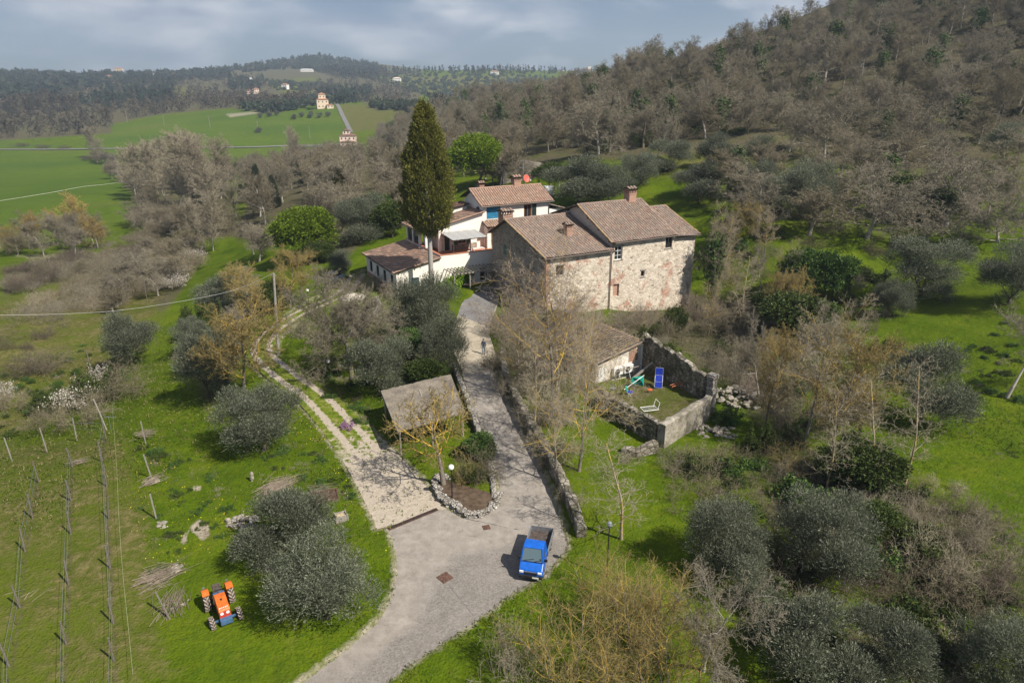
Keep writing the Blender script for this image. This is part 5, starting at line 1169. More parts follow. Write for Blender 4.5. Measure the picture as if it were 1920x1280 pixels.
mb = MB(); wall_panel(mb, (0, 7), (0, 0), -1, 2.5, [(2, 3, .2, 2.1)], .3); wall_panel(mb, (6, 0), (6, 7), -1, 3.55, [], .3); wall_panel(mb, (6, 7), (0, 7), -1, 2.5, [], .3); mb.poly([(6, 7, 2.5), (0, 7, 2.5), (6, 7, 3.6)]); mb.build('side_walls', M['stone_old'], SD)
tile_roof('roof', (-.4, 7.3, 2.52), (-.4, -.3, 2.52), (6.3, -.3, 3.70), (6.3, 7.3, 3.70), 'tiles_moss', SD, seed=22); edge_tiles('verge_tiles', (-.4, -.22, 2.56), (6.3, -.22, 3.76), 'tiles_old', SD, .09)
mb = MB(); mb.tube([(6.05, -.1, 3.4), (6.05, -.1, -.3)], .11, 8); mb.build('downpipe', M['plastic_white'], SD)
def sloc(x, y, z):
    return (sx + x * math.cos(a37) - y * math.sin(a37), sy + x * math.sin(a37) + y * math.cos(a37), zs + z)
for i, (x, lb) in enumerate(((2.7, 'white air conditioner on the shed wall, the one nearer the shed door'), (4.1, 'white air conditioner on the shed wall below the brick grille'))):
    ac = empty('air_conditioner', sloc(x, -.22, .75), a37, lb, 'air conditioner', 'air conditioners on the shed wall')
    mb = MB(); mb.box(-.6, .6, -.2, .2, 0, .85); mb.build('casing', M['plastic_white'], ac, bevel=.03)
    mb = MB(); mb.lathe([(.34, -.215), (.34, -.20), (.30, -.20)], 20, 0, Matrix.Translation((-.15, 0, .42)) @ Matrix.Rotation(R(0), 4, 'X') @ Matrix(((1, 0, 0, 0), (0, 0, 1, 0), (0, 1, 0, 0), (0, 0, 0, 1))))
    for k in range(5): rr0 = .06 + k * .06; mb.tube([(-.15 + rr0 * math.cos(t), -.212, .42 + rr0 * math.sin(t)) for t in np.linspace(0, 6.283, 17)], .010, 4, 1)
    mb.lathe([(0, -.205), (.33, -.205)], 20, 1, Matrix.Translation((-.15, 0, .42)) @ Matrix(((1, 0, 0, 0), (0, 0, 1, 0), (0, 1, 0, 0), (0, 0, 0, 1)))); mb.build('fan_grille', [M['plastic_white'], M['dark_metal']], ac)
    mb = MB(); mb.box(-.45, -.38, -.2, .2, -.12, 0); mb.box(.38, .45, -.2, .2, -.12, 0); mb.build('bracket', M['grey_metal'], ac)

def rubble_wall(name, pts, top, w, base, mat, lb, cat='wall', seed=0, cap=None, wob=.06, step=.5):
    """irregular free-standing wall through world points pts with top heights top"""
    r = random.Random(seed); P_ = []; Tp = []
    for i in range(len(pts) - 1):
        a, b2 = Vector((*pts[i], 0)), Vector((*pts[i + 1], 0)); n = max(1, int((b2 - a).length / step))
        for k in range(n): P_.append(a.lerp(b2, k / n)); Tp.append(top[i] + (top[i + 1] - top[i]) * k / n)
    P_.append(Vector((*pts[-1], 0))); Tp.append(top[-1]); V_ = []; F_ = []
    for i, p in enumerate(P_):
        d = (P_[min(i + 1, len(P_) - 1)] - P_[max(i - 1, 0)]).normalized(); nn = Vector((-d.y, d.x, 0)); z = Tp[i] + r.gauss(0, wob)
        zm = base + (z - base) * .55
        for (s, zz) in ((-1.12, base), (-1.0, zm), (-.95, z - .06), (-.6, z), (0, z + .03 + r.gauss(0, wob * .4)), (.6, z), (.95, z - .06), (1.0, zm), (1.12, base)):
            q = p + nn * s * (w / 2 + r.gauss(0, .03)); V_.append((q.x, q.y, zz))
    k = 9
    for i in range(len(P_) - 1):
        for j in range(k - 1): F_.append([i * k + j, (i + 1) * k + j, (i + 1) * k + j + 1, i * k + j + 1])
    F_.append(list(range(k))[::-1]); e_ = (len(P_) - 1) * k; F_.append([e_ + j for j in range(k)])
    me = bpy.data.meshes.new(name); me.from_pydata(V_, [], F_); me.materials.append(M[mat]); me.update(); o = link(name, me); return tag(o, lb, cat)
rubble_wall('stone_wall', [(13.9, 66.6), (15.6, 62.4), (17.6, 57.0)], [3.5, 3.4, 3.0], .6, -2, 'stone_old', 'tall mossy stone wall rising behind the blue lounger', seed=1, wob=.12)
rubble_wall('stone_wall', [(17.9, 56.3), (15.2, 53.1), (12.1, 49.5)], [1.35, 1.6, 1.9], .7, -2.2, 'rendered_old', 'stained rendered front wall of the stone enclosure', seed=2, wob=.05)
rubble_wall('stone_wall', [(12.0, 50.1), (10.3, 52.9), (8.7, 55.6), (8.0, 58.5)], [1.85, 1.75, 1.7, 1.4], .55, -2, 'stone_old', 'low ivy-topped stone wall along the left side of the enclosure', seed=3)
rubble_wall('stone_wall', [(11.6, 48.9), (9.9, 48.0), (8.9, 48.6)], [.7, .5, .3], .8, -1.5, 'stone_old', 'broken low stone stub at the foot of the enclosure corner', seed=4, wob=.1)
mb = MB(); rg = random.Random(4); z = -1.6
while z < 3.3:
    h = rg.uniform(.16, .32); w_ = rg.uniform(.30, .42); mb.box(-w_, w_, -rg.uniform(.3, .4), rg.uniform(.3, .4), z, z + h - .02); z += h
o = mb.build('stone_pillar', M['stone_white'], loc=(18.0, 56.4, 0), rz=R(40), bevel=.03); tag(o, 'pale squared stone pillar ending the tall mossy wall', 'pillar')
# filled floor of the enclosure
q4 = [(8.6, 58.6, .1), (13.6, 65.6, .0), (17.3, 56.8, .7), (12.2, 50.1, 1.35)]; nn_ = 24; vv_ = []; rg = np.random.default_rng(5)
for i in range(nn_):
    for j in range(nn_):
        s, t = i / (nn_ - 1), j / (nn_ - 1); p = [(1 - s) * ((1 - t) * q4[0][k] + t * q4[1][k]) + s * ((1 - t) * q4[3][k] + t * q4[2][k]) for k in range(3)]; vv_.append((p[0], p[1], p[2] + rg.normal() * .05))
k_ = np.arange(nn_ * nn_).reshape(nn_, nn_); me = mesh_np('enclosure_ground', vv_, np.stack([k_[:-1, :-1], k_[1:, :-1], k_[1:, 1:], k_[:-1, 1:]], -1).reshape(-1, 4), 4, M['ground'], smooth=True)
ca = me.color_attributes.new('cover', 'FLOAT_COLOR', 'POINT'); ca.data.foreach_set('color', np.tile(np.array([.45, 0, .7, .0], np.float32), nn_ * nn_)); tag(link('enclosure_ground', me), kind='structure')
# ramp walls
def gp(l): return [tuple(G(*p)[:2]) for p in l]
rw_ = gp([(1074,1012),(1058,965),(1036,915),(1012,868),(985,818),(958,765),(940,725),(932,690),(934,660)])
tops = [H(*p) + t for p, t in zip(rw_, (.9, 1.25, 1.35, 1.35, 1.35, 1.3, 1.2, 1.0, .6))]
rw_ = [(p[0] + .55, p[1] + .1) for p in rw_]
rubble_wall('ramp_wall', rw_, tops, .62, -1.6, 'stone_old', 'grey stone parapet wall along the right side of the concrete ramp', seed=6, wob=.04)
lw_ = gp([(936,938),(930,900),(918,860),(900,805),(880,752),(866,715),(858,690)]); lw_ = [(p[0] - .3, p[1]) for p in lw_]; tops = [H(*p) + t for p, t in zip(lw_, (.35, .45, .6, .75, .8, .75, .5))]
rubble_wall('ramp_wall', lw_, tops, .45, -1.5, 'stone_white', 'crooked white stone wall between the ramp and the reed shelter', seed=7, wob=.09, step=.35)
# curved planter of white stones
pl_ = gp([(838,902),(821,898),(817,914),(824,930),(838,945),(852,950),(864,962),(884,969),(908,965),(928,948),(936,930)]); rg = random.Random(8); mb = MB(); dd_ = dense(np.array(pl_), 7)
for i, p in enumerate(dd_):
    z = H(*p)
    for lay_ in range(2):
        for s in (-.1, .12):
            mb.blob((p[0] + rg.gauss(0, .06) + s, p[1] + rg.gauss(0, .06) + s * .4, z + .08 + lay_ * .24), rg.uniform(.13, .22), rg.uniform(.12, .2), rg.uniform(.10, .16), rg, 6, .25)
o = mb.build('stone_planter', M['stone_white']); tag(o, 'curved planter edge of piled white stones beside the globe lamp', 'planter')
c_ = np.array(pl_).mean(0); mb = MB(); ring = [(p[0] + (c_[0] - p[0]) * .08, p[1] + (c_[1] - p[1]) * .08) for p in dd_]; zc = H(*c_) + .34
for i in range(len(ring)): a_, b_ = ring[i], ring[(i + 1) % len(ring)]; mb.poly([(c_[0], c_[1], zc), (a_[0], a_[1], H(*a_) + .2), (b_[0], b_[1], H(*b_) + .2)])
o = mb.build('planter_soil', M['soil'], fix=True); tag(o, kind='structure')
# reed shelter
RS = empty('reed_shelter', (0, 0, 0), 0, 'open shelter with a grey reed mat roof on wooden posts', 'shelter')
c4 = [(-11.39, 54.18, 2.75), (-5.61, 57.62, 2.85), (-3.81, 50.6, 2.4), (-8.89, 47.32, 2.3)]; RS.location = (-7.4, 52.4, H(-7.4, 52.4)); off = RS.location
mb = MB(); n1_, n2_ = 26, 22; rgn = np.random.default_rng(9); gridz = rgn.normal(size=(n1_ + 1, n2_ + 1)) * .018
def rs_(s, t): return [(1 - s) * ((1 - t) * c4[0][k] + t * c4[1][k]) + s * ((1 - t) * c4[3][k] + t * c4[2][k]) for k in range(3)]
def rq(i, j, d=0):
    s, t = i / n1_, j / n2_; p = rs_(s, t); sag = -.16 * math.sin(s * math.pi * 2) ** 2 * math.sin(t * math.pi) + gridz[i, j]
    ex = (.06 * math.sin(j * 2.3 + i) if i in (0, n1_) else 0); return (p[0] - off.x + ex, p[1] - off.y + ex, p[2] - off.z + sag - d)
for i in range(n1_):
    for j in range(n2_):
        mb.poly([rq(i, j), rq(i + 1, j), rq(i + 1, j + 1), rq(i, j + 1)]); mb.poly([rq(i, j, .06), rq(i, j + 1, .06), rq(i + 1, j + 1, .06), rq(i + 1, j, .06)])
for i in range(n1_):
    for j in (0, n2_): mb.poly([rq(i, j), rq(i + 1, j), rq(i + 1, j, .06), rq(i, j, .06)])
for j in range(n2_):
    for i in (0, n1_): mb.poly([rq(i, j), rq(i, j + 1), rq(i, j + 1, .06), rq(i, j, .06)])
mb.build('reed_roof', M['reed'], RS)
for (s, t) in ((.04, .04), (.04, .5), (.04, .96), (.96, .04), (.96, .5), (.96, .96)):
    p = rs_(s, t); mb = MB(); mb.tube([(p[0] - off.x, p[1] - off.y, -.5), (p[0] - off.x, p[1] - off.y, p[2] - off.z - .12)], .08, 8); mb.build('post', M['wood_grey'], RS)
mb = MB()
for (s0, t0, s1, t1) in ((.04, 0, .04, 1), (.96, 0, .96, 1), (0, .04, 1, .04), (0, .5, 1, .5), (0, .96, 1, .96)):
    p, q = rs_(s0, t0), rs_(s1, t1); mb.bar((p[0] - off.x, p[1] - off.y, p[2] - off.z - .15), (q[0] - off.x, q[1] - off.y, q[2] - off.z - .15), .1, .12)
mb.build('beams', M['wood_grey'], RS)

# ---------------------------------------------------------------- houses across the valley
def far_house(u, v, w, h, dpt, rz, lb, wall='house_white', roof='villa_roof', storeys=2, tower=None, wing=None, lift=0, name='far_house', dist=None):
    q = G(u, v) if dist is None else Pd(u, v, dist); o = empty(name, (q[0], q[1], q[2] + lift), rz, lb, 'house')
    nb = max(2, int(w / 3.5))
    def block(x0, x1, y0, y1, z0, z1, st, hip=True):
        n_ = max(2, int((x1 - x0) / 3.2)); hs_ = []
        for s in range(st):
            for i in range(n_): c = (x1 - x0) * (i + .5) / n_; hs_.append((c - .5, c + .5, z0 + (z1 - z0) * (s + .35) / st, z0 + (z1 - z0) * (s + .35) / st + 1.5))
        mb = MB(); wall_panel(mb, (x0, y0), (x1, y0), z0 - 3, z1, hs_, .25, back=False); wall_panel(mb, (x1, y0), (x1, y1), z0 - 3, z1, [], .25, back=False); wall_panel(mb, (x0, y1), (x0, y0), z0 - 3, z1, [], .25, back=False); wall_panel(mb, (x1, y1), (x0, y1), z0 - 3, z1, [], .25, back=False); mb.build('wall', M[wall], o)
        for hh in hs_: mb = MB(); mb.box(x0 + hh[0] + .003, x0 + hh[1] - .003, y0 + .2, y0 + .24, hh[2], hh[3]); mb.build('window', M['glass'], o)
        e_ = .6; rh = min(x1 - x0, y1 - y0) * .22; mx, my = (x0 + x1) / 2, (y0 + y1) / 2; r_ = max(0, (x1 - x0) / 2 - (y1 - y0) / 2); mb = MB()
        a_ = [(x0 - e_, y0 - e_, z1), (x1 + e_, y0 - e_, z1), (x1 + e_, y1 + e_, z1), (x0 - e_, y1 + e_, z1)]; p_, q_ = (mx - r_ - .01, my, z1 + rh), (mx + r_ + .01, my, z1 + rh)
        mb.poly([a_[0], a_[1], q_, p_]); mb.poly([a_[2], a_[3], p_, q_]); mb.poly([a_[1], a_[2], q_]); mb.poly([a_[3], a_[0], p_]); mb.poly(a_[::-1]); mb.build('roof', M[roof], o)
    block(-w / 2, w / 2, 0, dpt, 0, h, storeys)
    if tower: tw, thh, tx = tower; block(tx - tw / 2, tx + tw / 2, dpt * .2, dpt * .2 + tw, h + .4, h + thh, 1)
    if wing: ww, wh, wx = wing; block(wx - ww / 2, wx + ww / 2, -4, 0, 0, wh, 1)
    return o
far_house(606, 204, 12.5, 9.6, 11, R(20), 'peach coloured villa with a tower roof at the top of the straight lane', 'villa_wall', 'villa_roof', 2, (7.5, 5.5, 0), (7, 4, 7.5))
far_house(653, 276, 13, 9.0, 12, R(8), 'pale gatehouse with a small turret at the foot of the straight lane', 'house_pink', 'tiles_dark', 2, (5.5, 4.2, -1), (12, 4.2, 0))
far_house(533, 168, 11, 9, 10, R(-10), 'small cream tower house with a red roof beside dark cypresses', 'house_white', 'villa_roof', 2)
far_house(480, 176, 10, 8, 8, R(15), 'pinkish house half hidden in bare woods left of the cream tower house', 'house_pink', 'villa_roof', 2); far_house(466, 177, 8, 6, 8, R(5), 'lowest pinkish cottage half hidden in the bare woods', 'house_pink', 'villa_roof', 1)
far_house(744, 153, 18, 7, 10, R(0), 'long white house below the far cypress row', 'house_white', 'house_pink', 2, None, (6, 4, -8)); far_house(927, 141, 20, 9, 10, R(-5), 'white house with an orange roof on the olive hill below the cypress row', 'house_white', 'villa_roof', 2)
far_house(1098, 137, 30, 10, 14, R(0), 'white villa with a square tower on the far ridge by dark pines', 'house_white', 'villa_roof', 2, (9, 9, 12), None, dist=2050); far_house(1058, 139, 24, 7, 12, R(0), 'low pinkish house on the far ridge left of the tower villa', 'house_pink', 'villa_roof', 1, dist=2050)
far_house(221, 137, 22, 12, 12, R(0), 'cream house high on the wooded left ridge', 'villa_wall', 'villa_roof', 2, dist=1930); far_house(204, 151, 14, 6, 8, R(0), 'small cream house in the dark woods below the left ridge', 'villa_wall', 'villa_roof', 1, lift=4)
far_house(575, 135, 34, 6, 8, R(0), 'row of white low buildings in a clearing below the main hilltop', 'house_white', 'house_white', 1); far_house(470, 156, 9, 9, 7, R(0), 'narrow white house among dark firs on the hillside', 'house_white', 'house_white', 2)
# ---------------------------------------------------------------- placing plants
rnd = random.Random(5)
def dims(me):
    n = len(me.vertices); a = np.empty(n * 3, np.float32); me.vertices.foreach_get('co', a); a = a.reshape(-1, 3); return a
PH = {}
for k_, ms in PROTO.items():
    pts = np.concatenate([dims(m_) for m_ in ms.values()]); PH[k_] = (pts[:, 2].max(), max(np.percentile(np.abs(pts[:, 0]), 99.2), np.percentile(np.abs(pts[:, 1]), 99.2)) * 2)
def plant(key, loc, h, w=None, rz=None, label=None, cat='tree', group=None, name=None, mats=None, tilt=0):
    """h height in metres, w crown width (keeps the proportion when None)"""
    loc = tuple(float(c) for c in loc[:3]); H_, W_ = PH[key]; sz = h / H_; sw = (w / W_) if w else sz
    rz = rnd.random() * 6.283 if rz is None else rz
    ms = PROTO[key]; nm = name or cat.replace(' ', '_')
    if len(ms) == 1:
        o = bpy.data.objects.new(nm, list(ms.values())[0]); COL.objects.link(o); o.location = loc; o.rotation_euler = (0, tilt, rz); o.scale = (sw, sw, sz); tag(o, label, cat, group); return o
    r = empty(nm, loc, rz, label, cat, group); r.scale = (sw, sw, sz); r.rotation_euler = (0, tilt, rz)
    for pn, me in ms.items():
        c = bpy.data.objects.new(pn, me); COL.objects.link(c); c.parent = r
        if mats and pn in mats:
            c.data = me
    return r
def at(key, u, v, h, w=None, label=None, cat='tree', group=None, name=None, rz=None, tilt=0, sink=.05):
    q = G(u, v); return plant(key, (q[0], q[1], q[2] - sink), h, w, rz, label, cat, group, name, tilt=tilt)

# ---- landmarks
q = (-11.0, 90.3); plant('cypress', (q[0], q[1], H(*q)), 26.4, 6.7, .4, 'tall dark cypress with a bare grey trunk in front of the white house', 'cypress', name='cypress')
at('umbrella_pine', 580, 497, 10.5, 10.5, 'round bright green umbrella pine left of the white house', 'pine', name='umbrella_pine'); at('umbrella_pine', 893, 352, 12.5, 14, 'bright green umbrella pine behind the white house beside the tall cypress', 'pine', name='umbrella_pine')
at('cypress_small', 641, 404, 11, 3.2, 'slim small cypress behind the left umbrella pine', 'cypress', name='cypress')
# ---- olives
OL = 'olive trees round the farm'
olv = [
 (496, 845, 5.6, 6.6, 0, 'grey olive between the dirt track and the vineyard, in front of the lichen tree'),
 (540, 1050, 4.8, 5.2, 1, 'rear olive of the overlapping pair beside the concrete drive, next to the stone heap'),
 (612, 1165, 5.0, 6.3, 2, 'front olive of the overlapping pair beside the concrete drive'),
 (392, 742, 6.3, 5.4, 3, 'dark olive behind the bare lichen tree left of the track'),
 (246, 682, 6.5, 6.4, 1, 'lone grey olive above the bramble hedge, left of the grass strip'),
 (800, 640, 7.6, 7.6, 0, 'tall grey olive hiding the foot of the cypress, beside the court'),
 (835, 705, 6.2, 6.2, 2, 'grey olive directly behind the reed shelter, beside the ramp top'),
 (716, 738, 5.4, 5.8, 3, 'olive at the left back corner of the reed shelter'),
 (425, 600, 6.2, 7.2, 1, 'olive left of the utility pole with its crown behind the lichen trees'),
 (360, 650, 3.6, 4.2, 0, 'small olive at the edge of the grass strip left of the bare lichen tree'),
 (1345, 1078, 5.0, 5.5, 2, 'dark olive in the grass right of the blue truck, behind the yellow thicket'),
 (1400, 1130, 3.4, 3.4, 3, 'smaller olive touching the dark olive behind the yellow thicket'),
 (1540, 1090, 5.5, 5.9, 0, 'big dark olive in the lower right meadow below the saplings'),
 (1510, 1290, 4.8, 4.8, 1, 'olive at the bottom edge right of the yellow thicket'),
 (1640, 1290, 3.8, 4.0, 3, 'dark green olive at the bottom edge between two others'),
 (1865, 1310, 4.4, 4.6, 2, 'olive at the bottom right corner'),
 (1725, 790, 6.8, 7.4, 1, 'leaning grey olive with a dark trunk in the middle of the right meadow'),
 (1728, 560, 7.4, 9.2, 3, 'broad olive on the upper right terrace edge'),
 (1668, 598, 4.8, 4.6, 0, 'small pale olive in front of the broad terrace olive'),
 (1885, 575, 7.0, 7.8, 2, 'grey olive near the right edge above the white trunked tree'),
 (1345, 322, 7.2, 8.0, 1, 'round olive at the foot of the wooded slope above the stone house'),
 (1420, 318, 6.4, 7.4, 2, 'olive at the slope foot, second to the right above the stone house'),
 (1500, 412, 9.0, 9.6, 0, 'tall olive on the grass terrace right of the stone house roof'),
 (1440, 418, 7.0, 8.0, 3, 'olive left of the tall terrace olive, nearer the stone house'),
 (1085, 385, 8.6, 12, 1, 'wide olive behind the white house right of the water tank'), (1140, 395, 8.0, 11, 2, 'olive just behind the stone house chimney'),
 (1250, 330, 6.6, 9.0, 3, 'olive at the slope foot above the upper roof of the stone house'), (1200, 352, 6.4, 8.4, 0, 'olive behind the ridge of the upper stone roof'), (1310, 380, 7.0, 9, 1, 'olive at the right back corner of the stone house'),
 (1880, 306, 7.5, 10, 2, 'dark olive high on the slope at the right edge'), (1420, 372, 6.4, 8, 0, 'olive on the upper grass strip behind the tall terrace olive'),
 (672, 470, 8.6, 8.0, 3, 'grey olive beside the lower wing of the white house'), (640, 520, 4.2, 4.6, 2, 'low grey olive by the parked car'), (708, 445, 7.8, 8, 1, 'olive behind the lower wing roof'),
]
for u, v, h, w, k, lb in olv: at('olive%d' % k, u, v, h * 1.12, w, lb, 'olive tree', OL, 'olive_tree')
# ---- bare trees near the camera
at('lichen_tree', 461, 748, 11.5, 11, 'bare tree with yellow lichen left of the dirt track', 'bare tree', None, 'bare_tree', 1.0)
at('walnut', 832, 912, 8.6, 8.2, 'bare walnut with orange lichen limbs in the stone planter', 'bare tree', None, 'bare_tree', .4)
at('hazy_tree', 660, 708, 11.6, 14.5, 'wide bare tree of fine grey twigs between track and court', 'bare tree', None, 'bare_tree', 2.0)
at('forked_tree', 1036, 765, 17.5, 13.5, 'tallest bare tree, forking in front of the stone house', 'bare tree', None, 'bare_tree', .2)
at('tall_tree', 1085, 890, 13.0, 8.6, 'slender bare tree between the ramp wall and the enclosure', 'bare tree', None, 'bare_tree', 2.6)
at('forked_tree', 1102, 790, 8.0, 5.0, 'leaning bare tree in front of the white shed', 'bare tree', None, 'bare_tree', 1.4)
at('tall_tree', 1040, 905, 9.5, 7.0, 'bare tree hard behind the lower ramp wall', 'bare tree', None, 'bare_tree', .9); at('sapling', 1000, 815, 9.5, 5.0, 'yellow lichen tree behind the middle of the ramp wall', 'bare tree', None, 'bare_tree', 2.8); at('tall_tree', 972, 735, 9.5, 7.0, 'bare tree at the upper bend of the ramp wall', 'bare tree', None, 'bare_tree', 4.2)
at('forked_tree', 1090, 690, 8.5, 8, 'low forked bare tree behind the white shed', 'bare tree', None, 'bare_tree', 5.1)
at('sapling', 1165, 1015, 7.6, 5.0, 'thin lichen tree at the foot of the ramp wall near the blue truck', 'bare tree', None, 'bare_tree', .8)
at('lichen_tree', 545, 580, 9.0, 8.0, 'bare lichen tree behind the utility pole', 'bare tree', None, 'bare_tree', 3.0); at('lichen_tree', 478, 600, 8.4, 7.6, 'bare lichen tree left of the utility pole', 'bare tree', None, 'bare_tree', 4.6)
at('tall_tree', 1503, 840, 13.5, 9, 'leaning dark trunked bare tree in the middle of the right meadow', 'bare tree', None, 'bare_tree', .5, .18); at('lichen_tree', 1556, 858, 11.5, 8.5, 'bare lichen tree just right of the leaning dark trunk', 'bare tree', None, 'bare_tree', 2.2, .05); at('sapling', 1545, 935, 9.0, 3.6, 'thin bare sapling below the leaning dark trunk', 'bare tree', None, 'bare_tree', 2.0)
at('sapling', 1694, 922, 10.2, 4.2, 'single thin sapling with short side twigs in the right meadow', 'bare tree', None, 'bare_tree', .3, .06)
at('pale_tree', 1888, 745, 9.6, 9.5, 'white trunked bare tree at the right edge of the meadow', 'bare tree', None, 'bare_tree', 1.2)
at('wood_ivy', 1332, 572, 12, 6.5, 'ivy clad tree at the right end of the stone house', 'ivy tree', None, 'ivy_tree', 1.0); at('tall_tree', 1342, 560, 14, 7.5, 'tall lichen tree beside the ivy clad tree right of the stone house', 'bare tree', None, 'bare_tree', 3.3); at('lichen_tree', 1375, 470, 9, 8, 'bare lichen tree behind the right corner of the stone house', 'bare tree', None, 'bare_tree', .9)
at('spread_oak', 1625, 452, 12, 20, 'widest bare oak with long pale limbs on the right terrace', 'bare oak', None, 'bare_oak', .6); at('spread_oak', 1770, 432, 12.5, 21, 'broad bare oak with pale limbs, right neighbour of the widest oak', 'bare oak', None, 'bare_oak', 2.5); at('spread_oak', 1870, 470, 9, 15, 'pale limbed bare oak at the right edge of the terrace', 'bare oak', None, 'bare_oak', 4.1)
at('spread_oak', 1545, 300, 15, 22, 'spreading bare oak at the wood edge above the tall terrace olive', 'bare oak', None, 'bare_oak', 5.0); at('spread_oak', 1690, 310, 16, 20, 'dark limbed bare oak at the wood edge above the widest oak', 'bare oak', None, 'bare_oak', 1.7); at('spread_oak', 1122, 296, 17, 20, 'large bare oak standing at the wood edge behind the olives', 'bare oak', None, 'bare_oak', 3.7); at('pale_tree', 1322, 262, 16, 14, 'pale trunked bare tree leaning at the wood edge', 'bare tree', None, 'bare_tree', 2.9); at('pale_tree', 1232, 300, 13, 9, 'bare tree with white upright limbs above the stone house roof', 'bare tree', None, 'bare_tree', .1); at('spread_oak', 1545, 155, 16, 22, 'bare oak with a moss green crown high on the slope', 'bare oak', None, 'bare_oak', 2.2); at('pale_tree', 1795, 210, 15, 16, 'bare tree with a twisted pale trunk high on the right slope', 'bare tree', None, 'bare_tree', 4.4)
# thicket at the bottom
for u, v, h, w, rz, lb in ((1075, 1300, 6.4, 7.0, .2, 'leftmost clump of the yellow twigged thicket at the bottom edge'), (1170, 1265, 6.6, 7.6, 1.6, 'yellow twigged clump in the middle of the bottom thicket'), (1250, 1330, 6.2, 7.0, 2.9, 'yellow clump nearest the camera at the bottom edge'), (1140, 1160, 4.6, 5.6, 4.0, 'yellow clump of the thicket nearest the blue truck'), (1230, 1190, 5.0, 5.8, 5.2, 'yellow clump at the back of the bottom thicket')):
    at('thicket_tree', u, v, h, w, lb, 'thicket', 'yellow thicket at the bottom', 'thicket', rz)
at('pale_tree', 1318, 1262, 8.2, 7.0, 'bare grey tree standing at the right end of the yellow thicket', 'bare tree', None, 'bare_tree', 5.5)
at('bush_pale', 960, 1290, 4.2, 4.4, 'pale whippy shrub at the bottom edge left of the thicket', 'shrub', None, 'shrub', .5)
# ---- evergreens
EV = 'evergreen bushes'
for key, u, v, h, w, lb in (
 ('evergreen1', 1500, 560, 7.4, 6.2, 'left one of two ivy mounds right of the stone house'), ('evergreen1', 1562, 565, 7.0, 5.2, 'right one of two ivy mounds right of the stone house'),
 ('evergreen0', 1490, 645, 6.4, 9.6, 'wide dark olive green bush in front of the two ivy mounds'), ('evergreen0', 1440, 610, 5.0, 5, 'dark bush at the left end of the wide dark bush'),
 ('evergreen0', 1610, 925, 4.2, 5.6, 'dark green shrub below the bare trees in the right meadow'),
 ('evergreen0', 735, 455, 8.0, 7, 'green holm oak behind the lower wing of the white house'), ('evergreen1', 715, 425, 7, 6, 'ivy green tree behind the left olives of the white house'),
 ('evergreen0', 600, 505, 5, 6, 'dark bush under the left umbrella pine'), ('evergreen0', 515, 585, 4.4, 5, 'dark bush behind the lichen trees by the pole'),
 ('evergreen0', 800, 730, 3.4, 4.4, 'dark hedge clump on the shaded side behind the reed shelter'), ('evergreen1', 770, 690, 4.2, 4.4, 'dark ivy clump between the two big olives'), ('evergreen0', 760, 625, 3.4, 4, 'dark hedge clump below the court wall'),
 ('evergreen0', 1030, 352, 5.4, 6.5, 'dark ivy bush right of the barn arch'), ('evergreen0', 1690, 400, 6.5, 10, 'green undergrowth below the widest oak'), ('evergreen1', 1750, 410, 5.4, 8, 'ivy green undergrowth beneath the broad oak'),
 ('evergreen0', 1640, 1010, 2.6, 3.6, 'low dark bush among the saplings at the lower right'), ('evergreen0', 1040, 610, 2.2, 3.0, 'small green bush against the foot of the stone house'),
 ('evergreen0', 888, 905, 1.5, 2.2, 'small green shrub inside the stone planter'), ('evergreen1', 895, 862, 2.2, 2.8, 'shrub between planter and reed shelter'),
 ('evergreen0', 1255, 545, 4.0, 4.6, 'grey green sapling bush against the right front of the stone house'), ('evergreen1', 1210, 250, 8, 6, 'ivy clad tree at the wood edge above the far barn')):
    at(key, u, v, h, w, lb, 'bush', EV, 'bush')
at('bush_lime', 862, 533, 3.2, 5.2, 'bright green climbing shrub beside the pergola', 'shrub', None, 'climbing_shrub'); at('bush_lime', 845, 546, 2.4, 4.0, 'bright green shrub spilling below the pergola climber', 'shrub', None, 'climbing_shrub')
at('bush_flower', 652, 803, .9, 1.3, 'small purple flowering shrub on the edge of the dirt track', 'shrub', None, 'flower_shrub')
at('bush_lime', 585, 205, 4, 12, 'pale green shrub by the villa garden', 'shrub', None, 'shrub')
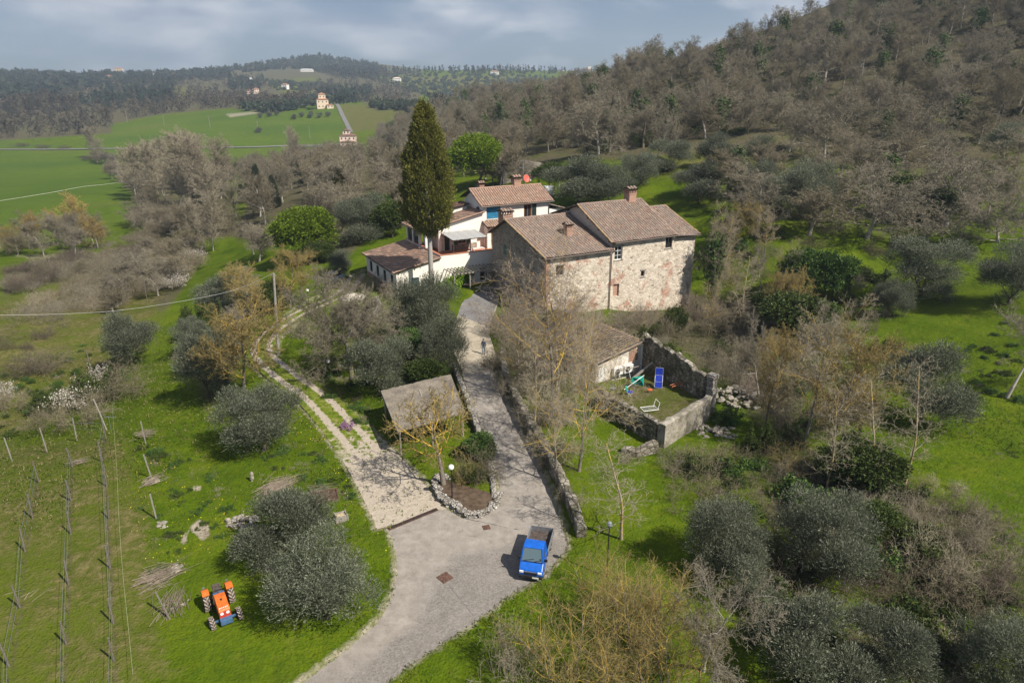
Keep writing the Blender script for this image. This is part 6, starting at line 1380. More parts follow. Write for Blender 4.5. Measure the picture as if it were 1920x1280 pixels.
# ---- twiggy bushes
BB = 'bare brown bushes'
bb = [('bush_brown', 975, 335, 4, 8, 'brown shrub in front of the left half of the barn'), ('bush_grey', 945, 345, 4.5, 8, 'grey shrub in front of the barn window'), ('bush_grey', 955, 740, 3.4, 4.6, 'grey twig bush at the upper bend of the ramp wall'), ('bush_pink', 1010, 720, 4.4, 6.0, 'pinkish twig bush just right of the tallest bare tree foot'), ('bush_brown', 1040, 690, 4.6, 6.2, 'brown twig bush left of the white shed'), ('bush_grey', 1000, 800, 2.6, 3.8, 'grey bush against the middle of the ramp wall'), ('bush_grey', 1055, 790, 2.8, 4.4, 'grey bush between the ramp wall and the low ivy wall'), ('bush_dark', 1042, 880, 2.2, 3.4, 'dark bush hard against the lower ramp wall'), ('bush_pale', 1075, 950, 1.8, 2.8, 'pale dry bush at the lower end of the ramp wall'), ('bush_grey', 985, 610, 4.2, 6.4, 'grey bush under the front wall of the stone house'), ('bush_pink', 1070, 610, 3.6, 6.0, 'pinkish bush under the lower front wall of the stone house'),
 ('bush_brown', 560, 620, 2.4, 4.0, 'brown twigs left of the wide bare tree'), ('bush_grey', 600, 640, 2.4, 4.4, 'grey twigs below the wide bare tree'), ('bush_pink', 735, 560, 3.0, 5.5, 'bare shrub in front of the lower wing door'), ('bush_grey', 405, 700, 3.6, 5.5, 'grey twigs among the dark olive and the lichen tree'), ('bush_brown', 425, 650, 3.2, 5, 'brown twigs behind the left lichen tree'), ('bush_grey', 375, 690, 3.6, 5, 'grey twigs on the grass strip side of the lichen tree'),
 ('bush_pink', 958, 640, 5.0, 6.4, 'pinkish bare bush before the shaded gable of the stone house'), ('bush_pink', 925, 628, 3.4, 4.4, 'pinkish bare bush at the corner of the court'), ('bush_grey', 1000, 672, 4.6, 6.0, 'grey twig bush left of the tallest bare tree'), ('bush_brown', 950, 690, 3.6, 5.2, 'brown twig bush beside the top of the ramp wall'), ('bush_brown', 985, 745, 3.2, 4.4, 'brown twig bush behind the middle of the ramp wall'), ('bush_dark', 1025, 800, 2.8, 4.2, 'dark twig bush beside the ramp wall below the tall trees'), ('bush_brown', 1060, 855, 2.2, 3.2, 'low twig bush at the foot of the slender bare tree'),
 ('bush_pink', 1090, 655, 4.8, 6.4, 'pinkish bush behind the white shed roof, left one'), ('bush_pink', 1150, 628, 4.2, 5.8, 'pinkish bush behind the white shed roof, middle one'), ('bush_pink', 1205, 610, 3.6, 5.0, 'pinkish bush behind the white shed roof, right one'), ('bush_grey', 1060, 700, 4.2, 5.4, 'grey bush covering the left corner of the shed'), ('bush_grey', 1075, 735, 3.0, 3.8, 'grey bush in front of the shaded shed side'),
 ('bush_brown', 1262, 640, 3.8, 5.6, 'brown bush above the tall mossy wall'), ('bush_pink', 1300, 590, 4.0, 5.8, 'pinkish brown bush at the right end of the stone house'), ('bush_brown', 1345, 620, 4.4, 6.0, 'brown bush under the ivy covered trunk'), ('bush_brown', 1385, 690, 4.2, 6.0, 'brown bush uphill of the rubble heap'), ('bush_grey', 1335, 690, 3.2, 4.8, 'grey brown bush behind the stone pillar'), ('bush_pink', 1410, 740, 2.6, 4.0, 'reddish bush growing on the rubble'), ('bush_brown', 1450, 720, 4.0, 5.4, 'brown bush left of the leaning dark trunk'), ('bush_grey', 1430, 630, 4.6, 5.6, 'grey bush in front of the dark olive green bush'),
 ('bush_grey', 1480, 800, 3.6, 5.6, 'grey tangle at the foot of the leaning dark trunk'), ('bush_brown', 1540, 790, 4.4, 6.4, 'brown tangle between the two leaning bare trees'), ('bush_yellow', 1500, 895, 2.8, 5.0, 'yellowish tangle below the leaning dark trunk'), ('bush_grey', 1600, 985, 2.6, 4.4, 'grey tangle right of the big dark olive'), ('bush_pale', 1650, 1000, 3.0, 4.0, 'pale dry tangle below the single sapling'),
 ('bush_pale', 1740, 1085, 4.0, 5.4, 'largest pale dry bramble in the lower right meadow'), ('bush_pale', 1790, 1040, 3.4, 4.4, 'pale dry bramble uphill of the largest one'), ('bush_brown', 1790, 1130, 3.0, 4.6, 'brown bramble below the largest pale one'), ('bush_pale', 1700, 980, 2.8, 2.6, 'thin pale bramble near the single sapling'), ('bush_pale', 1830, 985, 2.2, 2.6, 'thin dry bramble on the right meadow edge'), ('bush_dark', 1900, 1130, 2.8, 5.0, 'dark bramble at the lower right edge'),
 ('bush_grey', 1185, 870, 1.4, 2.2, 'low twigs in front of the left enclosure wall'), ('bush_pink', 1190, 800, 2.2, 2.2, 'bare shrub leaning on the left enclosure wall'), ('bush_brown', 895, 900, 3.2, 4.2, 'tall brown twig tangle filling the stone planter'), ('bush_yellow', 872, 905, 2.4, 2.6, 'yellowish twigs beside the walnut in the stone planter'), ('bush_brown', 920, 690, 2.4, 3.0, 'brown twigs at the end of the court'),
 ('bush_pink', 700, 545, 3.4, 6.0, 'bare shrub before the lower wing windows'), ('bush_grey', 640, 560, 3.2, 5.0, 'grey twigs behind the wide bare tree'), ('bush_brown', 1180, 742, .9, 2.6, 'dry weeds along the inside of the low ivy wall'), ('bush_olive_green', 1268, 772, .8, 2.6, 'green weeds inside the rendered front wall'), ('bush_grey', 1190, 722, 1.1, 2.4, 'grey twigs below the air conditioners'), ('bush_olive_green', 1235, 768, .7, 2.6, 'low green weeds on the enclosure floor by the white bed frame'), ('bush_green', 1205, 752, .8, 2.4, 'green weeds beside the folded parasol'), ('bush_brown', 1265, 745, 1.3, 2.8, 'dry brambles at the foot of the tall mossy wall'), ('bush_dark', 1290, 770, 1.6, 3.6, 'dark brambles inside the enclosure'), ('bush_brown', 1215, 735, 1.4, 2.4, 'dry twigs behind the lounger in the enclosure'),
 ('bush_brown', 215, 742, 4.2, 8.6, 'wide brown bramble at the right end of the hedge by the vineyard'), ('bush_brown', 150, 790, 2.8, 6.4, 'brown bramble heap below the blossoming thorn'), ('bush_brown', 95, 800, 2.6, 5.0, 'brown bramble at the left end of the hedge by the vineyard'), ('bush_dark', 50, 700, 2.6, 7.5, 'dark bramble patch left of the lone olive'), ('bush_brown', 90, 690, 3.0, 7, 'brown bramble patch with a thorn tree left of the lone olive'), ('bush_brown', 20, 765, 2.8, 5.5, 'brown bramble at the left edge above the vineyard'), ('bush_grey', 540, 445, 3, 7, 'grey bush at the far end of the grass strip'),
 ('bush_brown', 330, 520, 2.6, 5.5, 'brown bush beside the grass strip, near one'), ('bush_brown', 360, 500, 4.0, 8.0, 'rusty dark bush at the bend of the grass strip')]
for key, u, v, h, w, lb in bb: at(key, u, v, h, w, lb, 'bush', BB, 'bush')
at('bush_blossom', 140, 765, 3.0, 5.6, 'white blossoming thorn in the hedge by the vineyard', 'blossom bush', None, 'blossom_bush'); at('bush_blossom', 195, 730, 3.6, 3.2, 'white blossom on the taller thorn of the hedge', 'blossom bush', None, 'blossom_bush'); at('bush_blossom', 8, 748, 2.6, 3.2, 'white blossoming thorn at the left edge', 'blossom bush', None, 'blossom_bush')
at('bush_olive_green', 185, 745, 3.8, 5.0, 'yellow green bush in the middle of the vineyard hedge', 'bush', None, 'bush'); at('bush_olive_green', 95, 768, 2.6, 3.4, 'green bush in the left part of the vineyard hedge', 'bush', None, 'bush'); at('bush_lime', 1250, 690, 1.0, 3, 'bright weeds above the mossy wall', 'bush', None, 'bush'); at('bush_green', 1360, 790, 1.6, 3.4, 'green weeds on the rubble beside the pillar', 'bush', None, 'bush')

# ---- scattered vegetation in bands
STRIP_W = np.array([G(*p)[:2] for p in STRIP])
def off_strip(x, y): return not inside(STRIP_W, np.array([x]), np.array([y]))[0] and edge_dist(STRIP_W, np.array([x]), np.array([y]))[0] > 1.0
def scatter(poly, n, seed, mind=0, tries=40):
    """ground points spread evenly over an outline traced on the photograph"""
    r = random.Random(seed); pl = np.array(poly, float); x0, y0 = pl.min(0); x1, y1 = pl.max(0); out = []
    for _ in range(n * tries):
        if len(out) >= n: break
        u, v = r.uniform(x0, x1), r.uniform(y0, y1)
        if not inside(pl, np.array([u]), np.array([v]))[0]: continue
        q = G(u, v)
        if mind and not off_strip(q[0], q[1]): continue
        if mind and any((q[0] - o[0]) ** 2 + (q[1] - o[1]) ** 2 < mind * mind for o in out): continue
        out.append((q[0], q[1], q[2], u, v))
    return out
def world_scatter(poly, n, seed, mind):
    """evenly spread in metres on the ground"""
    r = random.Random(seed); pl = np.array([G(*p)[:2] for p in poly]); x0, y0 = pl.min(0); x1, y1 = pl.max(0); out = []; cell = {}
    N = n * 60; xs = np.array([r.uniform(x0, x1) for _ in range(N)]); ys = np.array([r.uniform(y0, y1) for _ in range(N)]); ok = inside(pl, xs, ys)
    for x_, y_ in zip(xs[ok], ys[ok]):
        if not off_strip(x_, y_): continue
        if len(out) >= n: break
        c = (int(x_ / mind), int(y_ / mind)); 
        if any((x_ - a) ** 2 + (y_ - b) ** 2 < mind * mind for i in (-1, 0, 1) for j in (-1, 0, 1) for (a, b) in cell.get((c[0] + i, c[1] + j), ())): continue
        cell.setdefault(c, []).append((x_, y_)); out.append((x_, y_))
    z = H0(np.array([o[0] for o in out]), np.array([o[1] for o in out])) if out else []
    return [(o[0], o[1], float(zz)) for o, zz in zip(out, z)]
SC = []   # scrub past the first 300 bushes: one mass
# brush on the left slope
for i, p in enumerate(scatter([(100,560),(200,500),(330,455),(420,450),(390,490),(350,520),(290,545),(240,560),(170,600),(60,640),(20,600)], 75, 3, 2.6)):
    plant(('bush_brown', 'bush_grey', 'bush_brown', 'bush_pale')[i % 4], (p[0], p[1], p[2] - .1), rnd.uniform(2.2, 4.0), rnd.uniform(5, 8), None, 'bare brown scrub bush on the slope between valley field and grass strip', 'bush', 'scrub on the left slope', 'bush')
for i, p in enumerate(scatter([(0,640),(70,600),(150,610),(110,660),(0,700)], 9, 4, 3)): plant(('bush_brown', 'bush_dark')[i % 2], (p[0], p[1], p[2] - .1), rnd.uniform(1.5, 2.8), rnd.uniform(4, 6.5), None, 'dark bramble mound at the left edge above the vineyard hedge', 'bush', 'brambles at the left edge', 'bush')
HG = [p[:3] for p in scatter([(0,530),(60,500),(170,470),(300,430),(330,450),(200,500),(60,545)], 60, 6, 2.6)]
for i, p in enumerate(scatter([(330,430),(420,430),(440,470),(360,540),(300,540)], 4, 8, 4)): plant('bush_blossom', (p[0], p[1], p[2] - .1), rnd.uniform(2.5, 3.6), rnd.uniform(5, 7), None, 'thorn bush with faint white blossom in the left scrub', 'blossom bush', 'pale thorns in the left scrub', 'blossom_bush')
for (u, v, h, w, lb) in ((60, 468, 11, 8, 'orange brown willow at the left, second from the frame edge'), (150, 455, 15, 9.5, 'yellowest willow beside the valley field'), (20, 480, 9, 7, 'orange brown willow at the left edge'), (110, 462, 11, 8, 'brownish willow between the two orange ones'), (185, 470, 10, 8, 'yellow willow at the right end of the willow row')): at('willow', u, v, h, w, lb, 'willow', 'willows beside the valley field', 'willow')
for i, p in enumerate(scatter([(0,470),(60,455),(200,450),(240,470),(120,485),(0,490)], 12, 9, 5)): plant(WOOD[i % 5], p, rnd.uniform(7, 11), rnd.uniform(6, 9), None, 'bare brown tree standing between the yellow willows', 'bare tree', 'bare trees between the willows', 'bare_tree')
for (u, v, w, lb) in ((40, 275, 16, 'left low hedge clump by the valley road'), (80, 278, 14, 'second low hedge clump by the valley road'), (120, 280, 12, 'third low hedge clump by the valley road'), (215, 300, 14, 'bush at the foot of the lone poplar by the valley road'), (165, 300, 13, 'bush left of the lone poplar by the valley road')): at('bush_dark', u, v, 4, w, lb, 'bush', None, 'bush')
# poplars
for i, (u, v, h) in enumerate(((255, 368, 22), (285, 372, 24), (312, 380, 25), (338, 388, 27), (358, 392, 28), (378, 396, 27), (400, 400, 26), (300, 350, 24), (330, 352, 25), (360, 356, 27), (390, 360, 26), (415, 380, 24), (270, 345, 20))): at('poplar', u, v, h, h * .56, 'bare pale poplar in the dense stand in the valley', 'poplar', 'poplar stand in the valley', 'poplar')
at('poplar', 187, 297, 24, 15, 'lone round headed bare poplar by the valley road', 'poplar', None, 'poplar'); at('poplar', 545, 322, 26, 9, 'bare poplar near the gatehouse, taller than the trees round it', 'poplar', None, 'poplar'); at('poplar', 555, 330, 21, 8, 'lower bare poplar beside the one near the gatehouse', 'poplar', None, 'poplar'); at('poplar', 400, 470, 15, 7, 'pale bare tree in the scrub left of the grass strip', 'poplar', None, 'poplar'); at('poplar', 375, 455, 12, 6, 'smaller pale bare tree in the left scrub', 'poplar', None, 'poplar')
for (u, v, h, lb) in ((485, 372, 12, 'tall dark fir in the valley wood left of the umbrella pine'), (470, 385, 9, 'shorter dark fir beside the tall one in the valley wood'), (455, 380, 7, 'small dark fir in the valley wood'), (372, 398, 9, 'dark fir at the foot of the poplars'), (515, 395, 10, 'dark fir behind the left umbrella pine'), (560, 350, 9, 'ivy dark fir below the gatehouse')): at('fir', u, v, h, None, lb, 'fir', None, 'fir')
# valley wood belt
VB = 'bare trees of the valley wood'
for i, p in enumerate(world_scatter([(420,440),(440,400),(400,330),(480,325),(560,300),(640,300),(700,300),(760,330),(780,360),(760,400),(700,425),(660,440),(640,470),(610,470),(560,445),(500,450),(450,460)], 110, 21, 4.8)):
    plant(WOOD[i % 5], p, rnd.uniform(9, 14), rnd.uniform(8, 12), None, 'bare grey brown tree in the wood belt between valley field and farm', 'bare tree', VB, 'bare_tree')
for i, p in enumerate(scatter([(160,290),(215,300),(250,350),(330,415),(420,440),(330,450),(240,420),(300,400),(200,330)], 58, 22, 4)): plant((WOOD + ['bush_brown', 'bush_dark', 'bush_grey'])[i % 8], p, rnd.uniform(4.5, 10), rnd.uniform(7, 11), None, 'bare scrubby tree along the stream by the valley field', 'bare tree', 'stream side trees', 'bare_tree')
for i, p in enumerate(scatter([(770,330),(860,300),(980,290),(960,340),(860,350),(800,400),(780,420),(700,440)], 22, 23, 6)): plant((WOOD + ['wood_ivy'])[i % 6], p, rnd.uniform(9, 13), rnd.uniform(8, 11), None, 'bare tree close behind the tall cypress and the pine', 'bare tree', 'trees behind the cypress', 'bare_tree')
for i, p in enumerate(world_scatter([(1320,330),(1500,320),(1700,330),(1920,330),(1920,440),(1800,450),(1700,420),(1560,440),(1480,470),(1400,500),(1340,450)], 22, 24, 7.0)): plant((WOOD + ['wood_ivy'])[i % 6], p, rnd.uniform(6.5, 10), rnd.uniform(8, 12), None, 'bare tree among the olives on the right terraces', 'bare tree', 'bare trees on the right terraces', 'bare_tree')
SC += [p[:3] for p in world_scatter([(1310,340),(1500,330),(1920,340),(1920,470),(1700,470),(1600,560),(1480,540),(1400,520),(1320,450)], 46, 25, 4.2)]
for i, p in enumerate(world_scatter([(1150,590),(1330,580),(1420,560),(1520,620),(1620,680),(1660,850),(1640,960),(1480,930),(1420,860),(1360,760),(1330,690),(1240,640),(1150,640)], 40, 26, 2.6)): plant(('bush_brown', 'bush_grey', 'bush_pink', 'bush_olive_green', 'bush_pale', 'bush_dark')[i % 6], p, rnd.uniform(1.2, 3.4), rnd.uniform(2.6, 4.8), None, 'tangled bush in the scrub between the enclosure and the right meadow', 'bush', 'scrub right of the enclosure', 'bush')
for i, p in enumerate(world_scatter([(1330,470),(1440,480),(1480,600),(1580,640),(1670,860),(1640,930),(1480,900),(1400,820),(1350,700),(1310,600)], 20, 39, 3.2)): plant(('lichen_tree', 'sapling', 'tall_tree', 'pale_tree')[i % 4], p, rnd.uniform(5.5, 9.5), rnd.uniform(3.5, 6), None, 'slim bare sapling in the scrub between the enclosure and the right meadow', 'bare tree', 'saplings right of the enclosure', 'bare_tree')
for i, p in enumerate(world_scatter([(1330,470),(1500,470),(1640,520),(1700,660),(1680,860),(1480,860),(1350,650)], 44, 40, 2.4)): plant(('bush_grey', 'bush_brown', 'bush_olive_green', 'bush_pale', 'bush_green', 'bush_brown')[i % 6], p, rnd.uniform(.9, 2.6), rnd.uniform(2.2, 4.4), None, 'brown or green scrub bush below the olive terraces', 'bush', 'scrub below the olive terraces', 'bush')
for i, (x_, y_, z_, w_) in enumerate(((14.2, 66.2, 2.9, 3.2), (15.4, 63.4, 2.9, 2.6), (16.9, 60.4, 2.7, 2.4))): plant(('bush_grey', 'bush_olive_green', 'bush_brown')[i], (x_ + .5, y_ + .2, z_ - .6), 1.4, w_, None, ('grey twigs hanging over the shed end of the tall mossy wall', 'green creeper on top of the middle of the tall mossy wall', 'brown twigs on top of the tall mossy wall near the pillar')[i], 'creeper', None, 'wall_creeper')
SC += [p[:3] for p in world_scatter([(1240,870),(1400,860),(1660,900),(1880,1000),(1920,1280),(1420,1290),(1440,1130),(1300,960)], 75, 37, 1.7)]
for i, p in enumerate(world_scatter([(1640,960),(1760,900),(1860,980),(1900,1100),(1800,1200),(1680,1150)], 14, 27, 2.2)): plant(('bush_pale', 'bush_brown', 'bush_olive_green')[i % 3], p, rnd.uniform(1, 2.6), rnd.uniform(2.2, 3.8), None, 'dry bramble in the lower right meadow', 'bush', 'brambles in the lower right meadow', 'bush')
for i, p in enumerate(world_scatter([(290,440),(470,430),(520,470),(480,500),(430,460),(390,500),(330,540),(260,600),(180,600),(240,520)], 26, 28, 5.0)): plant((WOOD + ['bush_brown'])[i % 6], p, rnd.uniform(4, 8), rnd.uniform(6, 9), None, 'low bare tree in the scrub left of the grass strip', 'bare tree', 'low bare trees left of the grass strip', 'bare_tree')
for i, p in enumerate(world_scatter([(350,640),(400,560),(470,520),(560,540),(500,600),(450,640),(440,740),(370,760)], 16, 29, 3.0)): plant(('bush_grey', 'bush_brown', 'wood0', 'bush_olive_green', 'wood3')[i % 5], p, rnd.uniform(2.5, 5), rnd.uniform(3.5, 5.5), None, 'scrub tree crowded round the lichen trees left of the track', 'bush', 'scrub left of the dirt track', 'bush')
for i, (u, v, h) in enumerate(((938, 350, 8), (962, 352, 10), (985, 356, 7), (925, 348, 7))): at(WOOD[(i * 2) % 5], u, v, h, h * .95, 'bare tree screening the front of the stone barn', 'bare tree', 'bare trees in front of the barn', 'bare_tree')
# ---- wooded hill on the right: the nearest trees each an object, the rest one mass
hill = world_scatter([(700,262),(760,240),(850,205),(1000,172),(1100,135),(1250,95),(1400,62),(1500,30),(1700,-25),(2100,-120),(2200,-60),(2150,180),(2000,235),(1900,262),(1800,280),(1700,296),(1600,288),(1500,290),(1400,270),(1330,268),(1240,284),(1150,300),(1060,298),(960,285),(880,290),(800,310),(740,300)], 2000, 31, 4.4)
hill.sort(key=lambda p: p[0] ** 2 + p[1] ** 2 + p[2])
rest = []
for i, p in enumerate(hill):
    u_, v_ = proj(np.array(p[0]), np.array(p[1]), np.array(p[2] + 5))
    if i < 60 and u_ < 1960:
        key = 'wood_ivy' if rnd.random() < .16 else WOOD[rnd.randrange(5)]
        plant(key, (p[0], p[1], p[2] - .2), rnd.uniform(8.5, 13.5), rnd.uniform(8, 12), None, 'bare grey brown tree crowded in the wood on the right hillside', 'bare tree', 'bare trees of the wooded hillside', 'bare_tree')
    else: rest.append(p)
for i, p in enumerate(rest[::9][:60]):
    u_, v_ = proj(np.array(p[0]), np.array(p[1]), np.array(p[2] + 5))
    if 760 < u_ < 1940: plant('evergreen0' if i % 2 else 'evergreen1', (p[0] + 2, p[1] + 1, p[2] - .3), rnd.uniform(5, 9), rnd.uniform(3.5, 6), None, 'dark evergreen among the bare trees of the hillside', 'evergreen', 'evergreens in the wooded hillside', 'evergreen_tree')
def mass(name, pts, hh, sources, label=None):
    """one object: the trees of sources repeated on points by geometry nodes"""
    me = bpy.data.meshes.new(name); me.from_pydata([(p[0], p[1], p[2] - .3) for p in pts], [], []); n = len(pts)
    a = me.attributes.new('turn', 'FLOAT_VECTOR', 'POINT'); a.data.foreach_set('vector', np.array([(0, 0, rnd.random() * 6.283) for _ in pts], np.float32).ravel())
    sc_l = [rnd.uniform(*hh) for _ in pts]; a = me.attributes.new('size', 'FLOAT_VECTOR', 'POINT')
    a.data.foreach_set('vector', np.array([(h * rnd.uniform(.9, 1.2), h * rnd.uniform(.9, 1.2), h) for h in sc_l], np.float32).ravel())
    a = me.attributes.new('pick', 'INT', 'POINT'); a.data.foreach_set('value', np.array([rnd.randrange(len(sources)) for _ in pts], np.int32))
    o = link(name, me); ng = bpy.data.node_groups.new(name, 'GeometryNodeTree'); ng.interface.new_socket('Geometry', in_out='INPUT', socket_type='NodeSocketGeometry'); ng.interface.new_socket('Geometry', in_out='OUTPUT', socket_type='NodeSocketGeometry')
    N = ng.nodes.new; Lk = ng.links.new; gi, go, ip, jn = N('NodeGroupInput'), N('NodeGroupOutput'), N('GeometryNodeInstanceOnPoints'), N('GeometryNodeJoinGeometry')
    for so in sources[::-1]:
        oi = N('GeometryNodeObjectInfo'); oi.inputs['Object'].default_value = so; oi.transform_space = 'ORIGINAL'; oi.inputs['As Instance'].default_value = True; Lk(oi.outputs['Geometry'], jn.inputs[0])
    def att(nm, typ): q = N('GeometryNodeInputNamedAttribute'); q.data_type = typ; q.inputs['Name'].default_value = nm; return q.outputs[0]
    Lk(gi.outputs[0], ip.inputs['Points']); Lk(jn.outputs[0], ip.inputs['Instance']); ip.inputs['Pick Instance'].default_value = True
    Lk(att('pick', 'INT'), ip.inputs['Instance Index']); Lk(att('turn', 'FLOAT_VECTOR'), ip.inputs['Rotation']); Lk(att('size', 'FLOAT_VECTOR'), ip.inputs['Scale']); Lk(ip.outputs[0], go.inputs[0])
    md = o.modifiers.new('trees', 'NODES'); md.node_group = ng; tag(o, label, 'woodland', None, 'stuff'); return o
src = {}
for ob in COL.objects:
    if ob.type == 'MESH' and ob.data.name.startswith('wood') and ob.data.name not in src: src[ob.data.name] = ob
mass('hillside_wood', rest, (1.05, 1.6), [src[k] for k in sorted(src)], 'bare brown wood covering the upper right hillside')
for ob in COL.objects:
    if ob.type == 'MESH' and ob.data.name in ('crown',) and ob.parent is None: pass
und = world_scatter([(720,300),(850,270),(1000,270),(1150,285),(1240,270),(1400,262),(1500,280),(1700,290),(1800,270),(2000,220),(2100,-60),(1700,-25),(1500,40),(1250,110),(1000,180),(800,235)], 2200, 33, 3.0)
bs = [o for o in COL.objects if o.type == 'MESH' and o.name.startswith('bush') and o.parent is None]
sb = {o.data.materials[0].name: o for o in bs}
lv = {o.data.materials[0].name: o for o in COL.objects if o.type == 'MESH' and o.name.startswith('leaves')}
mass('hillside_undergrowth', und, (.8, 1.8), [sb['twig_brown'], sb['twig_grey'], sb['twig_brown'], sb['twig_grey'], lv['leaf_evergreen']], 'brown undergrowth below the bare trees of the hillside')

mass('field_hedge', HG, (1.0, 1.9), [sb['twig_brown'], sb['twig_grey'], sb['twig_dark']], 'brown hedge of bare brush along the field below the willows')
mass('rough_scrub', SC, (.6, 1.45), [sb['twig_brown'], sb['twig_grey'], lv['leaf_evergreen'], sb['twig_brown'], sb['twig_dark'], lv['leaf_ivy']], 'rough brown and green scrub in hedges, terraces and meadow corners')
# ---- far woods: small tufts of faces, one mass
def far_mass(name, specs, label):
    """specs: list of (x, y, z, height, width, tone rgb, kind)"""
    r = np.random.default_rng(7); Vs = []; tone = []; 
    by = {}
    for s in specs: by.setdefault(s[6], []).append(s)
    for kind, L_ in by.items():
        a = np.array([(s[0], s[1], s[2], s[3], s[4]) for s in L_]); col = np.array([s[5] for s in L_]); n = len(a); k = 34
        if kind == 'round':
            d = rand_dir(r, n * k).reshape(n, k, 3); rad = r.uniform(.55, 1, (n, k, 1)); c = d * rad; c[..., 2] = c[..., 2] * .5 + .55
        elif kind == 'cone':
            t = r.random((n, k)) ** 1.4; an = r.random((n, k)) * 6.28; rr0 = (1 - t) * r.uniform(.6, 1, (n, k)); c = np.stack([rr0 * np.cos(an), rr0 * np.sin(an), t], -1)
        else:
            t = r.random((n, k)) ** .8; an = r.random((n, k)) * 6.28; rr0 = np.sqrt(np.clip(1.05 - t, 0, 1)) * r.uniform(.2, 1, (n, k)); c = np.stack([rr0 * np.cos(an), rr0 * np.sin(an), t], -1)
        c = c * np.stack([a[:, 4] / 2, a[:, 4] / 2, a[:, 3]], 1)[:, None] + a[:, None, :3]
        sz = (a[:, 4] * (.30 if kind != 'bare' else .16))[:, None, None]
        e1 = r.normal(size=(n, k, 3)) * sz * .6; e2 = r.normal(size=(n, k, 3)) * sz * .6
        if kind == 'bare': e2 = np.stack([r.normal(size=(n, k)) * .4, r.normal(size=(n, k)) * .4, np.ones((n, k)) * 1.0], -1) * (a[:, 3] * .14)[:, None, None]; e1 = e1 * .7
        tri = np.stack([c - e1, c + e1, c + e2], 2).reshape(-1, 3); Vs.append(tri); tone.append(np.repeat(np.c_[col, np.ones(n)], k * 3, 0))
    V_ = np.concatenate(Vs); T_ = np.concatenate(tone); me = mesh_np(name, V_, np.arange(len(V_)).reshape(-1, 3), 3, M['wood_mass'])
    ta = me.color_attributes.new('tone', 'FLOAT_COLOR', 'POINT'); ta.data.foreach_set('color', T_.astype(np.float32).ravel()); o = link(name, me); tag(o, label, 'woodland', None, 'stuff'); return o
DK = [(.018, .036, .028), (.026, .046, .034), (.034, .054, .038)]; BR = [(.075, .064, .048), (.105, .088, .064), (.065, .062, .048), (.12, .105, .076)]; OLV = [(.055, .08, .048), (.075, .098, .06), (.045, .07, .04)]  # far tree tones: cloud shade and bluish haze put into the colour
def spec(poly, n, seed, pal, hh, ww, kind, px=True):
    out = []; r = random.Random(seed)
    for p in scatter(poly, n, seed):
        if math.hypot(p[0], p[1]) < 560: continue
        h = r.uniform(*hh); out.append((p[0], p[1], p[2] - .5, h, r.uniform(*ww), pal[r.randrange(len(pal))], kind))
    return out
S1 = []
S1 += spec([(-60,252),(0,205),(110,225),(210,222),(205,250),(120,256),(0,262)], 170, 1, BR, (9, 15), (8, 12), 'bare'); S1 += spec([(210,232),(300,205),(430,178),(520,188),(640,168),(640,178),(520,208),(430,202),(300,214)], 260, 2, BR, (8, 13), (9, 13), 'bare')
S1 += spec([(-60,200),(60,195),(200,160),(330,150),(470,150),(520,170),(330,205),(210,222),(0,210)], 420, 3, BR, (9, 13), (10, 14), 'bare'); S1 += spec([(150,200),(210,165),(330,152),(325,190),(250,205)], 240, 4, DK, (12, 18), (6, 9), 'cone'); S1 += spec([(430,148),(500,150),(490,172),(430,168)], 90, 5, DK, (12, 18), (6, 9), 'cone')
S1 += spec([(-80,180),(0,150),(220,150),(420,138),(440,150),(200,160),(60,195)], 560, 6, DK + DK + BR[2:3], (9, 14), (11, 16), 'round'); S1 += spec([(-80,150),(0,131),(220,132),(330,124),(590,106),(720,124),(700,150),(560,130),(400,140),(220,150)], 1000, 7, DK + DK + BR[2:3], (10, 16), (12, 18), 'round')
S1 += spec([(560,128),(720,130),(740,150),(640,150)], 160, 8, BR, (9, 13), (10, 15), 'bare'); S1 += spec([(620,138),(700,131),(840,135),(980,130),(1060,136),(1060,139),(900,140),(760,140),(640,150)], 240, 9, DK, (13, 20), (7, 10), 'cone')
S1 += spec([(560,160),(700,150),(790,165),(780,198),(660,192),(560,180)], 260, 10, BR, (8, 12), (9, 14), 'bare'); S1 += spec([(690,140),(960,140),(1080,150),(1000,172),(870,196),(790,180),(700,150)], 650, 11, OLV, (4, 6.5), (6, 9), 'round'); S1 += spec([(490,150),(640,160),(640,172),(520,170)], 200, 12, OLV, (4, 6), (6, 9), 'round')
S1 += spec([(590,178),(650,170),(700,168),(690,192),(640,196)], 120, 13, DK, (10, 16), (6, 9), 'cone'); S1 += spec([(440,205),(600,183),(640,195),(600,202),(500,212)], 90, 14, DK + OLV, (6, 11), (7, 11), 'round'); S1 += spec([(800,190),(870,196),(1000,172),(1100,138),(1130,140),(900,205),(820,215)], 160, 15, BR + DK[:1], (9, 14), (9, 13), 'bare')
for _ in range(46):
    p = Pd(rnd.uniform(1085, 1146), rnd.uniform(136, 141), rnd.uniform(2080, 2200)); S1.append((p[0], p[1], p[2] - 8, rnd.uniform(16, 24), rnd.uniform(7, 10), DK[rnd.randrange(3)], 'cone'))
for _ in range(24):
    p = Pd(rnd.uniform(1030, 1056), rnd.uniform(137, 141), rnd.uniform(2080, 2200)); S1.append((p[0], p[1], p[2] - 6, rnd.uniform(12, 18), rnd.uniform(6, 9), DK[rnd.randrange(3)], 'cone')); S1 += spec([(700,196),(790,200),(780,212),(700,204)], 40, 17, OLV, (4, 7), (6, 9), 'round'); S1 += spec([(0,205),(90,190),(150,205),(60,220)], 90, 18, BR, (12, 18), (8, 12), 'bare')
far_mass('distant_woods', S1, 'dark far woods and olive groves on the hills beyond the valley')
